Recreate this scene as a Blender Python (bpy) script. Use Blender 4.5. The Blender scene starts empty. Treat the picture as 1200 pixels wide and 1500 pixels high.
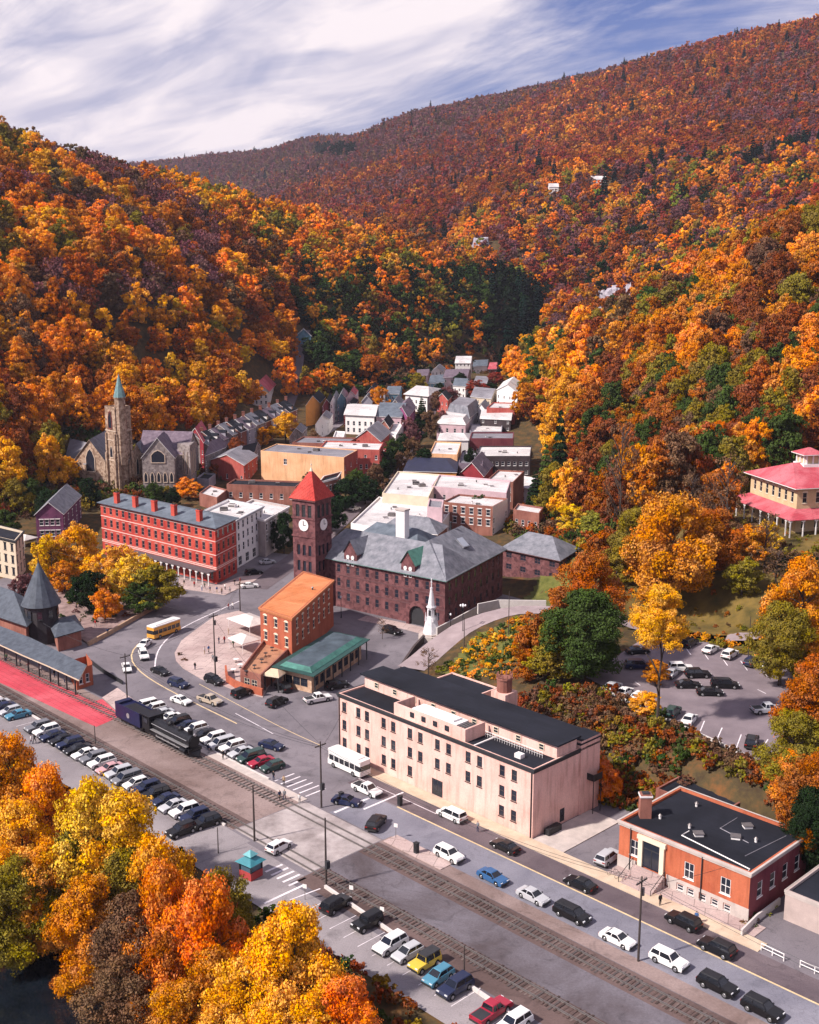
import bpy, math, random
import numpy as np
random.seed(7); rng = np.random.default_rng(7)
S = bpy.context.scene
COL = S.collection
R = math.radians
# ------------------------------------------------------------------ camera, world, sun, exposure
F, CH, YH = 1730.0, 84.0, 380.0           # focal length in photo pixels, camera height (m), horizon row
PIT = math.atan((750 - YH) / F); CP, SP = math.cos(PIT), math.sin(PIT)
cd = bpy.data.cameras.new('camera'); cam = bpy.data.objects.new('camera', cd); COL.objects.link(cam)
cam.location = (0, 0, CH); cam.rotation_euler = (math.pi / 2 - PIT, 0, 0)
cd.sensor_fit = 'VERTICAL'; cd.sensor_height = 36; cd.sensor_width = 28.8; cd.lens = 36 * F / 1500
cd.clip_start = 1; cd.clip_end = 12000
S.camera = cam
SUN_TO = (-0.88, -0.42); SUN_EL = 43.0
HAZE = 4.5e-5
W = bpy.data.worlds.new('World'); S.world = W; W.use_nodes = True
nt = W.node_tree; nt.nodes.clear()
def wn(t, **k):
    n = nt.nodes.new(t)
    for a, b in k.items(): setattr(n, a, b)
    return n
L = nt.links.new
out = wn('ShaderNodeOutputWorld'); bg = wn('ShaderNodeBackground'); L(bg.outputs[0], out.inputs[0])
sky = wn('ShaderNodeTexSky', sky_type='NISHITA', sun_disc=False)
sky.sun_elevation = R(SUN_EL); sky.sun_rotation = math.atan2(SUN_TO[0], SUN_TO[1]); sky.air_density = 1.0; sky.dust_density = 0.4; sky.ozone_density = 3.0
skm = wn('ShaderNodeMix', data_type='RGBA', blend_type='MULTIPLY'); skm.inputs[0].default_value = 1
L(sky.outputs[0], skm.inputs[6]); skm.inputs[7].default_value = (0.094, 0.094, 0.150, 1)
tc = wn('ShaderNodeTexCoord'); sx = wn('ShaderNodeSeparateXYZ'); L(tc.outputs['Generated'], sx.inputs[0])
def mth(op, a, b=None):
    n = wn('ShaderNodeMath', operation=op)
    for i, q in enumerate((a, b)):
        if q is None: continue
        if isinstance(q, (int, float)): n.inputs[i].default_value = q
        else: L(q, n.inputs[i])
    return n.outputs[0]
zz = mth('ADD', mth('MAXIMUM', sx.outputs[2], 0.0), 0.16)
cx = wn('ShaderNodeCombineXYZ'); L(mth('DIVIDE', sx.outputs[0], zz), cx.inputs[0]); L(mth('DIVIDE', sx.outputs[1], zz), cx.inputs[1])
mp = wn('ShaderNodeMapping', vector_type='TEXTURE'); L(cx.outputs[0], mp.inputs[0]); mp.inputs['Rotation'].default_value = (0, 0, R(-48)); mp.inputs['Scale'].default_value = (1.5, 0.62, 1); mp.inputs['Location'].default_value = (1.1, 0.4, 0)
no = wn('ShaderNodeTexNoise'); L(mp.outputs[0], no.inputs['Vector']); no.inputs['Scale'].default_value = 0.75; no.inputs['Detail'].default_value = 12; no.inputs['Roughness'].default_value = 0.62; no.inputs['Distortion'].default_value = 0.9
rp = wn('ShaderNodeValToRGB'); L(no.outputs[0], rp.inputs[0]); rp.color_ramp.elements[0].position = 0.40; rp.color_ramp.elements[1].position = 0.55
no2 = wn('ShaderNodeTexNoise'); L(mp.outputs[0], no2.inputs['Vector']); no2.inputs['Scale'].default_value = 2.6; no2.inputs['Detail'].default_value = 12; no2.inputs['Distortion'].default_value = 0.6
cr = wn('ShaderNodeValToRGB'); L(no2.outputs[0], cr.inputs[0])
cr.color_ramp.elements[0].position = 0.36; cr.color_ramp.elements[0].color = (0.94, 0.92, 1.18, 1)
cr.color_ramp.elements[1].position = 0.60; cr.color_ramp.elements[1].color = (1.72, 1.55, 1.60, 1)
mx = wn('ShaderNodeMix', data_type='RGBA'); L(rp.outputs[0], mx.inputs[0]); L(skm.outputs[2], mx.inputs[6]); L(cr.outputs[0], mx.inputs[7])
L(mx.outputs[2], bg.inputs[0]); bg.inputs[1].default_value = 0.42
sd = bpy.data.lights.new('sun', 'SUN'); sun = bpy.data.objects.new('sun', sd); COL.objects.link(sun)
sd.energy = 5.0; sd.angle = R(2.5); sd.color = (1.0, 0.92, 0.83)
_n = math.hypot(*SUN_TO); _c = math.cos(R(SUN_EL))
from mathutils import Vector, Matrix
sun.rotation_euler = Vector((SUN_TO[0] / _n * _c, SUN_TO[1] / _n * _c, math.sin(R(SUN_EL)))).to_track_quat('Z', 'Y').to_euler()
sun.location = (-200, -100, 300)
S.view_settings.view_transform = 'Standard'; S.view_settings.look = 'None'; S.view_settings.exposure = 0.54; S.view_settings.gamma = 1
S.render.engine = 'CYCLES'; S.cycles.use_denoising = True; S.cycles.max_bounces = 5; S.cycles.diffuse_bounces = 2; S.cycles.transparent_max_bounces = 4
S.cycles.use_adaptive_sampling = True; S.cycles.adaptive_threshold = 0.02; S.cycles.volume_bounces = 0

# ------------------------------------------------------------------ geometry of the place: photo point -> ground point
def P(px, py, z=0.0):
    dx = (px - 600) / F; dy = (750 - py) / F
    t = (z - CH) / (-SP + dy * CP)
    return (dx * t, (CP + dy * SP) * t)
def PY(px, py, Y, dz=0):                                   # the point of that sight line at distance Y
    dx = (px - 600) / F; dy = (750 - py) / F; t = Y / (CP + dy * SP)
    return (dx * t, Y, CH + (-SP + dy * CP) * t + dz)
def hpx(x, y, py):                                         # height at which (x, y) reaches photo row py
    k = (750 - py) / F
    return CH + y * (k * CP - SP) / (CP + k * SP)
_a = R(-45.7); U = (math.cos(_a), math.sin(_a)); V = (-U[1], U[0]); O = P(500, 1230)
def UV(u, v): return (O[0] + u * U[0] + v * V[0], O[1] + u * U[1] + v * V[1])
def toUV(x, y): x -= O[0]; y -= O[1]; return (x * U[0] + y * U[1], x * V[0] + y * V[1])
UA = math.degrees(_a)

# ------------------------------------------------------------------ object helpers
def link(o, parent=None):
    COL.objects.link(o)
    if parent is not None: o.parent = parent
    return o
def tag(o, label=None, cat=None, group=None, kind=None):
    if label: o['label'] = label
    if cat: o['category'] = cat
    if group: o['group'] = group
    if kind: o['kind'] = kind
    return o
def thing(name, label, cat, loc=(0, 0, 0), rz=0, group=None):
    o = bpy.data.objects.new(name, None); o.location = loc; o.rotation_euler = (0, 0, rz); o.empty_display_size = .2
    return tag(link(o), label, cat, group)
def copy_tree(o, parent=None):
    c = o.copy(); COL.objects.link(c); c.parent = parent
    for ch in o.children: copy_tree(ch, c)
    return c
class MB:
    def __init__(s): s.v = []; s.f = []; s.m = []
    def face(s, pts, m=0):
        i = len(s.v); s.v += [tuple(p) for p in pts]; s.f.append(tuple(range(i, i + len(pts)))); s.m.append(m); return s
    def box(s, a, b, m=0, top=None):
        (x0, y0, z0), (x1, y1, z1) = a, b
        i = len(s.v); s.v += [(x0, y0, z0), (x1, y0, z0), (x1, y1, z0), (x0, y1, z0), (x0, y0, z1), (x1, y0, z1), (x1, y1, z1), (x0, y1, z1)]
        for q in ((3, 2, 1, 0), (4, 5, 6, 7), (0, 1, 5, 4), (1, 2, 6, 5), (2, 3, 7, 6), (3, 0, 4, 7)): s.f.append(tuple(i + k for k in q)); s.m.append(m)
        if top is not None: s.m[-5] = top
        return s
    def prism(s, poly, z0, z1, m=0, top=None, z0f=None):
        n = len(poly); i = len(s.v)
        zs = z0 if z0f is None else z0f
        s.v += [(p[0], p[1], z0) for p in poly] + [(p[0], p[1], z1) for p in poly]
        s.f.append(tuple(range(i + n - 1, i - 1, -1))); s.m.append(m)
        s.f.append(tuple(range(i + n, i + 2 * n))); s.m.append(m if top is None else top)
        for k in range(n): s.f.append((i + k, i + (k + 1) % n, i + n + (k + 1) % n, i + n + k)); s.m.append(m)
        return s
    def frus(s, c, r0, r1, z0, z1, n=10, m=0, ph=0):
        i = len(s.v)
        for r, z in ((r0, z0), (r1, z1)):
            for k in range(n):
                a = ph + 2 * math.pi * k / n; s.v.append((c[0] + r * math.cos(a), c[1] + r * math.sin(a), z))
        s.f.append(tuple(range(i + n - 1, i - 1, -1))); s.m.append(m); s.f.append(tuple(range(i + n, i + 2 * n))); s.m.append(m)
        for k in range(n): s.f.append((i + k, i + (k + 1) % n, i + n + (k + 1) % n, i + n + k)); s.m.append(m)
        return s
    def tube(s, pts, rad, n=6, m=0):
        i = len(s.v); K = len(pts)
        rad = rad if isinstance(rad, (list, tuple)) else [rad] * K
        for j, p in enumerate(pts):
            p = Vector(p); d = Vector(pts[min(j + 1, K - 1)]) - Vector(pts[max(j - 1, 0)]); d.normalize()
            a = d.cross(Vector((0, 0, 1)) if abs(d.z) < .9 else Vector((1, 0, 0))).normalized(); b = d.cross(a)
            for k in range(n):
                t = 2 * math.pi * k / n; s.v.append(tuple(p + rad[j] * (math.cos(t) * a + math.sin(t) * b)))
        for j in range(K - 1):
            for k in range(n): s.f.append((i + j * n + k, i + j * n + (k + 1) % n, i + (j + 1) * n + (k + 1) % n, i + (j + 1) * n + k)); s.m.append(m)
        s.f.append(tuple(i + k for k in range(n))); s.m.append(m); s.f.append(tuple(i + (K - 1) * n + k for k in range(n))[::-1]); s.m.append(m)
        return s
    def mesh(s, name, mats, smooth=False):
        me = bpy.data.meshes.new(name); me.from_pydata(s.v, [], s.f)
        for q in (mats if isinstance(mats, (list, tuple)) else [mats]): me.materials.append(q)
        me.polygons.foreach_set('material_index', s.m)
        if smooth: me.polygons.foreach_set('use_smooth', [True] * len(s.f))
        me.update(); return me
    def build(s, name, mats, parent=None, loc=(0, 0, 0), rz=0, smooth=False):
        o = bpy.data.objects.new(name, s.mesh(name, mats, smooth)); o.location = loc; o.rotation_euler = (0, 0, rz)
        return link(o, parent)
def inst(name, me, parent=None, loc=(0, 0, 0), rz=0):
    o = bpy.data.objects.new(name, me); o.location = loc; o.rotation_euler = (0, 0, rz); return link(o, parent)
def struct(o): o['kind'] = 'structure'; return o

# ------------------------------------------------------------------ materials (all procedural)
MATS = {}
def pm(name, c, rough=.8, var=.18, scale=1.5, metal=0, bump=0, c2=None, spec=.3, det=6, stretch=None):
    if name in MATS: return MATS[name]
    m = bpy.data.materials.new(name); m.use_nodes = True; N = m.node_tree.nodes; K = m.node_tree.links.new
    b = N['Principled BSDF']; b.inputs['Roughness'].default_value = rough; b.inputs['Metallic'].default_value = metal; b.inputs['Specular IOR Level'].default_value = spec
    if var == 0: b.inputs['Base Color'].default_value = (*c, 1)
    else:
        t = N.new('ShaderNodeTexCoord'); n = N.new('ShaderNodeTexNoise'); n.inputs['Scale'].default_value = scale; n.inputs['Detail'].default_value = det; n.inputs['Roughness'].default_value = .65
        src = t.outputs['Object']
        if stretch:
            g = N.new('ShaderNodeMapping'); g.inputs['Scale'].default_value = stretch; g.inputs['Rotation'].default_value = (0, 0, 0); K(src, g.inputs[0]); src = g.outputs[0]
        K(src, n.inputs['Vector'])
        r = N.new('ShaderNodeValToRGB'); K(n.outputs[0], r.inputs[0])
        r.color_ramp.elements[0].position = .3; r.color_ramp.elements[1].position = .7
        r.color_ramp.elements[0].color = (*[q * (1 - var) for q in c], 1)
        r.color_ramp.elements[1].color = (*([min(1, q * (1 + var)) for q in c] if c2 is None else c2), 1)
        K(r.outputs[0], b.inputs['Base Color'])
        if bump:
            q = N.new('ShaderNodeBump'); q.inputs['Strength'].default_value = bump; q.inputs['Distance'].default_value = .1; K(n.outputs[0], q.inputs['Height']); K(q.outputs[0], b.inputs['Normal'])
    MATS[name] = m; return m
def stone(name, c, c2, scale=1.6, mortar=None):
    if name in MATS: return MATS[name]
    m = bpy.data.materials.new(name); m.use_nodes = True; N = m.node_tree.nodes; K = m.node_tree.links.new
    b = N['Principled BSDF']; b.inputs['Roughness'].default_value = .9; b.inputs['Specular IOR Level'].default_value = .2
    t = N.new('ShaderNodeTexCoord'); v = N.new('ShaderNodeTexVoronoi'); v.inputs['Scale'].default_value = scale; K(t.outputs['Object'], v.inputs['Vector'])
    s = N.new('ShaderNodeSeparateColor'); K(v.outputs['Color'], s.inputs[0]); r = N.new('ShaderNodeValToRGB'); K(s.outputs[0], r.inputs[0])
    r.color_ramp.elements[0].color = (*c, 1); r.color_ramp.elements[1].color = (*c2, 1)
    n = N.new('ShaderNodeTexNoise'); n.inputs['Scale'].default_value = .35; n.inputs['Detail'].default_value = 5; K(t.outputs['Object'], n.inputs['Vector'])
    q = N.new('ShaderNodeMix'); q.data_type = 'RGBA'; q.blend_type = 'MULTIPLY'; q.inputs[0].default_value = .5; K(r.outputs[0], q.inputs[6]); K(n.outputs[0], q.inputs[7]); K(q.outputs[2], b.inputs['Base Color'])
    u = N.new('ShaderNodeBump'); u.inputs['Strength'].default_value = .5; u.inputs['Distance'].default_value = .06; K(v.outputs['Distance'], u.inputs['Height']); K(u.outputs[0], b.inputs['Normal'])
    MATS[name] = m; return m
def brick(name, c, c2):                                   # brick courses too fine to pick apart from here
    return wallm(name, c, c2)
def worn(name, c, c2, rough=.9, crack=.12, cw=.010, grain=5.0, big=.07, seam=None, dark=.55):
    # a worn horizontal surface: broad patches, fine grain, stains and cracks or sheet seams
    m = bpy.data.materials.new(name); m.use_nodes = True; N = m.node_tree.nodes; K = m.node_tree.links.new; b = N['Principled BSDF']; b.inputs['Roughness'].default_value = rough; b.inputs['Specular IOR Level'].default_value = .25
    t = N.new('ShaderNodeTexCoord').outputs['Object']
    def noi(s, d, r=.6, dist=0): n = N.new('ShaderNodeTexNoise'); n.inputs['Scale'].default_value = s; n.inputs['Detail'].default_value = d; n.inputs['Roughness'].default_value = r; n.inputs['Distortion'].default_value = dist; K(t, n.inputs['Vector']); return n.outputs[0]
    def ramp(src, p0, c0, p1, c1): r = N.new('ShaderNodeValToRGB'); K(src, r.inputs[0]); e = r.color_ramp.elements; e[0].position = p0; e[0].color = (*c0, 1); e[1].position = p1; e[1].color = (*c1, 1); return r.outputs[0]
    def mul(a, q, f=1.0): x = N.new('ShaderNodeMix'); x.data_type = 'RGBA'; x.blend_type = 'MULTIPLY'; x.inputs[0].default_value = f; K(a, x.inputs[6]); K(q, x.inputs[7]); return x.outputs[2]
    g = lambda v: (v, v, v)
    col = ramp(noi(big, 6, .6, .6), .36, c, .64, c2); col = mul(col, ramp(noi(grain, 6, .7), .3, g(.78), .7, g(1.12))); col = mul(col, ramp(noi(.33, 8, .65, 1.2), .28, g(dark), .46, g(1.0)), .8)
    if seam:
        k = N.new('ShaderNodeTexBrick'); k.offset = .5; k.inputs['Scale'].default_value = 1; k.inputs['Brick Width'].default_value = seam[0]; k.inputs['Row Height'].default_value = seam[1]; k.inputs['Mortar Size'].default_value = seam[2]; k.inputs['Color1'].default_value = (1, 1, 1, 1); k.inputs['Color2'].default_value = (.90, .90, .90, 1); k.inputs['Mortar'].default_value = (.55, .55, .55, 1)
        q = N.new('ShaderNodeMapping'); q.inputs['Rotation'].default_value = (0, 0, seam[3]); K(t, q.inputs[0]); K(q.outputs[0], k.inputs['Vector']); col = mul(col, k.outputs[0])
    else:
        v = N.new('ShaderNodeTexVoronoi'); v.feature = 'DISTANCE_TO_EDGE'; v.inputs['Scale'].default_value = crack; x = N.new('ShaderNodeVectorMath'); x.operation = 'MULTIPLY_ADD'; n9 = N.new('ShaderNodeTexNoise'); n9.inputs['Scale'].default_value = .5; n9.inputs['Detail'].default_value = 6; K(t, n9.inputs['Vector']); K(n9.outputs['Color'], x.inputs[0]); x.inputs[1].default_value = (5, 5, 5); K(t, x.inputs[2]); K(x.outputs[0], v.inputs['Vector']); col = mul(col, ramp(v.outputs[0], cw * .2, g(.78), cw * .8, g(1.0)))
    K(col, b.inputs['Base Color']); MATS[name] = m; return m
def wallm(name, c, c2):
    # render or boards with rain streaks and patching
    m = bpy.data.materials.new(name); m.use_nodes = True; N = m.node_tree.nodes; K = m.node_tree.links.new; b = N['Principled BSDF']; b.inputs['Roughness'].default_value = .9; b.inputs['Specular IOR Level'].default_value = .2
    t = N.new('ShaderNodeTexCoord').outputs['Object']; g = N.new('ShaderNodeMapping'); g.inputs['Scale'].default_value = (1.3, 1.3, .16); K(t, g.inputs[0]); col = None
    for src, s, lo, hi, p0, p1 in ((t, .22, c, c2, .35, .65), (g.outputs[0], 1.2, (.80, .78, .77), (1.03, 1.03, 1.03), .30, .52), (t, 4.0, (.93, .93, .93), (1.05, 1.05, 1.05), .35, .65)):
        n = N.new('ShaderNodeTexNoise'); n.inputs['Scale'].default_value = s; n.inputs['Detail'].default_value = 8; K(src, n.inputs['Vector']); r = N.new('ShaderNodeValToRGB'); K(n.outputs[0], r.inputs[0]); e = r.color_ramp.elements; e[0].position = p0; e[0].color = (*lo, 1); e[1].position = p1; e[1].color = (*hi, 1)
        if col is None: col = r.outputs[0]
        else: x = N.new('ShaderNodeMix'); x.data_type = 'RGBA'; x.blend_type = 'MULTIPLY'; x.inputs[0].default_value = 1; K(col, x.inputs[6]); K(r.outputs[0], x.inputs[7]); col = x.outputs[2]
    K(col, b.inputs['Base Color']); MATS[name] = m; return m
glass = pm('window_glass', (.018, .022, .035), .12, 0, spec=.6)
glass2 = pm('vehicle_glass', (.012, .014, .02), .06, 0, spec=.7)
white_p = pm('white_paint', (.74, .70, .70), .6, .08, 1)
cream_p = pm('cream_trim', (.66, .58, .46), .7, .1, 1)
dark_p = pm('dark_paint', (.03, .03, .035), .6, .2, 1)
asph = worn('asphalt', (.135, .118, .136), (.205, .18, .203))
asph_lot = worn('lot_asphalt', (.205, .18, .195), (.30, .265, .28), dark=.65)
asph_dk = worn('dark_asphalt', (.10, .075, .088), (.155, .12, .133), crack=.2)
asph_blue = worn('worn_asphalt', (.155, .15, .19), (.24, .23, .275), dark=.7)
conc = pm('concrete', (.42, .36, .34), .9, .12, .5, c2=(.54, .46, .43))
conc_p = worn('pink_paving', (.40, .29, .28), (.53, .41, .39), seam=(3, 3, .06, .3), dark=.75)
kerb_m = pm('kerb_stone', (.55, .5, .49), .85, .1, 1)
paint_w = pm('road_paint', (.68, .62, .66), .7, .25, .8)
paint_y = pm('yellow_road_paint', (.62, .46, .27), .7, .25, .8)
red_plat = worn('red_platform_paving', (.50, .05, .075), (.63, .11, .14), seam=(2.4, 1.2, .04, .8), dark=.7)
ballast = worn('ballast', (.075, .047, .044), (.15, .10, .095), crack=.02, cw=.001, grain=3.5, dark=.5)
dirt = worn('dirt', (.17, .115, .105), (.29, .215, .205), crack=.02, cw=.001, grain=3, dark=.5)
gravel = worn('gravel', (.075, .058, .064), (.165, .148, .175), crack=.02, cw=.001, grain=3, dark=.5)
steel = pm('rail_steel', (.20, .18, .18), .45, .2, 2, metal=.6)
sleeper_m = pm('sleeper_timber', (.085, .055, .05), .9, .35, 3)
wood_pole = pm('pole_timber', (.055, .042, .04), .9, .25, 2)
iron = pm('dark_iron', (.03, .03, .034), .5, .2, 2, metal=.3)
slate = pm('slate_roof', (.125, .135, .165), .75, .3, .6, c2=(.24, .235, .27), det=10)
slate_d = worn('dark_roof_felt', (.006, .007, .013), (.018, .02, .032), seam=(9, 1.0, .03, .8), dark=.7)
roof_w = worn('white_roof_membrane', (.50, .46, .47), (.74, .70, .70), seam=(6, 1.6, .05, .25), dark=.62)
roof_g = worn('grey_roof_felt', (.17, .16, .19), (.29, .275, .31), seam=(8, 1.0, .04, .25), dark=.7)
roof_b = pm('blue_grey_roof', (.085, .105, .135), .6, .3, .4, c2=(.15, .175, .215), det=9)
roof_red = worn('red_roof', (.42, .035, .03), (.55, .08, .065), seam=(1.0, .5, .04, .1), dark=.75, big=.3)
roof_pink = worn('pink_red_roof', (.44, .06, .085), (.58, .16, .19), seam=(14, .7, .04, .2), dark=.7, big=.2)
roof_or = worn('orange_roof', (.54, .17, .06), (.67, .25, .11), seam=(9, 1.0, .04, .6), dark=.75, big=.15)
roof_grn = pm('green_metal_roof', (.045, .15, .13), .6, .35, .5, c2=(.08, .24, .20))
# ------------------------------------------------------------------ terrain
def floor_z(y): return 0.03 * max(0.0, y - 330)
ctl = []
for u in range(-170, 111, 28):
    for v in (-19, -5, 10, 24, 36): ctl.append((*UV(u, v), 0))
    for v, z in ((-27, -4.0), (-34, -9.5), (-60, -11), (-120, -11)): ctl.append((*UV(u, v), z))
for u in (-150, -125, -100, -75, -55):
    for v in (50, 70, 95, 120): ctl.append((*UV(u, v), 0 if v < 100 else .6))
for px, py in ((60, 760), (150, 760), (300, 760), (420, 760), (520, 740), (640, 740), (720, 740), (330, 700), (440, 690), (560, 690), (660, 680), (740, 680), (400, 640), (480, 640), (600, 630), (700, 620), (760, 640), (520, 600), (600, 580), (700, 580), (620, 550), (680, 545)):
    y = 400
    for _ in range(6): x, y = P(px, py, floor_z(y))
    ctl.append((x, y, floor_z(y)))
for px, py, z in ((0, 725, 5), (100, 690, 6), (170, 700, 5), (260, 680, 7), (120, 655, 9), (250, 612, 12), (350, 582, 14), (440, 572, 13), (540, 562, 13), (650, 532, 15), (-300, 760, 4),
                  (620, 965, 1.2), (680, 925, 4.5), (760, 893, 7), (850, 895, 9), (950, 903, 10), (1100, 912, 11), (1300, 930, 12), (820, 840, 5), (860, 800, 8), (780, 800, 3), (800, 770, 5),
                  (700, 960, 4), (760, 985, 6), (830, 1010, 7.5), (930, 860, 12), (1070, 875, 13), (940, 800, 16), (1000, 760, 18.5), (1100, 800, 18.5), (1180, 795, 19), (1180, 740, 20), (1300, 795, 20), (900, 765, 15), (1250, 870, 16)):
    ctl.append((*P(px, py, z), z))
for u, v, z in ((-8, 44, 3), (10, 42, 2.5), (28, 44, 3.5), (45, 45, 4), (62, 46, 4), (90, 50, 5), (60, 90, 10), (90, 80, 9), (0, 52, 7), (20, 51, 7), (38, 50, 7.5), (60, 56, 8), (-25, 44, 2.5), (-38, 46, 1), (62, 34, .4), (85, 34, .4)): ctl.append((*UV(u, v), z))
for px, py, Y in ((1500, 250, 520), (1200, 300, 520), (1100, 345, 550), (1000, 385, 590), (930, 415, 640), (860, 450, 690), (800, 497, 760), (768, 530, 800), (1200, 480, 400), (1100, 500, 415), (1000, 540, 430), (900, 570, 470), (830, 605, 500),
                  (795, 680, 430), (850, 700, 385), (950, 680, 350), (1050, 640, 345), (1200, 600, 335), (1500, 500, 380), (1500, 700, 290),
                  (-500, 80, 700), (-200, 130, 700), (0, 182, 720), (100, 212, 760), (200, 237, 800), (300, 262, 850), (400, 287, 900), (500, 312, 950), (600, 342, 980), (680, 367, 980), (740, 395, 960), (790, 425, 940),
                  (-300, 400, 480), (0, 400, 520), (100, 400, 540), (200, 400, 580), (300, 400, 640), (400, 410, 720), (500, 420, 790), (600, 430, 840), (700, 455, 860), (-300, 560, 400), (0, 560, 430), (100, 560, 450), (200, 540, 490), (300, 530, 560), (400, 520, 650), (500, 500, 740), (600, 490, 790), (690, 500, 830), (750, 500, 860),
                  (840, 425, 960), (800, 385, 1010), (900, 405, 960), (1000, 372, 900), (1200, 290, 880), (700, 340, 1150), (600, 332, 1300), (700, 302, 1350), (800, 268, 1300), (900, 256, 1250), (1000, 248, 1200), (1200, 228, 1150), (1500, 180, 1100),
                  (800, 242, 1400), (1000, 225, 1350), (1200, 205, 1300), (600, 282, 1600), (500, 272, 2000), (400, 264, 2400), (1200, 110, 1650), (1000, 150, 1750), (800, 182, 1900), (600, 217, 2200), (450, 232, 2600),
                  (1600, -60, 1950), (1200, 26, 2000), (1100, 47, 2050), (1000, 69, 2150), (900, 99, 2250), (800, 123, 2400), (700, 144, 2600), (600, 164, 2800), (450, 198, 3200), (330, 223, 3600), (240, 239, 3900), (100, 262, 4200), (-300, 300, 4500)):
    ctl.append(PY(px, py, Y, -17 if Y < 1000 else -10))
ctl += [PY(898, 441, 872), PY(915, 446, 850), PY(880, 434, 900)]
for px, Y, z in ((-400, 1100, 110), (0, 1150, 100), (300, 1200, 70), (500, 1250, 60), (640, 1200, 62), (740, 1070, 62), (200, 1800, 60), (0, 2600, 60), (300, 2800, 70), (1300, 720, 60), (1100, 760, 52), (980, 760, 48), (900, 780, 50), (840, 850, 40), (800, 880, 30),
                 (1600, 2900, 380), (1200, 2900, 380), (800, 3300, 330), (450, 4200, 250), (100, 5200, 200), (-600, 5200, 200), (1900, 500, 140), (1900, 900, 190), (-900, 500, 140), (-900, 1200, 200), (2300, 2000, 420), (-900, 3000, 200), (1200, 120, 4), (1500, 170, 6), (-400, 60, -11), (1300, 60, 0), (600, 40, -8)):
    ctl.append(((px - 600) / F * Y, Y, z))
ctl = np.array(ctl, float); CXY = ctl[:, :2]
def _phi(d2): return np.sqrt(d2 + 60.0)
_A = _phi(((CXY[:, None] - CXY[None]) ** 2).sum(-1)); n_ = len(ctl)
_M = np.zeros((n_ + 3, n_ + 3)); _M[:n_, :n_] = _A - np.eye(n_) * 0.02; _Pm = np.c_[np.ones(n_), CXY / 500]; _M[:n_, n_:] = _Pm; _M[n_:, :n_] = _Pm.T
_w = np.linalg.solve(_M, np.r_[ctl[:, 2], 0, 0, 0])
LOT = [P(858, 992, 8), P(985, 906, 8), P(1215, 985, 8), P(1215, 1075, 8), P(1132, 1128, 8)]
def sdf(poly, x, y):                                       # signed distance to a polygon (numpy), < 0 inside
    d = np.full(x.shape, 1e9); ins = np.zeros(x.shape, bool); n = len(poly)
    for i in range(n):
        (ax, ay), (bx, by) = poly[i], poly[(i + 1) % n]
        ex, ey = bx - ax, by - ay; t = np.clip(((x - ax) * ex + (y - ay) * ey) / (ex * ex + ey * ey), 0, 1)
        d = np.minimum(d, np.hypot(x - ax - t * ex, y - ay - t * ey))
        c = ((ay > y) != (by > y)) & (x < (bx - ax) * (y - ay) / (by - ay + 1e-12) + ax); ins ^= c
    return np.where(ins, -d, d)
FLAT = [UV(-175, -20.5), UV(110, -20.5), UV(110, 33), UV(55, 38.5), UV(20, 38.5), UV(-30, 39), UV(-46, 52), UV(-58, 84), UV(-58, 118), UV(-110, 118), UV(-150, 100), UV(-175, 60)]
def Tn(x, y):
    x = np.asarray(x, float); y = np.asarray(y, float); z = np.zeros(x.shape)
    fx, fy = x.ravel(), y.ravel(); r = np.zeros(fx.shape)
    for i in range(0, len(fx), 20000):
        q = np.c_[fx[i:i + 20000], fy[i:i + 20000]]
        r[i:i + 20000] = _phi(((q[:, None] - CXY[None]) ** 2).sum(-1)) @ _w[:n_] + _w[n_] + (q / 500) @ _w[n_ + 1:]
    z = r.reshape(x.shape)
    for poly, h, ww in ((FLAT, -.12, 9.0), (LOT, 7.85, 9.0)):
        t = np.clip((sdf(poly, x, y) - (3.0 if h > 0 else 0)) / ww, 0, 1); t = t * t * (3 - 2 * t); z = h * (1 - t) + z * t
    return z
# polar grid, also used for fast lookup
GPX = np.linspace(-1500, 2700, 241); GY = np.exp(np.linspace(math.log(45), math.log(5600), 300))
_gx, _gy = np.meshgrid((GPX - 600) / F, GY); GZ = Tn(_gx * _gy, _gy)
_rip = rng.normal(size=GZ.shape) * np.clip((_gy - 420) / 400, 0, 1) * 1.2; GZ += np.where(GZ > 4 + .03 * np.maximum(0, _gy - 330), _rip, 0)
def T(x, y):
    x = np.asarray(x, float); y = np.asarray(y, float)
    a = np.clip((x / y * F + 600 - GPX[0]) / (GPX[1] - GPX[0]), 0, len(GPX) - 1.001); b = np.clip((np.log(y) - math.log(45)) / (math.log(5600 / 45) / 299), 0, 298.999)
    i, j = a.astype(int), b.astype(int); p, q = a - i, b - j
    return (GZ[j, i] * (1 - p) * (1 - q) + GZ[j, i + 1] * p * (1 - q) + GZ[j + 1, i] * (1 - p) * q + GZ[j + 1, i + 1] * p * q)
def Tz(x, y): return float(T(x, y))
m = bpy.data.materials.new('hillside_ground'); m.use_nodes = True; N = m.node_tree.nodes; K = m.node_tree.links.new; b_ = N['Principled BSDF']; b_.inputs['Roughness'].default_value = 1; b_.inputs['Specular IOR Level'].default_value = .05
t_ = N.new('ShaderNodeTexCoord'); a_ = N.new('ShaderNodeTexNoise'); a_.inputs['Scale'].default_value = .35; a_.inputs['Detail'].default_value = 10; a_.inputs['Roughness'].default_value = .7; K(t_.outputs['Object'], a_.inputs['Vector'])
r_ = N.new('ShaderNodeValToRGB'); K(a_.outputs[0], r_.inputs[0]); e_ = r_.color_ramp.elements; e_[0].position = .28; e_[0].color = (.035, .022, .02, 1); e_[1].position = .7; e_[1].color = (.17, .075, .03, 1)
q_ = e_.new(.5); q_.color = (.075, .055, .028, 1); K(r_.outputs[0], b_.inputs['Base Color']); hill_m = m
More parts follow.
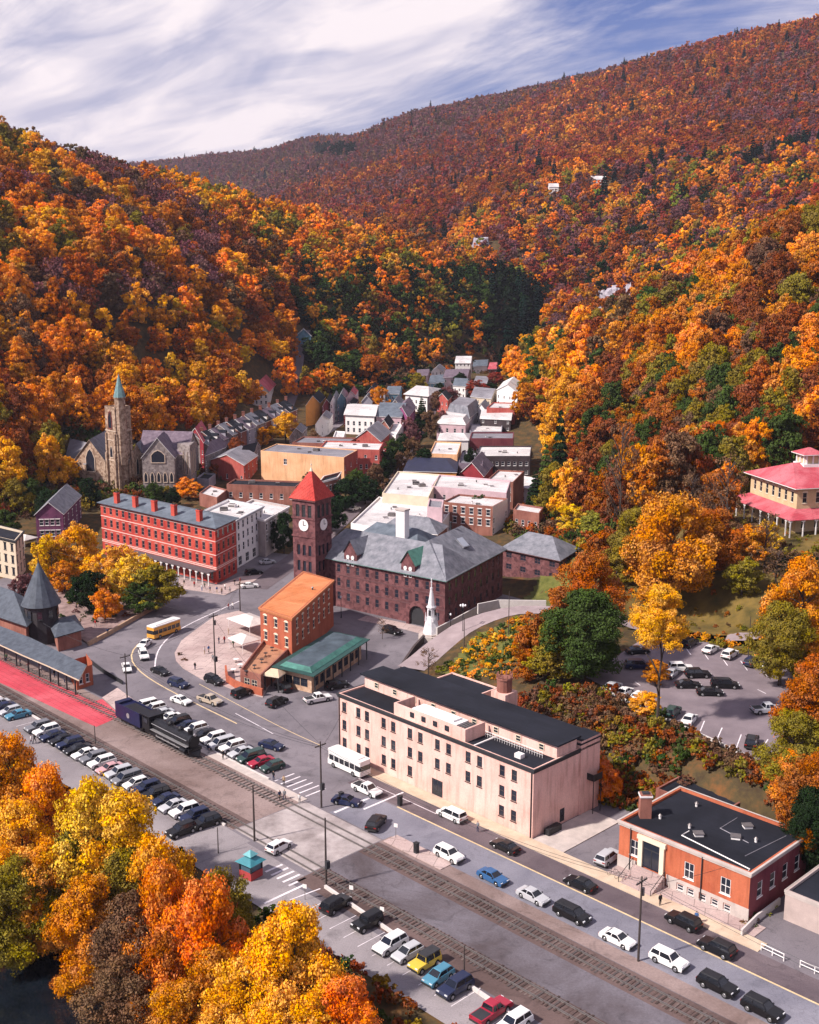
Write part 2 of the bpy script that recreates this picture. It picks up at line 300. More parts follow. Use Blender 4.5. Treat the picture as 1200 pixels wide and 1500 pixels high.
vs = np.stack([_gx * _gy, _gy, GZ], -1).reshape(-1, 3); nc, nr = len(GPX), len(GY)
ii = (np.arange(nr - 1)[:, None] * nc + np.arange(nc - 1)[None]).ravel(); fs = np.stack([ii, ii + 1, ii + 1 + nc, ii + nc], 1)
def np_mesh(name, v, f, mats, smooth=False):
    me = bpy.data.meshes.new(name); k = f.shape[1]
    me.vertices.add(len(v)); me.vertices.foreach_set('co', np.ascontiguousarray(v, np.float32).ravel())
    me.loops.add(f.size); me.loops.foreach_set('vertex_index', np.ascontiguousarray(f, np.int32).ravel())
    me.polygons.add(len(f)); me.polygons.foreach_set('loop_start', np.arange(0, f.size, k, dtype=np.int32))
    for q in mats: me.materials.append(q)
    me.update(calc_edges=True); me.validate()
    if smooth: me.polygons.foreach_set('use_smooth', np.ones(len(f), bool))
    return me
struct(inst('terrain', np_mesh('terrain', vs, fs, [hill_m], True)))

# ------------------------------------------------------------------ ground sheets
def sheet(name, poly, z, mat, parent=None, kind='structure'):
    mb = MB(); mb.face([(p[0], p[1], z) for p in poly]); o = mb.build(name, mat, parent)
    if kind and parent is None: o['kind'] = kind
    return o
def uvr(u0, u1, v0, v1): return [UV(u0, v0), UV(u1, v0), UV(u1, v1), UV(u0, v1)]
def ribbon(name, pts, w, mat, lift=.05, drape=False, step=3.0, parent=None, z=None):
    # pts: (x, y[, z]); resampled, constant width
    p = [Vector((*q[:2], q[2] if len(q) > 2 else 0)) for q in pts]; out = []
    for a, b in zip(p[:-1], p[1:]):
        k = max(1, int((b - a).length / step)); out += [a.lerp(b, i / k) for i in range(k)]
    out.append(p[-1])
    for _ in range(4): out = [out[0]] + [(out[i - 1] + out[i] * 2 + out[i + 1]) / 4 for i in range(1, len(out) - 1)] + [out[-1]]
    mb = MB(); Lp = []; 
    for i, c in enumerate(out):
        d = (out[min(i + 1, len(out) - 1)] - out[max(i - 1, 0)]); d.z = 0; d.normalize(); s = Vector((d.y, -d.x, 0)) * w / 2
        zz_ = [c.z if not drape else max(Tz(q.x, q.y) for q in (c - s, c, c + s)) + lift] * 2
        if z is not None: zz_ = [z, z]
        Lp.append(((c - s).x, (c - s).y, zz_[0])); Lp.append(((c + s).x, (c + s).y, zz_[1]))
    mb.v = Lp; mb.f = [(2 * i, 2 * i + 1, 2 * i + 3, 2 * i + 2) for i in range(len(out) - 1)]; mb.m = [0] * len(mb.f)
    o = mb.build(name, mat, parent)
    if parent is None: o['kind'] = 'structure'
    return o
road = sheet('road', [UV(-175, -20), UV(108, -20), UV(108, 33), UV(53, 38), UV(-30, 38.5), UV(-46, 52), UV(-57, 84), UV(-58, 116), UV(-110, 116), UV(-148, 100), UV(-174, 60)], 0.0, asph)
sheet('road', uvr(-8, 108, 4.5, 13.2), .006, asph_blue)
sheet('road', uvr(-14, 108, 13.5, 17.8), .006, asph_dk)
# river, bank side
sheet('river', [UV(-260, -29), UV(140, -29), UV(140, -160), UV(-260, -160)], -8.0, pm('river_water', (.006, .009, .014), .08, .3, .3, bump=.2, spec=.5))
# lower lot + rail land
sheet('parking_lot', uvr(-174, -9, -19.9, -9.9), .006, asph_lot)
sheet('parking_lot', [UV(-8.9, -20), UV(108, -20), UV(108, -17.5), UV(46, -13.4), UV(20, -10.9), UV(9, -10.6), UV(-8.9, -10.6)], .006, asph_lot)
sheet('rail_bed', uvr(-174, -13.8, -9.7, 4.2), .010, dirt)
sheet('rail_bed', uvr(4.4, 108, -13.2, 4.3), .008, gravel)
sheet('rail_bed', uvr(4.4, 108, -.6, 3.4), .014, ballast)
sheet('rail_bed', uvr(4.4, 108, -12.2, -6.9), .014, ballast)
sheet('verge', uvr(4.4, 108, 3.5, 6.0), .018, dirt)
sheet('rail_bed', uvr(-174, -13.8, -9.5, -6.2), .016, ballast)
sheet('platform', [P(-160, 893), P(-60, 935), P(0, 963), P(60, 993), P(120, 1019), P(140, 1027), P(150, 1024), P(170, 1042), P(171, 1052), P(141, 1065), P(110, 1051), P(0, 1000), P(-160, 921)], .022, red_plat)
sheet('level_crossing', uvr(-13.6, 4.2, -9.4, 4.2), .020, pm('crossing_boards', (.27, .22, .22), .85, .35, .25, c2=(.47, .41, .41), det=12))
# ------------------------------------------------------------------ buildings
WIN = {}
def win_mesh(w, h, fm, style):
    k = (round(w, 2), round(h, 2), fm.name, style)
    if k in WIN: return WIN[k]
    f = .09 if style != 'far' else .12; mb = MB(); y0, y1 = .05, .16
    mb.box((-w / 2, y0, 0), (-w / 2 + f, y1, h)).box((w / 2 - f, y0, 0), (w / 2, y1, h)).box((-w / 2 + f, y0, 0), (w / 2 - f, y1, f)).box((-w / 2 + f, y0, h - f), (w / 2 - f, y1, h))
    mb.box((-w / 2 + f, y0 + .02, h * .5 - .04), (w / 2 - f, y1 - .01, h * .5 + .04))
    if w > 1.3: mb.box((-.04, y0 + .03, f), (.04, y1 - .02, h - f))
    if style in ('sill', 'hood', 'arch'): mb.box((-w / 2 - .1, -.1, -.14), (w / 2 + .1, .04, -.01))
    if style == 'hood': mb.box((-w / 2 - .14, -.12, h + .02), (w / 2 + .14, .03, h + .26))
    if style == 'arch':
        pr = [(-w / 2 - .14, h + .0), (w / 2 + .14, h + .0), (w / 2 + .1, h + .22), (w / 4, h + .42), (-w / 4, h + .42), (-w / 2 - .1, h + .22)]
        i = len(mb.v); mb.v += [(x, -.1, z) for x, z in pr] + [(x, .03, z) for x, z in pr]
        mb.f += [tuple(i + k for k in range(6)), tuple(i + 11 - k for k in range(6))] + [(i + (k + 1) % 6, i + k, i + 6 + k, i + 6 + (k + 1) % 6) for k in range(6)]; mb.m += [0] * 8
    p = MB(); p.box((-w / 2 + f, .10, f), (w / 2 - f, .125, h - f))
    WIN[k] = (mb.mesh('window', fm), p.mesh('pane', glass)); return WIN[k]
def outset(q, d):
    n = len(q); r = []
    for i in range(n):
        a, b, c = Vector(q[i - 1]), Vector(q[i]), Vector(q[(i + 1) % n]); e, f = (b - a).normalized(), (c - b).normalized()
        n1, n2 = Vector((e.y, -e.x)), Vector((f.y, -f.x)); k = (n1 + n2); k /= max(.3, k.dot(n1)); r.append(tuple(b + k * d))
    return r
def lp(a, b, t): return (a[0] + (b[0] - a[0]) * t, a[1] + (b[1] - a[1]) * t)
def grid_open(Lw, spec, z0):
    # spec: dict(n, rows, w, h, sill, fl, m0, m1, skip)
    o = []; n = spec['n']; m0 = spec.get('m0', 1.0); m1 = spec.get('m1', m0)
    for r in range(spec['rows']):
        for c in range(n):
            if (c, r) in spec.get('skip', ()): continue
            uc = m0 + spec['w'] / 2 + (Lw - m0 - m1 - spec['w']) * (c / (n - 1) if n > 1 else .5)
            if 'pos' in spec: uc = spec['pos'][c] * Lw
            zb = z0 + spec['sill'] + r * spec['fl']; o.append((uc - spec['w'] / 2, uc + spec['w'] / 2, zb, zb + (spec['hs'][r] if 'hs' in spec else spec['h'])))
    return o
def panel(mb, a, b, z0, z1, ops, m=0, dep=.2):
    a, b = Vector(a), Vector(b); Lw = (b - a).length; d = (b - a) / Lw; nin = Vector((-d.y, d.x))
    ops = [o for o in ops if o[0] > .05 and o[1] < Lw - .05 and o[3] < z1 - .05]
    us = sorted({0.0, Lw, *[o[0] for o in ops], *[o[1] for o in ops]}); zs = sorted({z0, z1, *[o[2] for o in ops], *[o[3] for o in ops]})
    W3 = lambda u, z, k=0: (a.x + d.x * u + nin.x * k, a.y + d.y * u + nin.y * k, z)
    if len(ops) == 0: mb.face([W3(0, z0), W3(Lw, z0), W3(Lw, z1), W3(0, z1)], m); return ops
    for u0, u1 in zip(us[:-1], us[1:]):
        if u1 - u0 < 1e-4: continue
        run = z0
        for zA, zB in zip(zs[:-1], zs[1:]):
            hole = any(o[0] < (u0 + u1) / 2 < o[1] and o[2] < (zA + zB) / 2 < o[3] for o in ops)
            if hole:
                if zA > run + 1e-5: mb.face([W3(u0, run), W3(u1, run), W3(u1, zA), W3(u0, zA)], m)
                run = zB
        if z1 > run + 1e-5: mb.face([W3(u0, run), W3(u1, run), W3(u1, z1), W3(u0, z1)], m)
    for u0, u1, zA, zB in ops:
        c = [(u0, zA), (u1, zA), (u1, zB), (u0, zB)]
        for i in range(4):
            p, q = c[i], c[(i + 1) % 4]; mb.face([W3(*p), W3(*p, dep), W3(*q, dep), W3(*q)], m)
        mb.face([W3(*c[0], dep), W3(*c[1], dep), W3(*c[2], dep), W3(*c[3], dep)], m)
    return ops
SIDES = {'f': 0, 'r': 1, 'b': 2, 'l': 3}
def place_windows(root, quad, side, ops, fm, style, far):
    a, b = quad[side], quad[(side + 1) % len(quad)]; d = Vector((b[0] - a[0], b[1] - a[1])); Lw = d.length; d /= Lw; rz = math.atan2(d.y, d.x)
    for u0, u1, zA, zB in ops:
        st = style if (zB - zA) < 3.2 else 'plain'
        fr, pa = win_mesh(u1 - u0, zB - zA, fm, 'far' if far and st == 'plain' else st)
        w = inst('window', fr, root, (a[0] + d.x * (u0 + u1) / 2, a[1] + d.y * (u0 + u1) / 2, zA), rz); inst('pane', pa, w)
def hip_roof(q, z0, z1, t, along, over, m=0, th=.18):
    # returns MB of a hip/gable roof over quad q; along 0: ridge parallel to the front, 1: parallel to the sides
    e = outset(q, over); A, B, C, D = e if along == 0 else (e[1], e[2], e[3], e[0])
    m1, m2 = lp(A, D, .5), lp(B, C, .5); r1, r2 = lp(m1, m2, t), lp(m2, m1, t); mb = MB()
    P3 = lambda p, z: (p[0], p[1], z)
    up = [[P3(A, z0), P3(B, z0), P3(r2, z1), P3(r1, z1)], [P3(C, z0), P3(D, z0), P3(r1, z1), P3(r2, z1)]]
    if t > 0: up += [[P3(B, z0), P3(C, z0), P3(r2, z1)], [P3(D, z0), P3(A, z0), P3(r1, z1)]]
    for f in up: mb.face(f, m)
    for f in up: mb.face([(x, y, z - th) for x, y, z in f][::-1], m)
    ring = [A, B, C, D]
    if t > 0:
        for i in range(4): p, s = ring[i], ring[(i + 1) % 4]; mb.face([P3(p, z0 - th), P3(s, z0 - th), P3(s, z0), P3(p, z0)], 1)
    else:
        for p, s in ((A, B), (C, D)): mb.face([P3(p, z0 - th), P3(s, z0 - th), P3(s, z0), P3(p, z0)], 1)
        for p, r, s in ((B, r2, C), (D, r1, A)):
            for k, l in ((p, r), (r, s)):
                zk = z1 if k is r else z0; zl = z1 if l is r else z0; mb.face([P3(k, zk - th), P3(l, zl - th), P3(l, zl), P3(k, zk)], 1)
    return mb
FOOT = []
def bld(name, label, quad, zb, zt, wm, rm, roof=('flat',), win=(), fm=None, style='sill', cat='building', group=None, far=False, trim=None, par=.55, cornice=0, deep=3.0, sidem=None, over=.4, door=()):
    fm = fm or white_p; trim = trim or fm; FOOT.append(quad)
    cx_ = sum(p[0] for p in quad) / 4; cy_ = sum(p[1] for p in quad) / 4
    root = thing(name, label, cat, (cx_, cy_, zb), 0, group); q = [(p[0] - cx_, p[1] - cy_) for p in quad]; h = zt - zb
    mb = MB(); wl = {}
    for s, sp in win:
        i = SIDES[s]; Lw = math.dist(q[i], q[(i + 1) % 4]); wl.setdefault(i, []); wl[i] += grid_open(Lw, sp, 0)
    dl = {}
    for s, uc, w, hh, zs in door:
        i = SIDES[s]; Lw = math.dist(q[i], q[(i + 1) % 4]); dl.setdefault(i, []).append((uc * Lw - w / 2, uc * Lw + w / 2, zs, zs + hh))
    got = {}
    for i in range(4):
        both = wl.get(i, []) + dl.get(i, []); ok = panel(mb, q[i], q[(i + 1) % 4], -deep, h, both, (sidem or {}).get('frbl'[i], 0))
        got[i] = [o for o in ok if o in wl.get(i, [])]; dl[i] = [o for o in ok if o in dl.get(i, [])]
    mats = wm if isinstance(wm, (list, tuple)) else [wm]
    k = roof[0]
    if k == 'flat':
        inn = outset(q, -.3); zr = h - par
        for i in range(4):
            j = (i + 1) % 4; mb.face([(*q[i], h), (*q[j], h), (*inn[j], h), (*inn[i], h)]); mb.face([(*inn[i], h), (*inn[j], h), (*inn[j], zr), (*inn[i], zr)])
        rb = MB(); rb.face([(*p, zr) for p in inn]); ro = rb.build('roof', rm, root)
    elif k in ('hip', 'gable'):
        rh, along = roof[1], roof[2]; t = roof[3] if k == 'hip' else 0
        if k == 'gable':
            A, B, C, D = q if along == 0 else (q[1], q[2], q[3], q[0])
            for p, s in ((B, C), (D, A)): mpt = lp(p, s, .5); mb.face([(*p, h), (*s, h), (*mpt, h + rh)])
        sl = over * rh / max(1, math.dist(q[1], q[2]) / 2 if along == 0 else math.dist(q[0], q[1]) / 2)
        ro = hip_roof(q, h - sl + .12, h + rh + .12, t, along, over).build('roof', [rm, trim], root)
    elif k == 'mansard':
        rh, ins = roof[1], roof[2]; inn = outset(q, -ins); rb = MB(); e = outset(q, .25)
        for i in range(4): j = (i + 1) % 4; rb.face([(*e[i], h), (*e[j], h), (*inn[j], h + rh), (*inn[i], h + rh)]); rb.face([(*e[j], h), (*e[i], h), (*e[i], h - .25), (*e[j], h - .25)][::-1], 1)
        rb.face([(*p, h + rh) for p in inn], 2); rb.face([(*p, h - .25) for p in e][::-1], 1); ro = rb.build('roof', [rm, trim, roof[3] if len(roof) > 3 else rm], root)
    mb.build('wall', mats, root)
    if cornice:
        c = MB(); e0 = outset(q, .02)
        for dz, oo, th in ((0, cornice, .35), (-.36, cornice * .55, .3)):
            e = outset(q, oo); ei = outset(q, .004)
            for i in range(4):
                j = (i + 1) % 4; z1_, z0_ = h + .05 + dz, h + .05 + dz - th
                c.face([(*e[i], z0_), (*e[j], z0_), (*e[j], z1_), (*e[i], z1_)]); c.face([(*e[i], z1_), (*e[j], z1_), (*ei[j], z1_), (*ei[i], z1_)]); c.face([(*e[j], z0_), (*e[i], z0_), (*ei[i], z0_), (*ei[j], z0_)])
        c.build('cornice', trim, root)
    for i in range(4):
        if got[i]: place_windows(root, q, i, got[i], fm, style, far)
        for u0, u1, zA, zB in dl[i]:
            a, b = q[i], q[(i + 1) % 4]; d = (Vector(b) - Vector(a)).normalized(); u = (u0 + u1) / 2; w = (u1 - u0) / 2
            dm = MB(); dm.box((-w, .08, 0), (w, .16, zB - zA)).box((-w * .75, .06, .9), (-.08, .075, zB - zA - .3), 1).box((.08, .06, .9), (w * .75, .075, zB - zA - .3), 1)
            dm.build('door', [dark_p, glass], root, (a[0] + d.x * u, a[1] + d.y * u, zA), math.atan2(d.y, d.x))
    root['_h'] = h
    return root, q, ro
def chimney(root, x, y, z0, z1, w=.9, d=.7, m=None, cap=None):
    mb = MB(); mb.box((x - w / 2, y - d / 2, z0), (x + w / 2, y + d / 2, z1)).box((x - w / 2 - .1, y - d / 2 - .1, z1 - .35), (x + w / 2 + .1, y + d / 2 + .1, z1 - .12), 1).box((x - w * .3, y - d * .3, z1), (x + w * .3, y + d * .3, z1 + .18), 2)
    return mb.build('chimney', [m or MATS['hotel_brick'], cap or m or MATS['hotel_brick'], dark_p], root)
def roof_vent(root, x, y, z, k=0, m=None):
    mb = MB()
    if k == 0: mb.box((-.6, -.5, 0), (.6, .5, .35)).box((-.7, -.6, .35), (.7, .6, .45), 1)
    elif k == 1: mb.frus((0, 0), .18, .18, 0, .5, 8).frus((0, 0), .32, .1, .5, .75, 8, 1)
    else: mb.box((-1.1, -.8, 0), (1.1, .8, .9)).box((-.8, -.6, .9), (.8, .6, 1.05), 1).box((-1.0, -.85, .15), (1.0, -.81, .75), 1)
    return mb.build('roof_vent', [m or white_p, MATS['rail_steel']], root, (x, y, z), random.uniform(-.3, .3))
def uq(u0, u1, v0, v1): return [UV(u0, v0), UV(u1, v0), UV(u1, v1), UV(u0, v1)]

pink = wallm('pink_render', (.64, .38, .33), (.75, .485, .43))
hotel_b = brick('hotel_brick', (.36, .035, .03), (.50, .085, .06))
or_b = brick('orange_brick', (.33, .085, .048), (.43, .125, .07))
po_b = brick('post_office_brick', (.36, .09, .045), (.46, .135, .07))
sand = stone('brown_sandstone', (.115, .044, .05), (.24, .10, .105), 1.3)
church_st = stone('church_stone', (.24, .145, .10), (.58, .42, .32), 1.4)
grey_st = stone('grey_stone', (.20, .16, .16), (.40, .34, .33), 1.4)
br_b = brick('brown_brick', (.20, .075, .06), (.30, .13, .10))
red_b = brick('red_brick', (.33, .06, .055), (.43, .11, .09))
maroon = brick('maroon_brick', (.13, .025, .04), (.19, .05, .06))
tan_r = wallm('tan_render', (.64, .34, .18), (.74, .43, .25))

# --- the pink mill building
root, q, ro = bld('mill_building', 'long three-storey pink building with black roofs beside the main street', uq(-24, 19.6, 20.4, 36.0), 0, 11.0, pink, slate_d, ('flat',),
    [('f', dict(n=14, rows=3, w=1.05, h=1.75, sill=1.5, fl=3.25, pos=[.035, .118, .168, .262, .315, .405, .46, .548, .604, .70, .755, .86, .915, .965], skip={(8, 0), (9, 0), (10, 0), (7, 0), (6, 0), (13, 0), (13, 1), (13, 2)}))], fm=pm('brown_frame', (.075, .05, .045), .7, .2, 1), style='sill', trim=dark_p, par=.25, cornice=.25, door=(('f', .548, 2.4, 2.8, .1), ('r', .45, 1.2, 2.2, .3)))
def loc_uv(root, u, v): x, y = UV(u, v); return (x - root.location.x, y - root.location.y)
def lbox(mb, u0, u1, v0, v1, z0, z1, root, m=0, top=None):
    pts = [loc_uv(root, u0, v0), loc_uv(root, u1, v0), loc_uv(root, u1, v1), loc_uv(root, u0, v1)]; return mb.prism(pts, z0, z1, m, top)
mb = MB(); lbox(mb, -23.6, 19.2, 26.2, 31.0, 10.7, 13.0, root); mb.build('clerestory_wall', pink, root)
mb = MB(); lbox(mb, -24.2, 19.9, 25.6, 31.2, 13.0, 13.25, root, 0); lbox(mb, -24.2, 19.9, 31.05, 36.4, 11.6, 11.85, root, 0); mb.build('upper_roof', slate_d, root)
mb = MB(); lbox(mb, 16.5, 19.85, 31.4, 36.15, 0.02, 12.2, root, 0, 1); mb.build('stair_bay', [pink, slate_d], root)
for i in range(9):                                                          # clerestory windows
    u = -20.5 + i * 4.6; x, y = loc_uv(root, u, 26.2); f_, p_ = win_mesh(1.0, 1.0, cream_p, 'plain'); w_ = inst('window', f_, root, (x, y, 11.35), _a); w_.location.x -= V[0] * .17; w_.location.y -= V[1] * .17; inst('pane', p_, w_)
bx_ = MB()                                                                     # roof deck box
for a, b, c, d in ((-10.5, 5.5, 20.8, 21.1), (-10.5, -10.2, 21.1, 25.4), (5.2, 5.5, 21.1, 25.4)): lbox(bx_, a, b, c, d, 10.6, 12.9, root)
bx_.build('roof_deck_wall', pink, root)
for i in range(4):
    x, y = loc_uv(root, -6.2 + i * 2.6, 20.8); w_ = inst('window', win_mesh(.85, .85, dark_p, 'plain')[0], root, (x - V[0] * .17, y - V[1] * .17, 11.6), _a); inst('pane', win_mesh(.85, .85, dark_p, 'plain')[1], w_)
mb = MB(); lbox(mb, -7.5, 2.5, 22.0, 24.8, 12.2, 12.5, root); lbox(mb, -6.8, 1.5, 22.4, 24.3, 12.5, 12.8, root); mb.build('skylight', white_p, root)
mb = MB()
for i in range(5): lbox(mb, 2.6 + i * .5, 2.9 + i * .5, 22.2, 24.6, 10.8, 12.4, root)
mb.build('roof_plant', [steel], root)
mb = MB(); lbox(mb, 14.3, 15.5, 22.2, 23.2, 10.76, 11.4, root); mb.build('roof_hatch', white_p, root)
mb = MB(); lbox(mb, 7.2, 7.45, 20.9, 26.0, 10.78, 10.95, root); mb.build('roof_curb', white_p, root)
mb = MB()
for i in range(24):
    u = 6.0 + i * .5; x, y = loc_uv(root, u, 24.9); mb.tube([(x, y, 10.75), (x, y, 11.7)], .03, 4)
x0, y0 = loc_uv(root, 6, 24.9); x1, y1 = loc_uv(root, 17.6, 24.9); mb.tube([(x0, y0, 11.7), (x1, y1, 11.7)], .04, 4); mb.tube([(x0, y0, 11.25), (x1, y1, 11.25)], .03, 4); mb.build('roof_railing', white_p, root)
for u in (-23.7, 19.3):
    mb = MB(); x, y = loc_uv(root, u, 20.28); mb.tube([(x, y, 0.1), (x, y, 10.6)], .1, 6); mb.build('downpipe', dark_p, root)
mb = MB(); lbox(mb, 19.65, 21.2, 33.0, 35.2, 5.5, 5.65, root); lbox(mb, 19.65, 21.2, 33.0, 33.05, 5.65, 6.6, root); lbox(mb, 21.15, 21.2, 33.05, 35.2, 5.65, 6.6, root); lbox(mb, 21.0, 21.1, 33.1, 33.2, .02, 5.5, root); lbox(mb, 21.0, 21.1, 35.0, 35.1, .02, 5.5, root); mb.build('fire_escape', iron, root)
mb = MB(); lbox(mb, 19.64, 19.72, 34.0, 35.0, 5.66, 7.8, root); mb.build('upper_door', dark_p, root)
mb = MB(); lbox(mb, 20.0, 21.0, 22.6, 25.6, .02, 1.1, root); mb.build('planter', iron, root)
# --- low wing and chimney behind the pink building
root, q, ro = bld('back_wing', 'low dark-roofed wing behind the pink building', uq(-17, -6, 36.6, 41.5), 0, 11.3, pink, slate_d, ('flat',), par=.2)
r2 = thing('stair_tower', 'small pink stair tower with round brick top behind the pink building', 'tower', (*P(739, 1012, 12.2), 0))
mb = MB(); mb.box((-1.6, -1.6, -2), (1.6, 1.6, 12.2)); mb.build('wall', pink, r2, (0, 0, 0), _a)
mb = MB(); mb.frus((0, 0), 1.3, 1.3, 12.2, 14.4, 14).frus((0, 0), 1.45, 1.45, 14.4, 14.65, 14); mb.build('brick_drum', br_b, r2)
for k in range(10): a = k * .628; MB().box((-.12, -.12, 14.65), (.12, .12, 15.4)).build('crown_post', br_b, r2, (1.28 * math.cos(a), 1.28 * math.sin(a), 0))

# --- brick post office
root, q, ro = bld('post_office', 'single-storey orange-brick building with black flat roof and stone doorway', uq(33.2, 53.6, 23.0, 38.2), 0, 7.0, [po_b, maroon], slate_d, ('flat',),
    [('f', dict(n=3, rows=1, w=1.5, h=2.3, sill=2.6, fl=3, pos=[.13, .56, .83])), ('f', dict(n=5, rows=1, w=1.0, h=.9, sill=.35, fl=3, pos=[.5, .58, .67, .76, .85])), ('r', dict(n=4, rows=1, w=1.3, h=2.2, sill=2.6, fl=3, m0=2))], fm=white_p, style='sill', trim=conc, par=.35, cornice=.3, sidem={'r': 1, 'b': 1})  # end and rear walls: shade painted in with a darker brick than the front
mb = MB()
for a, b in ((36.6, 37.3), (40.1, 40.8)): lbox(mb, a, b, 22.65, 23.05, 1.6, 5.6, root)
lbox(mb, 36.4, 41.0, 22.6, 23.05, 5.6, 6.2, root); mb.build('door_surround', cream_p, root)
mb = MB(); lbox(mb, 37.3, 40.1, 22.93, 23.03, 1.6, 4.3, root); mb.build('door', [glass], root)
mb = MB(); lbox(mb, 37.3, 40.1, 22.9, 23.03, 4.32, 4.5, root, 0); lbox(mb, 37.3, 40.1, 22.94, 23.03, 4.5, 5.55, root, 1); lbox(mb, 38.65, 38.75, 22.88, 22.98, 1.6, 4.3, root, 0); mb.build('door_frame', [dark_p, glass], root)
mb = MB(); lbox(mb, 41.6, 53.7, 22.9, 22.99, .0, .3, root); lbox(mb, 33.1, 36.3, 22.9, 22.99, .0, 1.9, root); lbox(mb, 41.2, 53.7, 22.9, 22.99, 1.4, 1.9, root); lbox(mb, 52.6, 53.7, 22.92, 22.985, .3, 1.4, root); lbox(mb, 41.2, 42.0, 22.92, 22.985, .3, 1.4, root); mb.build('stone_base', conc, root)
for a, b in ((42.01, 42.85), (43.95, 44.48), (45.58, 46.32), (47.42, 48.15), (49.25, 49.99), (51.09, 52.59)):
    mb = MB(); lbox(mb, a, b, 22.925, 22.988, .3, 1.4, root); mb.build('base_block', conc, root)
for k in range(8):                                                          # entrance steps
    mb = MB(); lbox(mb, 36.2, 41.2, 19.2 + k * .42, 22.62, .02 if k == 0 else .2 * k, .2 * (k + 1), root); mb.build('step', conc_p, root)
for uu in (36.0, 41.25):
    mb = MB(); pts = [(*loc_uv(root, uu, 19.2), .9), (*loc_uv(root, uu, 22.5), 2.5)]; mb.tube(pts, .05, 5); mb.tube([pts[0], (pts[0][0], pts[0][1], 0)], .05, 5); mb.tube([pts[1], (pts[1][0], pts[1][1], 1.4)], .05, 5); mb.build('handrail', iron, root)
x, y = loc_uv(root, 34.6, 27.0); chimney(root, x, y, 6.0, 10.2, 1.6, 1.4, br_b, white_p)
for uu, vv, kk in ((38, 35, 1), (36.5, 28, 1), (46.5, 34.5, 0), (49.5, 31.5, 1), (43, 27.6, 0), (41, 28.5, 1), (47, 30.5, 0)):
    x, y = loc_uv(root, uu, vv); roof_vent(root, x, y, 6.66, kk)
mb = MB(); pts = [(*loc_uv(root, a, b), 6.75) for a, b in ((41.5, 27.6), (41.5, 25.8), (52.8, 24.2), (52.9, 23.5))]; mb.tube(pts, .09, 5); mb.build('roof_conduit', white_p, root)
for a, b in (((44, 36), (44, 31.5)), ((44, 31.5), (49, 30.5)), ((51.5, 36), (50.5, 27))):
    mb = MB(); mb.tube([(*loc_uv(root, *a), 6.70), (*loc_uv(root, *b), 6.70)], .07, 4); mb.build('roof_seam', roof_g, root)
for uu in (46.6, 35.2):
    mb = MB(); x, y = loc_uv(root, uu, 22.85); mb.tube([(x, y, .3), (x, y, 6.6)], .09, 6); mb.build('downpipe', dark_p, root)
bld('rear_annex', 'low flat black-roofed annex behind the brick post office chimney', uq(28.5, 40, 38.9, 46), 0, 5.0, br_b, slate_d, ('flat',), par=.3)
bld('garage_building', 'low pale concrete garage with black roof next to the post office', uq(56.5, 84, 27.0, 40), 0, 4.2, pm('pale_concrete', (.42, .33, .31), .9, .15, .4), slate_d, ('flat',), par=.4, trim=conc, cornice=.12)
# ------------------------------------------------------------------ courthouse, its annex and its neighbours
def v2(a): return Vector((a[0], a[1]))
def add(p, d, k=1.0): return (p[0] + d[0] * k, p[1] + d[1] * k)
cA, cB, cC = P(462, 813, 12), P(652, 850, 12), P(737, 805, 12); cD = add(cA, (v2(cC) - v2(cB)))
green_cu = pm('green_copper', (.10, .26, .20), .6, .25, 1)
root, q, ro = bld('courthouse', 'large brown sandstone courthouse with grey slate hip roof and dormers', [cA, cB, cC, cD], 0, 12, sand, slate, ('flat',),
    [('f', dict(n=11, rows=3, w=1.15, h=2.0, sill=1.9, fl=3.5, m0=7, m1=1.5, skip={(7, 0), (8, 0)})), ('r', dict(n=9, rows=3, w=1.1, h=2.0, sill=1.9, fl=3.5, m0=2))], fm=pm('brown_window_trim', (.12, .055, .06), .8, .2, 1), style='sill', trim=pm('gutter_green', (.12, .20, .19), .6, .3, 1), par=.02)
cg = MATS['gutter_green']
fq = [q[0], q[1], lp(q[1], q[2], .46), lp(q[0], q[3], .46)]; wq = [lp(q[0], q[1], .55), q[1], q[2], lp(q[3], q[2], .55)]
hip_roof(fq, 12.0, 18.0, .14, 0, .8).build('front_roof', [slate, cg], root); hip_roof(wq, 12.06, 18.6, .24, 1, .85).build('wing_roof', [slate, cg], root)
bq = [lp(q[0], q[3], .5), lp(wq[0], wq[3], .5), lp(wq[0], wq[3], .98), lp(q[0], q[3], .98)]; hip_roof(bq, 12.03, 16.2, .2, 0, .3).build('rear_roof', [roof_b, cg], root)
fd = (v2(q[1]) - v2(q[0])).normalized(); fn = Vector((fd.y, -fd.x)); frz = math.atan2(fd.y, fd.x); FLn = (v2(q[1]) - v2(q[0])).length
def fpt(u, o=0): return (q[0][0] + fd.x * u + fn.x * o, q[0][1] + fd.y * u + fn.y * o)
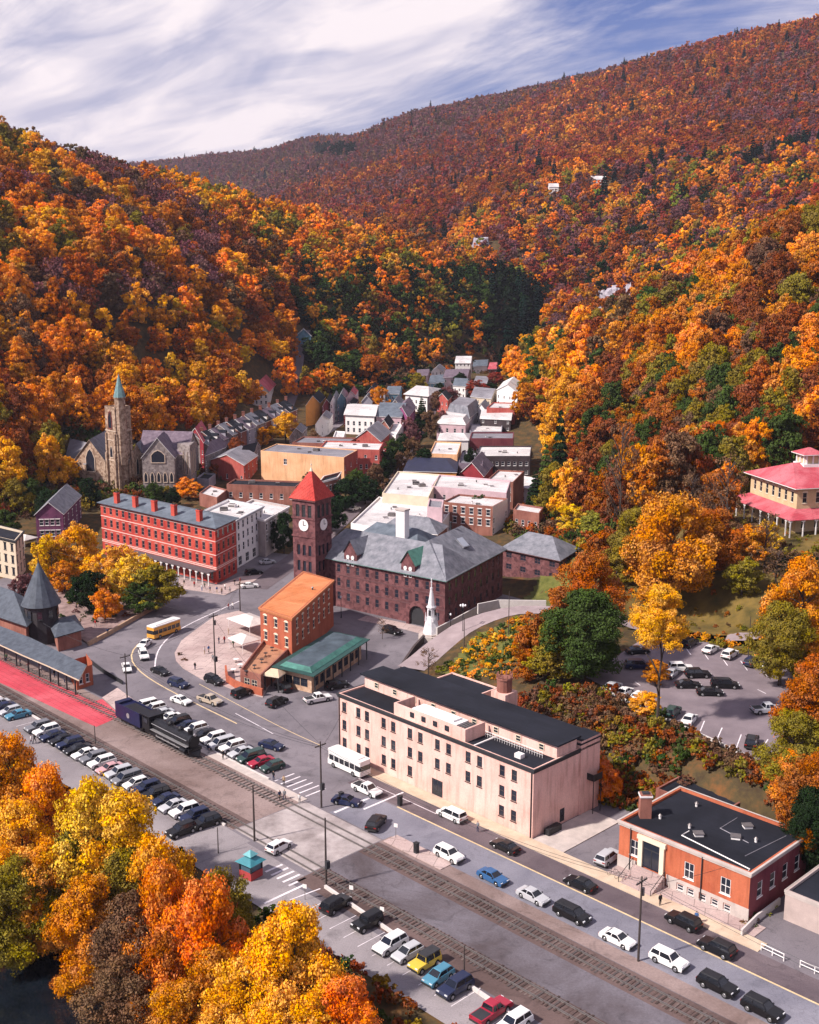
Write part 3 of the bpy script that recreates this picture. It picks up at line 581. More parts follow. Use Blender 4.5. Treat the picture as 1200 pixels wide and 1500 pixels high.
for u in (11.5, 29.0):                                                          # stone dormers
    x, y = fpt(u, .15); mb = MB(); w = 2.0
    mb.face([(-w, 0, 10.8), (w, 0, 10.8), (w, 0, 14.4), (0, 0, 17.2), (-w, 0, 14.4)]); mb.face([(-w, 7, 10.8), (-w, 0, 10.8), (-w, 0, 14.4), (-w, 7, 14.4)]); mb.face([(w, 0, 10.8), (w, 7, 10.8), (w, 7, 14.4), (w, 0, 14.4)])
    d_ = mb.build('dormer', sand, root, (x, y, 0), frz)
    mb = MB(); mb.face([(-w - .3, -.3, 14.2), (0, -.3, 17.5), (0, 7, 17.5), (-w - .3, 7, 14.2)][::-1]); mb.face([(w + .3, -.3, 14.2), (0, -.3, 17.5), (0, 7, 17.5), (w + .3, 7, 14.2)]); mb.face([(-w - .3, -.3, 14.0), (0, -.3, 17.3), (0, 7, 17.3), (-w - .3, 7, 14.0)]); mb.face([(w + .3, -.3, 14.0), (0, -.3, 17.3), (0, 7, 17.3), (w + .3, 7, 14.0)][::-1])
    mb.build('dormer_roof', green_cu if u > 20 else slate, d_)
    for s in (-.75, .75):
        mb = MB(); mb.frus((0, 0), .5, .5, 0, .14, 12); o = mb.build('round_window', [white_p], d_, (s, -.02, 13.2)); o.rotation_euler = (R(90), 0, 0)
        f_, p_ = win_mesh(.8, 1.6, white_p, 'plain'); w_ = inst('window', f_, d_, (s, -.18, 11.1)); inst('pane', p_, w_)
x, y = fpt(32.2, .55); mb = MB()
arch = [(-2.2, 0), (-2.2, 2.6)] + [(-2.2 * math.cos(t), 2.6 + 2.2 * math.sin(t)) for t in np.linspace(.3, math.pi - .3, 7)] + [(2.2, 2.6), (2.2, 0)]
mb.face([(a, 0, b) for a, b in arch][::-1]); k_ = len(arch)
ou = [(-3.1, 0), (-3.1, 2.8)] + [(-3.1 * math.cos(t), 2.8 + 3.0 * math.sin(t)) for t in np.linspace(.3, math.pi - .3, 7)] + [(3.1, 2.8), (3.1, 0)]
mo = MB()
for i in range(k_ - 1): mo.face([(arch[i][0], -.5, arch[i][1]), (arch[i + 1][0], -.5, arch[i + 1][1]), (ou[i + 1][0], -.5, ou[i + 1][1]), (ou[i][0], -.5, ou[i][1])]); mo.face([(ou[i][0], -.5, ou[i][1]), (ou[i + 1][0], -.5, ou[i + 1][1]), (ou[i + 1][0], .55, ou[i + 1][1]), (ou[i][0], .55, ou[i][1])]); mo.face([(arch[i + 1][0], -.5, arch[i + 1][1]), (arch[i][0], -.5, arch[i][1]), (arch[i][0], .2, arch[i][1]), (arch[i + 1][0], .2, arch[i + 1][1])])
mo.build('entrance_arch', sand, root, (x, y, 0), frz); mb.build('entrance_door', dark_p, root, (x - fn.x * .1, y - fn.y * .1, 0), frz)
for z in (4.6, 8.1):
    mb = MB(); a, b = fpt(6.9, .0), fpt(FLn, .0); mb.prism([add(a, fn, .09), add(b, fn, .09), add(b, fn, -.01), add(a, fn, -.01)], z, z + .25); mb.build('string_course', MATS['brown_window_trim'], root)
for t_, h_ in ((.47, .05), (.62, .08)):
    pass
def hip_pt(u, v, z): e = lp(lp(q[0], q[1], u), lp(q[3], q[2], u), v); return (e[0], e[1], z)
mb = MB(); mb.box((-1.4, -1.0, 12), (1.4, 1.0, 21.5)).box((-1.6, -1.2, 21.5), (1.6, 1.2, 21.9), 1); mb.build('chimney', [white_p, conc], root, hip_pt(.38, .62, 0), frz)
mb = MB(); mb.box((-1.6, -1.2, 0), (1.6, 1.2, .35)).box((-1.4, -1.0, .35), (1.4, 1.0, .40), 1); o = mb.build('skylight', [slate, pm('skylight_glass', (.30, .32, .38), .2, 0)], root, hip_pt(.88, .55, 16.2), frz); o.rotation_euler = (0, R(36), frz - .12)
mb = MB(); mb.frus((0, 0), .25, .25, 17, 20.2, 8).frus((0, 0), .4, .4, 20.2, 20.4, 8); mb.build('flue', iron, root, hip_pt(.76, .62, 0))
# clock tower (a part of the courthouse)
tf = Vector((.85, -.53)).normalized(); ts = Vector((-tf.y, tf.x)); tw = 6.8; tr = P(461, 735, 26.8); tr = (tr[0] - root.location.x, tr[1] - root.location.y)
tq = [add(tr, tf, -tw), tr, add(tr, ts, tw), add(add(tr, tf, -tw), ts, tw)]
mb = MB(); trz = math.atan2(tf.y, tf.x)
ops0 = [(u - .45, u + .45, z, z + 2.6) for u in (1.7, 3.4, 5.1) for z in (9.0, 13.0)] + [(u - .55, u + .55, 22.6, 25.6) for u in (1.6, 3.4, 5.2)]
for i in range(4): okk = panel(mb, tq[i], tq[(i + 1) % 4], -1, 26.8, ops0, 0, .45)
tow = mb.build('clock_tower', sand, root)
for i in (0, 1):
    a, b = Vector(tq[i]), Vector(tq[(i + 1) % 4]); d = (b - a).normalized(); nn = Vector((d.y, -d.x)); rz = math.atan2(d.y, d.x)
    for u0, u1, zA, zB in ops0:
        mb = MB(); mb.box((-(u1 - u0) / 2, -.12, 0), ((u1 - u0) / 2, -.04, zB - zA))
        if zA > 20:
            for s in range(7): mb.box((-(u1 - u0) / 2, -.2, s * .42), ((u1 - u0) / 2, -.12, s * .42 + .22))
        p_ = a + d * (u0 + u1) / 2 - nn * .32; mb.build('louvre' if zA > 20 else 'tower_window', dark_p if zA > 20 else glass, tow, (p_.x, p_.y, zA), rz)
    c_ = a + d * tw / 2 + nn * .05; mb = MB(); mb.frus((0, 0), 1.45, 1.45, 0, .12, 24).frus((0, 0), 1.62, 1.62, -.06, .05, 24, 1)
    o = mb.build('clock_face', [white_p, MATS['brown_window_trim']], tow, (c_.x, c_.y, 20.6)); o.rotation_euler = (R(90), 0, rz)
    mb = MB(); mb.box((-.06, -.2, 0), (.06, -.15, 1.1)).box((-.06, -.15, -.04), (.75, -.2, .08))
    mb.build('clock_hand', dark_p, tow, (c_.x + nn.x * .03, c_.y + nn.y * .03, 20.6), rz)
for z, o_ in ((17.6, .22), (22.1, .22), (26.7, .5)):
    e = outset(tq, o_); mb = MB(); mb.prism(e, z, z + .4); mb.build('tower_band', sand, tow)
e = outset(tq, .65); ap = lp(tq[0], tq[2], .5); mb = MB()
for i in range(4): mb.face([(*e[i], 27.1), (*e[(i + 1) % 4], 27.1), (*ap, 34.0)])
mb.face([(*p, 27.1) for p in e][::-1]); mb.build('tower_roof', roof_red, root)
mb = MB(); mb.frus(ap, .45, .12, 33.5, 34.4, 8).frus(ap, .1, .05, 34.4, 36.2, 6).frus(ap, .22, .22, 35.0, 35.25, 8); mb.build('finial', cream_p, root)
# annex
a1, a2, a3 = P(735, 802, 9), P(819, 819, 9), P(846, 802, 9)
bld('courthouse_annex', 'two-storey brown annex with grey hip roof joined to the courthouse rear', [add(a1, (.3, .3)), a2, a3, add(add(a1, (.3, .3)), v2(a3) - v2(a2))], 1.0, 9.0, sand, slate, ('hip', 3.6, 0, .3),
    [('f', dict(n=4, rows=2, w=1.9, h=1.5, sill=2.4, fl=3.1, m0=1.2)), ('r', dict(n=3, rows=2, w=1.5, h=1.5, sill=2.4, fl=3.1))], fm=MATS['brown_window_trim'], style='sill', over=.7)
# orange brick building and the market
oq = [P(381, 890, 11), P(427, 905, 11), P(488, 850, 11)]; oq.append(add(oq[0], v2(oq[2]) - v2(oq[1])))
root, q, ro = bld('brick_shop', 'three-storey orange-brick shop with plain orange roof in front of the clock tower', oq, 0, 11, or_b, roof_or, ('flat',),
    [('f', dict(n=3, rows=2, w=1.1, h=1.9, sill=4.2, fl=3.5, m0=1.2)), ('r', dict(n=7, rows=2, w=1.15, h=1.9, sill=4.2, fl=3.5, m0=3.0, m1=3))], fm=cream_p, style='arch', par=.02, trim=pm('orange_trim', (.45, .16, .07), .8, .1, 1), cornice=.35)
roof_vent(root, 3, 3, 11.0, 1, dark_p)
mq = [P(397, 975, 4.5), P(460, 990, 4.5), P(543, 935, 4.5)]; mq.append(add(mq[0], v2(mq[2]) - v2(mq[1])))
iq = outset(mq, -1.6)
root, q, ro = bld('market_hall', 'low market building with dark roof edged in green metal', iq, 0, 4.4, pm('market_front', (.50, .26, .16), .85, .35, .9, c2=(.62, .45, .33)), roof_grn, ('mansard', .7, .8, pm('market_flat_roof', (.05, .07, .09), .6, .4, .3, c2=(.09, .12, .15))),
    [('f', dict(n=3, rows=1, w=1.8, h=1.7, sill=1.0, fl=3)), ('r', dict(n=8, rows=1, w=1.9, h=1.9, sill=.9, fl=3))], fm=dark_p, style='plain', trim=roof_grn)
mb = MB(); e = outset(q, 1.5); mb.face([(*p, 4.15) for p in e][::-1]); mb.face([(*p, 4.32) for p in e])
for i in range(4): mb.face([(*e[i], 4.15), (*e[(i + 1) % 4], 4.15), (*e[(i + 1) % 4], 4.32), (*e[i], 4.32)])
mb.build('eaves', [pm('dark_green_eaves', (.02, .06, .055), .6, .3, 1)], root)
for i in range(7):
    p_ = lp(e[1], e[2], .04 + i * .153); p_ = add(p_, (v2(q[0]) - v2(q[1])).normalized(), .35); mb = MB(); mb.box((p_[0] - .12, p_[1] - .12, -.1), (p_[0] + .12, p_[1] + .12, 4.14)); mb.build('post', dark_p, root)
tq2 = [P(352, 985, 3.3), P(382, 993, 3.3), P(426, 951, 3.3), P(388, 938, 3.3)]
root, q, ro = bld('terrace_pavilion', 'one-storey brick pavilion with rusty roof terrace below the brick shop', tq2, 0, 3.9, br_b, pm('terrace_deck', (.36, .17, .10), .85, .25, .5), ('flat',), [('f', dict(n=2, rows=1, w=1.5, h=1.6, sill=.9, fl=3))], fm=cream_p, par=.7)
for i in range(5):
    a = random.uniform(-2, 2); b = -3 + i * 2.2; p_ = lp(lp(q[0], q[1], .3 + .1 * (i % 3)), lp(q[3], q[2], .5), i / 5)
    mb = MB(); mb.frus((0, 0), .45, .45, .68, .74, 10).frus((0, 0), .05, .05, .02, .68, 6).frus((0, 0), .3, .3, 0, .04, 10); mb.build('terrace_table', dark_p, root, (p_[0], p_[1], 3.25))
a_w = thing('awning', 'small tan hipped awning at the pavilion entrance', 'awning', (*P(403, 1010), 0), R(UA) * .5)
hip_roof([(-1.7, -1.5), (1.7, -1.5), (1.7, 1.5), (-1.7, 1.5)], 3.4, 4.4, .3, 0, .2).build('canopy', [pm('tan_canvas', (.58, .42, .30), .9, .1, 1), cream_p], a_w)
for x, y in ((-1.5, -1.3), (1.5, -1.3), (1.5, 1.3), (-1.5, 1.3)):
    mb = MB(); mb.box((x - .1, y - .1, 0), (x + .1, y + .1, 3.3)); mb.build('post', dark_p, a_w)
# curved terrace wall with white tents in front of the brick shop
for pts, nm, lb in (([(331, 985), (333, 1000), (345, 1008), (362, 1014), (385, 1020)], 'garden_wall', 'low curved brick terrace wall with planting by the plaza'),):
    w_ = thing(nm, lb, 'wall', (*P(350, 1000), 0)); pp = [P(a, b) for a, b in pts]
    for (a, b) in zip(pp[:-1], pp[1:]):
        mb = MB(); d = (v2(b) - v2(a)).normalized(); s = Vector((-d.y, d.x)) * .2; x0, y0 = w_.location.x, w_.location.y
        mb.prism([(a[0] - s.x - x0, a[1] - s.y - y0), (b[0] - s.x - x0, b[1] - s.y - y0), (b[0] + s.x - x0, b[1] + s.y - y0), (a[0] + s.x - x0, a[1] + s.y - y0)], 0, 1.6); mb.build('wall_section', or_b, w_)
def tent(px, py, w, d, h, rz, label, name='marquee', m=None):
    t = thing(name, label, 'tent', (*P(px, py), 0), R(rz)); hw, hd = w / 2, d / 2
    hip_roof([(-hw, -hd), (hw, -hd), (hw, hd), (-hw, hd)], h, h + 1.1, .32, 0, .15).build('canopy', [m or pm('tent_canvas', (.56, .51, .49), .8, .12, .8), white_p], t)
    for x, y in ((-hw, -hd), (hw, -hd), (hw, hd), (-hw, hd)): mb = MB(); mb.tube([(x * .95, y * .95, 0), (x * .95, y * .95, h)], .06, 6); mb.build('pole', white_p, t)
tent(366, 926, 9, 6, 3.0, -48, 'large white marquee against the side of the brick shop')
tent(358, 952, 5.5, 4.5, 2.6, -48, 'smaller square white marquee on the plaza near the terrace')
tent(36, 800, 6, 5, 2.6, -30, 'white pointed tent beyond the station near the cream building')

# ------------------------------------------------------------------ hotel block
h1, h2, h3 = P(147, 735, 15.5), P(315, 772, 15.5), P(345, 758, 15.5)
root, q, ro = bld('hotel', 'long four-storey red-brick hotel with white string courses and row of chimneys', [h1, h2, h3, add(h1, v2(h3) - v2(h2))], 0, 15.5, hotel_b, roof_b, ('hip', 1.6, 0, .12),
    [('f', dict(n=17, rows=4, w=1.25, h=2.1, sill=1.1, fl=3.75, m0=1.3)), ('r', dict(n=4, rows=4, w=1.2, h=2.1, sill=1.1, fl=3.75, m0=1.2))], fm=pm('pale_red_trim', (.36, .16, .14), .8, .2, 1), style='arch', trim=pm('dark_blue_cornice', (.05, .06, .08), .6, .2, 1), over=.9)
for z in (3.9, 4.35, 7.7, 11.4, 14.3):
    for i in (0, 1):
        a, b = Vector(q[i]), Vector(q[i + 1]); d = (b - a).normalized(); nn = Vector((d.y, -d.x)); mb = MB()
        mb.prism([tuple(a + nn * .1 - d * .0), tuple(b + nn * .1 + d * .1), tuple(b - nn * .02), tuple(a - nn * .02)], z, z + .22); mb.build('string_course', pm('pink_stone_band', (.68, .44, .40), .8, .1, 1), root)
fd = (v2(q[1]) - v2(q[0])).normalized(); rz = math.atan2(fd.y, fd.x)
for i, t in enumerate((.14, .31, .48, .65, .86)):
    p_ = lp(lp(q[0], q[1], t), lp(q[3], q[2], t), .10); c_ = chimney(root, 0, 0, 15.3, 18.9, 1.5, 1.1, hotel_b); c_.location = (*p_, 0); c_.rotation_euler = (0, 0, rz)
nn = Vector((fd.y, -fd.x)); a, b = v2(q[0]) + fd * 16, v2(q[1]); mb = MB(); mb.prism([tuple(a + nn * 3.0), tuple(b + nn * 3.0), tuple(b + nn * .06), tuple(a + nn * .06)], 3.45, 3.7); mb.build('porch_roof', pm('porch_slate', (.10, .08, .09), .7, .2, 1), root)
for i in range(15):
    p_ = a + (b - a) * (i / 14.0) + nn * 2.8; mb = MB(); mb.box((-.11, -.11, 0), (.11, .11, 3.45)).box((-.5, -.06, 3.0), (.5, .06, 3.44)); mb.build('porch_post', white_p, root, (p_.x, p_.y, 0), rz)
b1, b2 = P(346, 763, 13.5), P(385, 743, 13.5); hd_ = (v2(h1) - v2(h2)).normalized()
r_, q, _ = bld('white_townhouse', 'narrow white three-storey building joined to the hotel side', [add(b1, hd_, 15), b1, b2, add(b2, hd_, 15)], 0, 13.8, white_p, roof_w, ('flat',), [('r', dict(n=6, rows=3, w=1.15, h=2.2, sill=4.3, fl=3.2, m0=1.0)), ('r', dict(n=4, rows=1, w=2.4, h=2.6, sill=.4, fl=3, m0=.8))], fm=white_p, style='hood', cornice=.5, trim=pm('grey_cornice', (.36, .36, .40), .7, .15, 1))
for i in range(6): roof_vent(r_, random.uniform(-4, 4), random.uniform(-6, 6), 13.25, i % 3, iron if i % 2 else white_p)
c1, c2 = P(388, 764, 10.5), P(423, 744, 10.5)
r_, q, _ = bld('grey_townhouse', 'pale two-storey building with white roof beyond the white townhouse', [add(c1, hd_, 16), c1, c2, add(c2, hd_, 16)], .8, 11, pm('pale_grey_render', (.40, .34, .33), .9, .15, .5), roof_w, ('flat',), [('r', dict(n=6, rows=2, w=1.1, h=1.9, sill=3.6, fl=3.2))], fm=white_p, style='hood', cornice=.35)
for i in range(5): roof_vent(r_, random.uniform(-5, 5), random.uniform(-5, 5), 9.65, i % 3, iron)
# buildings at the edge behind the station
root, q, ro = bld('cream_building', 'cream three-storey building with dark roof at the photo edge behind the station', [P(-75, 770, 11), P(22, 792, 11), P(34, 778, 11), P(-50, 758, 11)], 0, 11, pm('cream_render', (.58, .47, .36), .9, .1, .4), slate_d, ('flat',), [('f', dict(n=10, rows=3, w=1.1, h=1.9, sill=1.3, fl=3.3)), ('r', dict(n=3, rows=3, w=1.0, h=1.9, sill=1.3, fl=3.3))], fm=dark_p, style='hood', cornice=.4, trim=dark_p)
bld('purple_house', 'purple house with grey roof among yellow trees beside the hotel', [P(52, 753, 9), P(92, 752, 9), P(118, 725, 9), P(80, 724, 9)], 1, 9, pm('purple_render', (.12, .04, .10), .9, .3, .5, c2=(.20, .06, .13)), slate, ('gable', 3.5, 1), [('f', dict(n=4, rows=2, w=1.2, h=1.8, sill=1.0, fl=3.4)), ('r', dict(n=5, rows=2, w=1.1, h=1.8, sill=1.0, fl=3.4))], style='hood', cat='house')

# ------------------------------------------------------------------ church and parish house
root, q, ro = bld('church', 'brown stone church with tall square tower and blue-green spire', [P(114, 706, 5), P(156, 711, 5), P(186, 690, 5), P(144, 686, 5)], 5, 14, church_st, slate, ('gable', 7.0, 1), fm=church_st, over=.5)
fd = (v2(q[1]) - v2(q[0])).normalized(); rz = math.atan2(fd.y, fd.x); mid = (v2(q[0]) + v2(q[1])) / 2; nn = Vector((fd.y, -fd.x))
def pointed(parent, x, y, z, w, h, rz, fr=.25, m=None):
    pts = [(-w / 2, 0), (w / 2, 0), (w / 2, h * .6), (w * .28, h * .86), (0, h), (-w * .28, h * .86), (-w / 2, h * .6)]
    o_ = [(a * (1 + 2 * fr / w), b * (1 + fr / h) - (fr if b == 0 else 0)) for a, b in pts]; mb = MB()
    mb.face([(a, -.16, b) for a, b in pts][::1], 1)
    for i in range(7):
        j = (i + 1) % 7; mb.face([(o_[i][0], -.26, o_[i][1]), (o_[j][0], -.26, o_[j][1]), (pts[j][0], -.26, pts[j][1]), (pts[i][0], -.26, pts[i][1])]); mb.face([(o_[j][0], -.26, o_[j][1]), (o_[i][0], -.26, o_[i][1]), (o_[i][0], .02, o_[i][1]), (o_[j][0], .02, o_[j][1])]); mb.face([(pts[i][0], -.26, pts[i][1]), (pts[j][0], -.26, pts[j][1]), (pts[j][0], -.16, pts[j][1]), (pts[i][0], -.16, pts[i][1])])
    return mb.build('pointed_window', [m or pm('pale_stone_trim', (.52, .40, .32), .85, .15, 1), glass], parent, (x, y, z), rz)
pointed(root, mid.x, mid.y, 4.6, 4.0, 8.0, rz)
sd_ = (v2(q[2]) - v2(q[1])).normalized(); srz = math.atan2(sd_.y, sd_.x)
tw = 6.4; tr = P(174, 714, 5); tr = Vector((tr[0] - root.location.x, tr[1] - root.location.y)); tf = Vector((.72, -.69)).normalized(); ts = Vector((-tf.y, tf.x))
tq = [tuple(tr - tf * tw), tuple(tr), tuple(tr + ts * tw), tuple(tr - tf * tw + ts * tw)]; mb = MB()
for i in range(4): panel(mb, tq[i], tq[(i + 1) % 4], -3, 28.5, [(2.2, 4.2, 21.0, 26.6)], 0, .5)
inn = outset(tq, -.5)
for i in range(4):
    j = (i + 1) % 4; mb.face([(*tq[i], 28.5), (*tq[j], 28.5), (*inn[j], 28.5), (*inn[i], 28.5)]); mb.face([(*inn[i], 28.5), (*inn[j], 28.5), (*inn[j], 27.5), (*inn[i], 27.5)])
mb.face([(*p, 27.5) for p in inn]); tow = mb.build('bell_tower', church_st, root)
for i in (0, 1):
    a, b = Vector(tq[i]), Vector(tq[i + 1]); d = (b - a).normalized(); c_ = a + d * tw / 2; r0 = math.atan2(d.y, d.x); n0 = Vector((d.y, -d.x))
    pointed(tow, c_.x, c_.y, 20.9, 1.9, 5.8, r0, m=pm('red_louvre', (.20, .06, .05), .9, .2, 1)); pointed(tow, c_.x, c_.y, 10.5, 1.6, 4.0, r0)
    for k in (-1, 1):
        p_ = c_ + d * k * (tw / 2 - .5); mb = MB(); mb.prism([(-.5, -.8), (.5, -.8), (.5, .0), (-.5, .0)], -2, 12).prism([(-.4, -.5), (.4, -.5), (.4, 0), (-.4, 0)], 12, 19); mb.build('buttress', church_st, tow, (p_.x, p_.y, 0), r0)
for z in (9.2, 16.5, 19.8): mb = MB(); mb.prism(outset(tq, .18), z, z + .3); mb.build('stone_band', MATS['pale_stone_trim'], tow)
tp_ = lp(tq[1], tq[2], .35); mb = MB(); mb.frus(tp_, 1.9, 1.9, 8, 31.5, 8).frus(tp_, 2.15, 2.15, 31.5, 31.9, 8); mb.build('stair_turret', church_st, root)
mb = MB(); mb.frus(tp_, 2.2, .05, 31.9, 40.0, 8); mb.build('spire', pm('verdigris', (.12, .22, .24), .6, .3, 1, c2=(.18, .30, .31)), root); mb = MB(); mb.tube([(*tp_, 39.8), (*tp_, 41.6)], .07, 5); mb.build('spire_cross', iron, root)
aL = [P(97, 672, 12), P(126, 680, 12), P(140, 660, 12), P(112, 652, 12)]; r2q = [(p[0] - root.location.x, p[1] - root.location.y) for p in aL]
mb = MB()
for i in range(4): panel(mb, r2q[i], r2q[(i + 1) % 4], -3, 7, [])
for p, s in ((r2q[1], r2q[2]), (r2q[3], r2q[0])): mb.face([(*p, 7), (*s, 7), (*lp(p, s, .5), 12)])
mb.build('aisle_wall', church_st, root); hip_roof(r2q, 7, 12.2, 0, 0, .4).build('aisle_roof', [roof_g, roof_w], root)
aL = [P(191, 712, 5), P(214, 706, 5), P(226, 695, 5), P(202, 700, 5)]; r2q = [(p[0] - root.location.x, p[1] - root.location.y) for p in aL]; mb = MB()
for i in range(4): panel(mb, r2q[i], r2q[(i + 1) % 4], -3, 8.5, [])
for p, s in ((r2q[0], r2q[1]), (r2q[2], r2q[3])): mb.face([(*p, 8.5), (*s, 8.5), (*lp(p, s, .5), 14.5)])
mb.build('transept_wall', church_st, root); hip_roof(r2q, 8.5, 14.8, 0, 1, .3).build('transept_roof', [slate, slate], root)
c_ = lp(r2q[0], r2q[1], .5); d = (v2(r2q[1]) - v2(r2q[0])); pointed(root, c_[0], c_[1], 3.5, 1.4, 6.0, math.atan2(d.y, d.x))
# parish house
pur_sl = pm('purple_slate', (.12, .085, .12), .8, .3, .6, c2=(.20, .15, .19))
root, q, ro = bld('parish_house', 'grey stone parish house with steep purple slate gables beside the church', [P(206, 703, 6), P(276, 706, 6), P(292, 690, 6), P(222, 688, 6)], 6, 16, grey_st, pur_sl, ('gable', 6.5, 0), [('r', dict(n=3, rows=2, w=1.0, h=2.6, sill=1.4, fl=4.2))], style='sill', fm=MATS['pale_stone_trim'])
gq = [P(210, 712, 5.5), P(257, 712, 5.5), P(266, 700, 5.5), P(220, 700, 5.5)]; g = [(p[0] - root.location.x, p[1] - root.location.y) for p in gq]; mb = MB()
for i in range(4): panel(mb, g[i], g[(i + 1) % 4], -3, 9.5, [(.8, 2.2, 1.2, 3.2), (3.4, 5.0, 1.2, 3.2), (6.5, 8.0, 1.2, 3.2)] if i == 0 else [])
for p, s in ((g[0], g[1]), (g[2], g[3])): mb.face([(*p, 9.5), (*s, 9.5), (*lp(p, s, .5), 16.5)])
mb.build('front_gable', grey_st, root); hip_roof(g, 9.5, 16.8, 0, 1, .4).build('gable_roof', [pur_sl, white_p], root); c_ = lp(g[0], g[1], .5); d = v2(g[1]) - v2(g[0]); r0 = math.atan2(d.y, d.x); pointed(root, c_[0], c_[1], 8.0, 4.6, 4.2, r0)
for k in range(5):
    p_ = lp(g[0], g[1], .1 + .2 * k); pointed(root, p_[0], p_[1], 1.0, 1.1, 3.4, r0)
tw_ = [P(262, 702, 6.5), P(280, 706, 6.5), P(288, 697, 6.5), P(271, 694, 6.5)]; g = [(p[0] - root.location.x, p[1] - root.location.y) for p in tw_]; mb = MB()
for i in range(4): panel(mb, g[i], g[(i + 1) % 4], -3, 13.5, [])
mb.face([(*p, 13.5) for p in g]); mb.build('choir_wall', grey_st, root)
for s in (0, 1):
    for k in range(3): p_ = lp(g[s], g[s + 1], .2 + .3 * k); d = v2(g[s + 1]) - v2(g[s]); pointed(root, p_[0], p_[1], 3.0, .7, 8.0, math.atan2(d.y, d.x), .15)
# monument
root = thing('war_monument', 'tall white gothic monument spire beside the courthouse', 'monument', (*P(632, 931, 1), 1.0)); wm_ = pm('monument_stone', (.62, .60, .64), .8, .2, 1, c2=(.74, .72, .76))
mb = MB(); mb.frus((0, 0), 2.9, 2.9, -1.5, .35, 8).frus((0, 0), 2.3, 2.3, .35, .7, 8); mb.build('steps', conc, root)
mb = MB(); mb.frus((0, 0), 1.9, 1.15, .7, 4.4, 8); mb.build('base', wm_, root); mb = MB(); mb.frus((0, 0), 1.0, .9, 4.4, 6.6, 8).frus((0, 0), 1.15, 1.15, 6.6, 6.9, 8); mb.build('shaft', wm_, root)
mb = MB(); mb.frus((0, 0), .85, .25, 6.9, 11.0, 8).frus((0, 0), .35, .35, 11.0, 11.2, 8).frus((0, 0), .14, .12, 11.2, 12.4, 6); mb.build('spire', wm_, root)
mb = MB(); mb.frus((0, 0), .2, .1, 12.4, 12.9, 8).frus((0, 0), .16, .16, 12.9, 13.3, 8); mb.build('statue', wm_, root)
for k in range(4):
    a = k * math.pi / 2 - .5; mb = MB(); mb.box((-.28, -.03, 4.9), (.28, .03, 6.2)); mb.build('niche', dark_p, root, (.93 * math.cos(a), .93 * math.sin(a), 0), a + math.pi / 2)
    mb = MB(); mb.frus((0, 0), .2, .03, 0, 2.0, 6); mb.build('pinnacle', wm_, root, (1.35 * math.cos(a + .78), 1.35 * math.sin(a + .78), 3.6))
# mansion
mA, mB_ = P(1101, 690, 31), P(1169, 712, 31); sv = (18, 4.6)
tan_m = pm('mansion_render', (.52, .38, .22), .9, .12, .5, c2=(.62, .47, .29))
root, q, ro = bld('mansion', 'tan hillside mansion with red-pink roofs, verandah and cupola', [mA, mB_, add(mB_, sv), add(mA, sv)], 19, 31, tan_m, roof_pink, ('hip', 3.6, 1, .30), [('f', dict(n=7, rows=1, w=1.15, h=2.6, sill=7.7, fl=4, m0=1.5)), ('f', dict(n=6, rows=1, w=1.2, h=2.4, sill=1.5, fl=4, m0=1.5)), ('r', dict(n=5, rows=1, w=1.2, h=2.6, sill=7.7, fl=4, m0=1.5)), ('r', dict(n=5, rows=1, w=1.2, h=2.4, sill=1.5, fl=4, m0=1.5))], fm=cream_p, style='arch', over=1.5, trim=white_p)
e0, e1 = outset(q, 4.0), outset(q, .05); mb = MB()
for i in range(4): j = (i + 1) % 4; mb.face([(*e0[i], 4.6), (*e0[j], 4.6), (*e1[j], 6.4), (*e1[i], 6.4)]); mb.face([(*e0[j], 4.45), (*e0[i], 4.45), (*e1[i], 6.25), (*e1[j], 6.25)]); mb.face([(*e0[i], 4.45), (*e0[j], 4.45), (*e0[j], 4.6), (*e0[i], 4.6)])
mb.build('verandah_roof', roof_pink, root)
for i in (0, 1):
    e = outset(q, 3.7)
    for k in range(8): p_ = lp(e[i], e[i + 1], k / 7.5); mb = MB(); mb.box((-.12, -.12, -.6), (.12, .12, 4.5)).box((-.5, -.05, 4.0), (.5, .05, 4.5)); mb.build('verandah_post', white_p, root, (*p_, 0), math.atan2(e[i + 1][1] - e[i][1], e[i + 1][0] - e[i][0]))
mb = MB(); mb.prism(outset(q, 3.9), -1.5, .3); mb.build('verandah_floor', conc, root)
mb = MB(); mb.box((-2.6, -2.6, 14.2), (2.6, 2.6, 15.6)).box((-2.0, -2.0, 15.6), (2.0, 2.0, 17.6), 1); mb.build('cupola_base', [white_p, tan_m], root, (0, 0, 0), .2)
for k in range(12):
    s = k // 3; o_ = (-1.7 + (k % 3) * 1.7); x, y = ((o_, -2.15), (2.15, o_), (o_, 2.15), (-2.15, o_))[s]; mb = MB(); mb.box((-.18, -.18, 15.6), (.18, .18, 18.0)); mb.build('cupola_post', white_p, root, (x * math.cos(.2) - y * math.sin(.2), x * math.sin(.2) + y * math.cos(.2), 0), .2)
c_ = hip_roof([(-2.2, -2.2), (2.2, -2.2), (2.2, 2.2), (-2.2, 2.2)], 18, 19.4, .45, 0, .9).build('cupola_roof', [roof_pink, white_p], root, (0, 0, 0), .2)
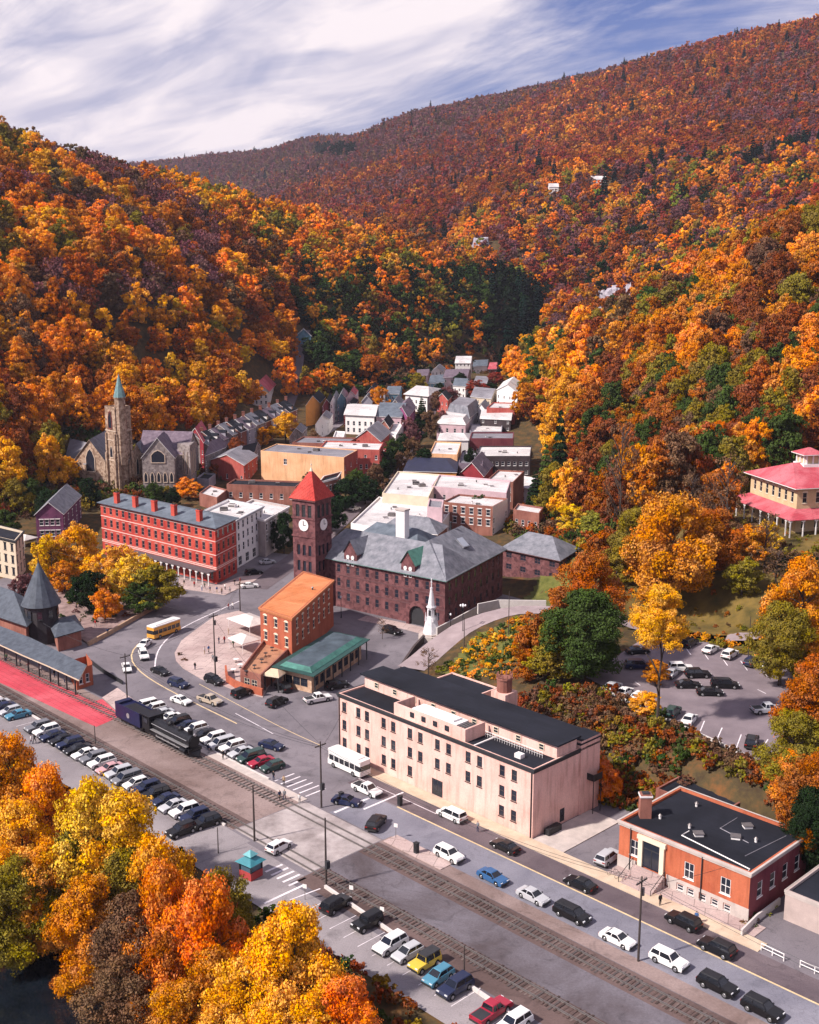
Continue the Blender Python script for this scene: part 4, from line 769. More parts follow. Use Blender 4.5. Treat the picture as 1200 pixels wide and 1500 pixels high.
# kiosk
root = thing('ticket_kiosk', 'small kiosk with teal pyramid roof and red base beside the parking lot', 'kiosk', (*P(368, 1283), 0), R(UA + 8))
mb = MB(); mb.box((-1.15, -1.15, 0), (1.15, 1.15, 1.1)); mb.build('base', pm('kiosk_red', (.36, .05, .05), .7, .15, 1), root)
mb = MB(); mb.box((-1.0, -1.0, 1.1), (1.0, 1.0, 2.3)); mb.build('glazing', pm('kiosk_glass', (.06, .11, .15), .15, 0), root)
for x, y in ((-1.08, -1.08), (1.08, -1.08), (1.08, 1.08), (-1.08, 1.08)): mb = MB(); mb.box((x - .08, y - .08, 1.1), (x + .08, y + .08, 2.35)); mb.build('corner_post', dark_p, root)
teal = pm('teal_roof', (.04, .20, .25), .5, .2, 1); mb = MB(); mb.frus((0, 0), 2.2, .9, 2.35, 3.0, 4, 0, R(45)).frus((0, 0), .85, .8, 3.0, 3.3, 4, 0, R(45)); mb.build('lower_roof', teal, root)
mb = MB(); mb.frus((0, 0), 1.1, .05, 3.3, 3.95, 4, 0, R(45)); mb.build('upper_roof', pm('teal_light', (.12, .34, .38), .5, .2, 1), root)

# ------------------------------------------------------------------ railway station
sx_, sy_ = P(64, 925); root = thing('railway_station', 'railway station with grey canopy roof and conical turret by the red platform', 'station', (sx_, sy_, 0))
def rel(p): return (p[0] - sx_, p[1] - sy_)
st_roof = pm('station_slate', (.055, .065, .088), .7, .25, .8, c2=(.095, .11, .14))
fr_ = [P(-140, 885, 4.2), P(-60, 918, 4.2), P(0, 944, 4.2), P(35, 960, 4.2), P(68, 974, 4.2), P(92, 985, 4.2), P(116, 996, 4.2)]; bk = [P(-128, 868, 5.6), P(-44, 900, 5.6), P(14, 922, 5.6), P(45, 934, 5.6), P(76, 949, 5.6), P(99, 961, 5.6), P(127, 974, 5.6)]
mb = MB()
for i in range(6):
    a, b, c, d = rel(fr_[i]), rel(fr_[i + 1]), rel(bk[i + 1]), rel(bk[i]); mb.face([(*a, 4.2), (*b, 4.2), (*c, 5.6), (*d, 5.6)]); mb.face([(*a, 4.0), (*b, 4.0), (*c, 5.4), (*d, 5.4)][::-1]); mb.face([(*a, 3.9), (*b, 3.9), (*b, 4.2), (*a, 4.2)], 1); mb.face([(*c, 5.3), (*d, 5.3), (*d, 5.6), (*c, 5.6)], 1)
a, c = rel(fr_[6]), rel(bk[6]); mb.face([(*a, 3.9), (*c, 5.3), (*c, 5.6), (*a, 4.2)], 1); mb.build('canopy_roof', [st_roof, pm('canopy_fascia', (.52, .42, .32), .7, .1, 1)], root)
for i in range(12):
    t = i / 11 * 5.6; k = int(t); p_ = lp(lp(rel(fr_[k]), rel(fr_[min(6, k + 1)]), t - k), lp(rel(bk[k]), rel(bk[min(6, k + 1)]), t - k), .3); mb = MB(); mb.box((-.12, -.12, 0), (.12, .12, 4.55)); mb.build('canopy_post', dark_p, root, (*p_, 0), R(UA))
eb = [rel(P(113, 1011)), rel(P(137, 1003)), rel(P(128, 990)), rel(P(104, 997))]; mb = MB()
for i in range(4): panel(mb, eb[i], eb[(i + 1) % 4], -.5, 4.3 if i != 1 else 4.9, [(.6, 1.5, 1, 2.8), (2.2, 3.1, 1, 2.8)] if i == 0 else [(.5, 1.3, 1, 2.6), (1.9, 2.7, 1, 2.6)])
mb.build('brick_end_wall', or_b, root)
for i, nw in ((0, ((1.05, 1.8), (2.65, 1.8))), (1, ((.9, 1.6), (2.3, 1.6)))):
    a, b = Vector(eb[i]), Vector(eb[i + 1]); d = (b - a).normalized()
    for u, h in nw: f_, p_ = win_mesh(.85, h, white_p, 'sill'); o = a + d * u; w_ = inst('window', f_, root, (o.x, o.y, 1), math.atan2(d.y, d.x)); inst('pane', p_, w_)
hq = [rel(P(-150, 880, 0)), rel(P(40, 948, 0)), rel(P(62, 925, 0)), rel(P(-90, 862, 0))]; mb = MB()
for i in range(4): panel(mb, hq[i], hq[(i + 1) % 4], -.5, 5.2, [(2 + 3 * k, 3.2 + 3 * k, 1, 3.2) for k in range(8)] if i in (0, 2) else [])
mb.build('station_wall', br_b, root); hip_roof(hq, 5.4, 9.8, .16, 0, 1.0).build('station_roof', [st_roof, dark_p], root)
mb = MB(); tcn = rel(P(64, 938)); mb.frus(tcn, 3.6, 3.6, -.5, 8.6, 12).frus(tcn, 3.9, 3.9, 8.4, 8.75, 12); mb.build('turret', pm('turret_dark', (.035, .03, .035), .8, .3, 1), root)
mb = MB(); mb.frus(tcn, 4.4, .1, 8.7, 18.2, 16); mb.build('turret_roof', st_roof, root, smooth=False); mb = MB(); mb.frus(tcn, .18, .02, 18.1, 20.2, 6); mb.build('turret_finial', iron, root)
for k in range(9):
    a = R(-160 + 40 * k); f_, p_ = win_mesh(1.2, 1.9, dark_p, 'sill'); w_ = inst('window', f_, root, (tcn[0] + 3.72 * math.cos(a), tcn[1] + 3.72 * math.sin(a), 5.9), a + math.pi / 2); inst('pane', p_, w_)
lq = [rel(P(86, 955, 0)), rel(P(120, 945, 0)), rel(P(108, 925, 0)), rel(P(76, 932, 0))]; mb = MB()
for i in range(4): panel(mb, lq[i], lq[(i + 1) % 4], -.5, 3.6, [])
mb.build('side_wing_wall', br_b, root); hip_roof(lq, 3.7, 5.2, .3, 0, .7).build('side_wing_roof', [st_roof, dark_p], root)
# ------------------------------------------------------------------ the town up the valley
def gz(px, py, h):
    z = 5.0
    for _ in range(8): x, y = P(px, py, z + h); z = .5 * z + .5 * Tz(x, y)
    return z
def wf(n, rows=2, w=1.0, h=1.7, sill=1.0, fl=3.1, m0=.8): return dict(n=n, rows=rows, w=w, h=h, sill=sill, fl=fl, m0=m0)
MC = {'w': white_p, 'br': br_b, 'rb': red_b, 'ma': maroon, 'tan': tan_r, 'or': pm('orange_render', (.60, .25, .06), .9, .12, .4), 'gr': pm('grey_render', (.30, .28, .33), .9, .2, .5), 'pk': pm('pale_pink_render', (.52, .36, .40), .9, .15, .5), 'bl': pm('blue_boards', (.10, .19, .26), .8, .2, .6), 'st': grey_st, 'cr': MATS['cream_render'], 'pu': pur_sl,
      'dk': pm('dark_shopfront', (.05, .035, .04), .8, .3, .5), 'dr': pm('deep_red_boards', (.22, .02, .03), .8, .2, .5), 'mg': pm('magenta_boards', (.22, .05, .14), .8, .25, .5)}
RC = {'w': roof_w, 'g': roof_g, 's': slate, 'd': slate_d, 'b': roof_b, 'r': roof_pink, 'rd': roof_red, 'p': pur_sl, 'nv': pm('navy_roof', (.02, .022, .05), .6, .3, .4)}
def tb(name, label, FL, FR, BR, h, wall, rf, roof=('flat',), win=(), cat='building', vents=0, **k):
    z = gz((FL[0] + FR[0]) / 2, (FL[1] + FR[1]) / 2, h); a, b, c = P(*FL, z + h), P(*FR, z + h), P(*BR, z + h)
    # a plausible depth: keep the far corner between 5 and 40 m away
    d = v2(c) - v2(b); ln = max(5.0, min(40.0, d.length)); c = add(b, d / d.length, ln)
    r, q, ro = bld(name, label, [a, b, c, add(a, v2(c) - v2(b))], z, z + h, MC[wall], RC[rf], roof, win, cat=cat, far=True, deep=4, **k)
    for i in range(vents):
        p_ = lp(lp(q[0], q[1], random.uniform(.15, .85)), lp(q[3], q[2], random.uniform(.15, .85)), random.uniform(.2, .8)); roof_vent(r, *p_, h - k.get('par', .55), i % 3, random.choice([white_p, iron, steel]))
    return r, q, ro
H, G = 'house', 'shop'
tb('brick_warehouse', 'long low brown-brick building with dark roof behind the clock tower', (332, 709), (433, 713), (443, 705), 6.5, 'br', 'd', win=[('f', wf(7, 1, 1.2, 1.8, 2))], vents=3)
tb('gabled_brick_house', 'red-brick house with low grey gable roof below the stone row', (308, 674), (357, 681), (377, 667), 7, 'rb', 'g', ('gable', 3.0, 1), [('f', wf(3, 1)), ('r', wf(4))], cat=H)
tb('white_roof_shed', 'small brown shop with white roof beside a round yellow tree', (292, 722), (318, 729), (333, 717), 4.5, 'br', 'w', cat=G, vents=2)
tb('dark_shed', 'small dark-roofed shed behind the brick gable house', (288, 700), (306, 702), (316, 694), 4, 'gr', 'd', cat='shed')
tb('tan_theatre', 'big tan-orange building with blank side wall and grey roof', (382, 660), (504, 670), (524, 659), 12, 'tan', 'g', win=[('f', dict(n=1, rows=1, w=1.4, h=2.2, sill=7.5, fl=3, pos=[.30])), ('r', wf(3, 3))], vents=4, sidem={'r': 1}) if False else None
MC['tan2'] = [tan_r, red_b]
tb('tan_theatre', 'big tan-orange building with blank side wall and grey roof', (382, 660), (504, 670), (524, 659), 12, 'tan2', 'g', win=[('f', dict(n=1, rows=1, w=1.4, h=2.2, sill=7.5, fl=3, pos=[.30])), ('r', wf(3, 3))], vents=4, sidem={'r': 1, 'b': 1}, par=.3)
tb('grey_roof_hall', 'long grey-roofed hall right behind the tan building', (428, 648), (508, 650), (522, 641), 9, 'br', 'g', vents=3)
tb('white_roof_block', 'brick block with bright white roof beside the tree-lined street', (468, 656), (556, 659), (562, 648), 11, 'rb', 'w', win=[('f', wf(6, 3)), ('r', wf(4, 3))], vents=4)
tb('red_brick_shop', 'red-brick corner shop with cream windows facing the tree-lined street', (524, 672), (558, 670), (566, 657), 8, 'rb', 'w', win=[('f', wf(4, 2)), ('r', wf(5, 2))], cat=G)
tb('cream_corner_shop', 'tall narrow brick shop with dark roof beside the clock tower', (468, 706), (494, 699), (500, 691), 11, 'br', 'd', win=[('f', wf(4, 3)), ('r', wf(3, 3))], cat=G, style='hood', cornice=.3)
tb('pediment_house', 'brick house with white-edged gable beyond the white-roofed block', (519, 643), (557, 646), (572, 632), 8, 'rb', 'g', ('gable', 4.2, 1), [('f', wf(4))], cat=H, trim=white_p)
tb('white_porch_house', 'broad white-roofed house with columned upper porch', (506, 607), (548, 609), (556, 591), 9, 'w', 'w', ('gable', 2.0, 0), [('f', wf(5, 2, 1.2, 2.0)), ('r', wf(3))], cat=H, over=.8)
tb('blue_roof_house', 'white house with dark blue-grey roof next to the columned porch house', (551, 610), (588, 611), (602, 592), 8, 'pk', 'b', ('gable', 4.0, 0), [('f', wf(5)), ('r', wf(4))], cat=H)
tb('magenta_house', 'purple-magenta gabled house by the tree-lined street', (580, 602), (598, 612), (610, 594), 8, 'mg', 'p', ('gable', 3.5, 1), [('r', wf(4))], cat=H)
tb('low_white_shop', 'low white-roofed shop just above the white-roofed brick block', (552, 634), (580, 638), (592, 618), 7, 'w', 'w', win=[('r', wf(5))], cat=G)
tb('small_white_cottage', 'tiny white cottage below the orange house', (488, 640), (503, 641), (506, 632), 5, 'w', 'w', win=[('f', wf(2, 1))], cat=H)
tb('orange_house', 'narrow orange gabled house with blank wall among the row houses', (448, 594), (468, 590), (477, 581), 10, 'or', 'd', ('gable', 4.0, 1), cat=H)
tb('white_hill_house', 'white house with red hip roof on the slope above the stone row', (365, 572), (393, 572), (404, 560), 8, 'w', 'r', ('gable', 4.5, 1), [('f', wf(4, 2, 1.0, 1.6)), ('r', wf(3))], cat=H, over=.8)
tb('pink_roof_house', 'red house with bright pink-red roof behind the parish house', (276, 640), (298, 648), (306, 636), 9, 'dr', 'r', ('gable', 4.5, 1), [('r', wf(4)), ('f', wf(3))], cat=H)
n_row = 11
for i in range(n_row):                                                       # the stone row climbing away from the parish house
    t0, t1 = i / n_row, (i + .96) / n_row; a = lp((304, 652), (436, 598), t0); b = lp((304, 652), (436, 598), t1); k = lp((28, -12), (18, -9), t0)
    lab = 'grey stone row house with dormer, %s along the row climbing from the parish house' % ['first', 'second', 'third', 'fourth', 'fifth', 'sixth', 'seventh', 'eighth', 'ninth', 'tenth', 'eleventh'][i]
    fr_n = v2(P(*b, 14)) - v2(P(*a, 14)); nb = Vector((-fr_n.y, fr_n.x)).normalized() * 11
    z = gz(a[0], a[1], 9); A_, B_ = P(*a, z + 9), P(*b, z + 9)
    r, q, ro = bld('row_house', lab, [A_, B_, add(B_, nb), add(A_, nb)], z, z + 9 - (i % 3) * .25, [grey_st, br_b, MC['gr']][i % 3], [slate, slate_d, pur_sl][i % 3], ('gable', 4.0, 0), [('f', wf(2, 3, 1.0, 1.7, .9, 2.9))], fm=white_p, cat=H, far=True, group='stone row houses', over=.25, deep=4)
    fd = (v2(q[1]) - v2(q[0])).normalized(); mid = lp(q[0], q[1], .5); rz = math.atan2(fd.y, fd.x); nn = Vector((fd.y, -fd.x)); c_ = Vector(mid) - nn * 1.2
    mb = MB(); mb.box((-.9, -.6, 9.0), (.9, 2.6, 10.8)).box((-.6, -.64, 9.4), (.6, -.6, 10.6), 1); mb.face([(-1.1, -.8, 10.8), (1.1, -.8, 10.8), (0, -.8, 11.8)], 2); mb.face([(-1.1, -.8, 10.8), (0, -.8, 11.8), (0, 3, 11.8), (-1.1, 3, 10.8)], 2); mb.face([(1.1, -.8, 10.8), (1.1, 3, 10.8), (0, 3, 11.8), (0, -.8, 11.8)], 2); mb.build('dormer', [white_p if i % 2 else MC['gr'], glass, slate_d], r, (c_.x, c_.y, 0), rz)
    chimney(r, *lp(q[1], q[2], .5), 12.0, 14.6, 1.2, .9, br_b)
tb('brick_gable_terrace', 'weathered stone house at the near end of the stone row', (300, 668), (330, 655), (346, 640), 8, 'st', 'p', ('gable', 3.5, 0), [('f', wf(4))], cat=H)
for (nm, lb, a, b, c, h, w, r_) in (('row_house', 'white-fronted narrow house left of the blue one', (484, 590), (494, 588), (498, 580), 10, 'w', 'g'), ('row_house', 'narrow blue boarded house in the upper street', (494, 586), (506, 583), (510, 575), 11, 'bl', 's'), ('row_house', 'narrow pink and red house beside the blue boarded one', (507, 584), (520, 579), (525, 572), 10, 'pk', 'r'), ('row_house', 'deep red house below the blue boarded one', (504, 604), (518, 594), (526, 586), 7, 'dr', 'd'), ('row_house', 'dark narrow house between the orange house and the white one', (472, 596), (484, 592), (490, 583), 9, 'ma', 'd')):
    tb(nm, lb, a, b, c, h, w, r_, ('gable', 3, 1), [('f', wf(2, 3, .9, 1.5)), ('r', wf(2, 3, .9, 1.5))], cat=H, group='upper street row houses')
tb('hip_roof_house', 'large white house with layered pink hip roof at the head of the street', (594, 577), (626, 580), (643, 569), 8.5, 'w', 'w', ('hip', 2.6, 0, .25), [('f', wf(5, 2, 1.1, 1.8)), ('r', wf(4, 2, 1.1, 1.8))], cat=H, over=1.0)
for (nm, lb, a, b, c, h, w, r_) in (('white_cottage', 'topmost small white house against the dark wood', (667, 532), (689, 532), (692, 526), 6, 'w', 'w'), ('white_cottage', 'low white cottage next to the topmost white house', (693, 537), (713, 536), (716, 531), 5, 'w', 'b'), ('pink_cottage', 'pink and purple gabled house near the head of the town', (650, 553), (684, 552), (690, 545), 7, 'pk', 'p'), ('blue_cottage', 'small blue-grey house beside the large hip-roofed one', (628, 562), (650, 560), (656, 553), 6, 'bl', 'b'), ('white_gable_house', 'white steep-gabled house tight against the yellow hillside trees', (728, 571), (758, 575), (768, 561), 8, 'w', 'w'), ('cream_cottage', 'cream house with red window surrounds above the grey mansard', (690, 581), (719, 584), (730, 574), 7, 'cr', 'g'), ('brown_cottage', 'brown-roofed cottage half hidden near the yellow trees', (715, 541), (745, 540), (750, 534), 6, 'br', 'r')):
    tb(nm, lb, a, b, c, h, w, r_, ('gable', 3.2, 0 if 'gable' not in nm else 1), [('f', wf(4, 2, .9, 1.5)), ('r', wf(3, 2, .9, 1.5))], cat=H)
tb('brick_hall', 'red-brick hall with white eaves beneath the white gabled house', (713, 597), (754, 598), (762, 590), 9, 'rb', 'w', win=[('f', wf(5, 1, 1, 2, 4))], vents=1)
tb('mansard_house', 'grey mansard-roofed house with arched dormers on the street', (654, 607), (688, 612), (703, 599), 8, 'gr', 's', ('mansard', 5, 1.6, roof_g), [('f', wf(4, 2, 1.1, 1.9)), ('r', wf(4))], cat=H)
tb('pink_mansard_house', 'pale pink house with white mansard roof facing the street', (640, 620), (682, 622), (692, 611), 8, 'pk', 'w', ('mansard', 2.5, 1.5, roof_w), [('f', wf(4, 2, 1.1, 1.9)), ('l', wf(3))], cat=H)
tb('white_garage', 'low building with plain white roof behind the pink mansard', (688, 632), (735, 632), (736, 621), 6, 'gr', 'w', win=[('f', wf(5, 1))], vents=2)
tb('long_brick_shop', 'long dark red-brick shop with grey roof and white garage behind it', (688, 642), (752, 642), (753, 633), 8, 'ma', 'g', win=[('f', wf(8, 1, 1, 1.6, 2))], vents=2)
tb('awning_shop', 'white shop with sloping white front roof by the street trees', (642, 645), (686, 645), (688, 635), 7, 'w', 'w', ('hip', 1.6, 0, .2), [('f', wf(5, 1, 1.2, 1.9))], cat=G)
tb('tan_shop', 'tan stuccoed shop with white roof facing the street', (629, 664), (670, 666), (676, 648), 9, 'tan', 'w', win=[('f', wf(4, 2)), ('l', wf(4))], cat=G, vents=2)
tb('long_white_shop', 'long white-roofed shop with dark galleries under it', (697, 668), (777, 668), (779, 653), 8, 'dk', 'w', win=[('f', wf(9, 2, 1.2, 1.6, .8, 3.4))], cat=G, vents=4)
tb('slate_block', 'grey-purple block wedged between the tan shop and the galleries', (672, 678), (707, 680), (710, 662), 10, 'pu', 'g', win=[('f', wf(4, 1, 1, 1.6, 5))])
tb('navy_roof_shop', 'orange-trimmed shop with wide navy roof at the street corner', (592, 690), (668, 692), (672, 670), 7.5, 'or', 'nv', ('hip', 2.2, 0, .25), [('f', wf(6, 2, 1.2, 1.7)), ('l', wf(4))], cat=G)
tb('red_gable_house', 'deep red gabled house between the navy roof and the white roofs', (674, 693), (708, 697), (722, 680), 8, 'dr', 'p', ('gable', 4.5, 1), [('f', wf(3, 1))], cat=H)
tb('back_gallery_house', 'white building with brown galleries next to the hillside trees', (712, 704), (752, 706), (768, 690), 8, 'br', 'w', win=[('f', wf(5, 2, 1.2, 1.8))], vents=2)
tb('white_roof_hall', 'wide white-roofed hall behind the brick one with white end wall', (632, 712), (742, 722), (748, 704), 9, 'pk', 'w', win=[('f', wf(8, 1, 1, 1.5, 5))], vents=4)
MC['br2'] = [br_b, white_p]
tb('brick_windowed_block', 'brown-brick block with white windows and white end wall behind the courthouse', (648, 735), (722, 742), (744, 730), 9.5, 'br2', 'w', win=[('f', wf(6, 2, 1.3, 1.9, 3.4)), ('r', wf(2, 2))], sidem={'r': 1}, vents=2, style='hood')
tb('side_cottage', 'low brown building with white roof beside the courthouse annex', (752, 746), (790, 752), (796, 743), 5.5, 'br', 'w', win=[('f', wf(4, 1))])
tb('slate_extension', 'grey-roofed rear wing between the courthouse and white roofs', (560, 772), (640, 782), (655, 770), 9, 'br', 's', ('hip', 3.0, 0, .25))
tb('big_white_block', 'largest white-roofed block filling the corner beside the street', (514, 766), (632, 788), (668, 738), 8.5, 'w', 'w', win=[('f', wf(12, 2)), ('l', wf(9, 2))], vents=9)
tb('upper_white_block', 'white-roofed block stepping up behind the largest white roof', (560, 722), (628, 728), (645, 694), 9.5, 'cr', 'w', win=[('f', wf(7, 2)), ('l', wf(6, 2))], vents=7)
tb('pink_lift_house', 'small pink rooftop-height block beside the brown-brick one', (626, 742), (648, 744), (650, 732), 12, 'pk', 'g')
for (a, b, c, h, w, r_, k, lb) in [((530, 588), (545, 588), (550, 580), 8, 'gr', 's', 1, 'grey narrow house right of the pink and red one'), ((546, 582), (562, 582), (566, 575), 7, 'w', 'g', 0, 'pale cottage behind the blue-grey roof'), ((566, 577), (584, 577), (590, 570), 7, 'bl', 'b', 0, 'blue cottage under the wood at the town head'), ((538, 574), (552, 573), (556, 567), 7, 'ma', 'd', 1, 'dark red cottage under the wood'), ((572, 594), (586, 594), (591, 586), 7, 'cr', 's', 1, 'cream cottage above the magenta house'), ((697, 600), (712, 602), (718, 594), 7, 'w', 's', 1, 'small white house wedged beside the brick hall'), ((704, 613), (748, 615), (752, 606), 6, 'dk', 'w', 0, 'low dark shop with white roof below the brick hall'), ((640, 583), (656, 586), (664, 577), 7, 'rb', 'd', 1, 'small red-brick house beside the grey mansard'), ((664, 565), (682, 566), (688, 558), 7, 'w', 'b', 0, 'white cottage above the grey mansard'), ((694, 562), (712, 563), (720, 555), 6, 'gr', 'g', 0, 'grey cottage near the white steep-gabled house'), ((610, 551), (626, 550), (630, 545), 6, 'pk', 'p', 0, 'pink cottage behind the large hip-roofed house'), ((632, 545), (648, 544), (652, 539), 6, 'w', 'g', 1, 'white cottage left of the pink gabled house'), ((756, 712), (778, 716), (788, 706), 6, 'w', 'w', 0, 'white shed against the hillside trees'), ((424, 640), (442, 634), (450, 626), 7, 'st', 's', 1, 'stone cottage beside the round golden tree'), ((462, 622), (482, 614), (488, 606), 7, 'w', 'g', 1, 'white house below the orange one'), ((352, 668), (372, 662), (382, 654), 6, 'st', 'd', 0, 'stone cottage beside the red-brick gable house'), ((556, 624), (570, 626), (576, 617), 8, 'br', 'd', 1, 'brown narrow house by the street trees')]:
    tb('cottage', lb, a, b, c, h, w, r_, ('gable', 2.8, k), [('f', wf(3, 2, .9, 1.5)), ('r', wf(3, 2, .9, 1.5))], cat=H)
def far_house(name, label, px, py, Y, w, d, h, cat, m=None):
    x, y, _ = PY(px, py, Y); z = Tz(x, y) + 2.5; bld(name, label, [(x - w / 2, y), (x + w / 2, y), (x + w / 2, y + d), (x - w / 2, y + d)], z, z + h, m or white_p, roof_w, ('gable', 3.5, 0), [('f', wf(5, 1, 1, 1.6))], far=True, cat=cat, deep=12)
far_house('far_hill_house', 'white house among the trees high on the far bench', 812, 250, 1290, 10, 8, 5, H); far_house('far_hill_barn', 'long pale barn on the far bench right of the white house', 877, 246, 1270, 16, 8, 4, 'barn')
r_, q, _ = bld('gorge_house', 'blue-grey house in the wooded gap above the town', [PY(434, 498, 700)[:2], PY(456, 498, 700)[:2], PY(456, 498, 709)[:2], PY(434, 498, 709)[:2]], PY(445, 512, 700)[2] - 3, PY(445, 492, 700)[2], MC['bl'], slate, ('gable', 4, 1), [('f', wf(3, 2))], far=True, cat=H)

# ------------------------------------------------------------------ streets, kerbs and markings
ribbon('town_street', [(*P(372, 862), 0), (*P(440, 815), 0), (*P(512, 752, 1.5), 0), (*P(556, 706, 3), 0), (*P(585, 672, 4.5), 0), (*P(610, 630, 7), 0), (*P(636, 592, 9), 0), (*P(660, 560, 12), 0)], 7.5, asph_dk, .17, True, 6)
ribbon('town_street', [(*P(405, 700, 3), 0), (*P(440, 655, 6), 0), (*P(490, 618, 8), 0), (*P(530, 590, 9), 0)], 7, asph, .12, True, 6)
ribbon('hill_road', [(*P(418, 585, 13), 0), PY(430, 545, 650), PY(440, 520, 690), PY(446, 495, 720), PY(452, 470, 740)], 6, asph_dk, .5, True, 6)
ribbon('hill_road', [(*P(602, 990), .06), (*P(640, 950, 2.2), 2.2), (*P(690, 916, 5), 5.0), (*P(762, 893, 7.6), 7.6), (*P(850, 896, 9.4), 9.4), (*P(950, 903, 10.5), 10.5), (*P(1100, 913, 11.4), 11.4), (*P(1320, 932, 12.4), 12.4)], 6.2, pm('hill_road_asphalt', (.26, .20, .21), .9, .12, .3, c2=(.33, .26, .27)), .12, True, 3)
ribbon('pavement', [P(530, 905), P(600, 918), P(655, 935)], 4.0, conc_p, z=.03)
sheet('parking_lot', LOT, 8.0, pm('upper_lot_asphalt', (.17, .135, .155), .9, .15, .2, c2=(.225, .18, .20), det=10))
def slab(name, poly, h, m, kerb=None):
    mb = MB(); mb.prism(poly, -.05, h); return struct(mb.build(name, m))
slab('pavement', [P(315, 903), P(288, 922), P(266, 939), P(256, 957), P(258, 968), P(268, 979), P(297, 996), P(330, 1006), P(345, 1012), P(385, 1022), P(425, 950), P(372, 905), P(350, 895)], .13, conc_p)
slab('pavement', uvr(-24.0, 58, 17.9, 20.3), .14, pm('tan_pavement', (.50, .37, .27), .9, .14, .4, c2=(.60, .47, .36)))
slab('pavement', uvr(19.9, 25.5, 20.35, 34), .13, conc)
slab('pavement', uvr(33.2, 56, 20.32, 23.4), .12, conc_p)
slab('pavement', [P(262, 862), P(330, 872), P(372, 852), P(385, 842), P(352, 845), P(318, 858), P(262, 845)], .13, conc_p)
slab('pavement', uvr(-68, -13.8, 3.3, 4.9), .10, conc)
slab('pavement', [P(170, 1040), P(150, 1022), P(172, 1008), P(200, 1028)], .09, conc_p)
slab('park', [P(78, 905), P(130, 945), P(196, 908), P(255, 868), P(160, 838), P(60, 845)], .3, pm('park_ground', (.20, .13, .12), .95, .3, .4, c2=(.36, .25, .24)))
slab('traffic_island', uvr(4.8, 16.5, 4.1, 6.8), .12, conc_p)
def line(u0, u1, v, w=.16, m=None, z=.014): sheet('road_marking', uvr(u0, u1, v - w / 2, v + w / 2), z, m or paint_w)
def pline(pts, w=.2, m=None, z=.014): ribbon('road_marking', [P(a, b) for a, b in pts], w, m or paint_w, z=z)
line(-2, 108, 13.35, .28, paint_y); line(-14, 4, 16.0, .15)
pline([(347, 1060), (255, 1015), (215, 993), (196, 977), (187, 962), (190, 950), (220, 931), (250, 915)], .28, paint_y)
pline([(227, 978), (228, 955), (247, 931), (280, 912), (312, 898), (352, 880)], .3)
pline([(292, 1002), (350, 1033), (420, 1070), (470, 1092)], .16, paint_y); pline([(345, 1045), (372, 1058), (400, 1075)], .16)
for i in range(14): pline([(372 + i * 0, 870), (372, 871)], .1) if False else None
for k in range(6): sheet('road_marking', uvr(-23 + k * 1.6, -22.7 + k * 1.6, 5.4, 9.5), .014, paint_w)
sheet('road_marking', uvr(-7.6, -7.1, 5.0, 13.0), .014, paint_w); sheet('road_marking', uvr(-5.2, -4.8, 9.0, 17.6), .014, paint_w); sheet('road_marking', uvr(6.0, 6.4, -19, -12), .014, paint_w)
for k in range(5): sheet('road_marking', uvr(-.5 + 1.3 * k, -.1 + 1.3 * k, -13.8, -10.8), .014, paint_w)
sheet('road_marking', [UV(8.4, -11.2), UV(8.6, -11.2), UV(8.0, -16), UV(7.8, -16)], .015, paint_w); sheet('road_marking', uvr(8.2, 12, -15.9, -15.7), .014, paint_w)
for k in range(19): sheet('road_marking', uvr(11.4 + 2.75 * k, 11.5 + 2.75 * k, -16.6 - .06 * k, -11.4 - .06 * k), .014, paint_w)
for k in range(27): sheet('road_marking', [UV(-88.3 + 2.75 * k, -14.3), UV(-88.2 + 2.75 * k, -14.3), UV(-88.0 + 2.75 * k, -10.2), UV(-88.1 + 2.75 * k, -10.2)], .014, paint_w)
for px, py, dx, dy in ((945, 935, 14, 16), (977, 933, 10, 12), (1002, 945, 10, 14), (1028, 952, 10, 14), (1056, 961, 10, 14), (1085, 968, 10, 14), (1113, 976, 10, 14), (1032, 1056, -9, 22), (1058, 1066, -10, 22), (1086, 1076, -9, 24), (1125, 1083, -16, 26), (1110, 1010, 12, 6), (930, 998, 8, 6)):
    a, b = P(px, py, 8), P(px + dx, py + dy, 8); d = (v2(b) - v2(a)).normalized(); s = Vector((-d.y, d.x)) * .09; sheet('road_marking', [tuple(v2(a) - s), tuple(v2(b) - s), tuple(v2(b) + s), tuple(v2(a) + s)], 8.008, paint_w)
# ------------------------------------------------------------------ railway
sl_var = [MB().box((-.12 - .02 * (k % 2), -1.3 - .06 * k, 0), (.12, 1.25 + .05 * (k % 3), .10)).mesh('sleeper', pm('sleeper_timber_%s' % 'abcd'[k], c, .9, .35, 3)) for k, c in enumerate([(.085, .055, .05), (.05, .033, .03), (.13, .095, .088), (.075, .06, .06)])]
def jit0(a): return random.uniform(-a, a)
def track(label, v, runs, rails):
    t = thing('railway_track', label, 'track', (*UV(0, v), .02), _a)
    for s in (-.75, .75):
        for u0, u1 in rails: mb = MB(); mb.box((u0, s - .05, .06), (u1, s + .05, .24)).box((u0, s - .09, .0), (u1, s + .09, .07)); mb.build('rail', steel, t)
    for u0, u1, st in runs:
        k = u0
        while k < u1: inst('sleeper', random.choice(sl_var), t, (k + jit0(.05), jit0(.1), random.uniform(-.07, .0)), jit0(.04)); k += st
    return t
track('railway track nearest the main street, running past the locomotive', 1.4, [(5, 70, .62), (-112, -14.5, .9)], [(-170, 108)])
track('railway track beside the lower row of parked cars', -8.2, [(5, 52, .62), (-112, -14.5, .8)], [(-170, 108)])
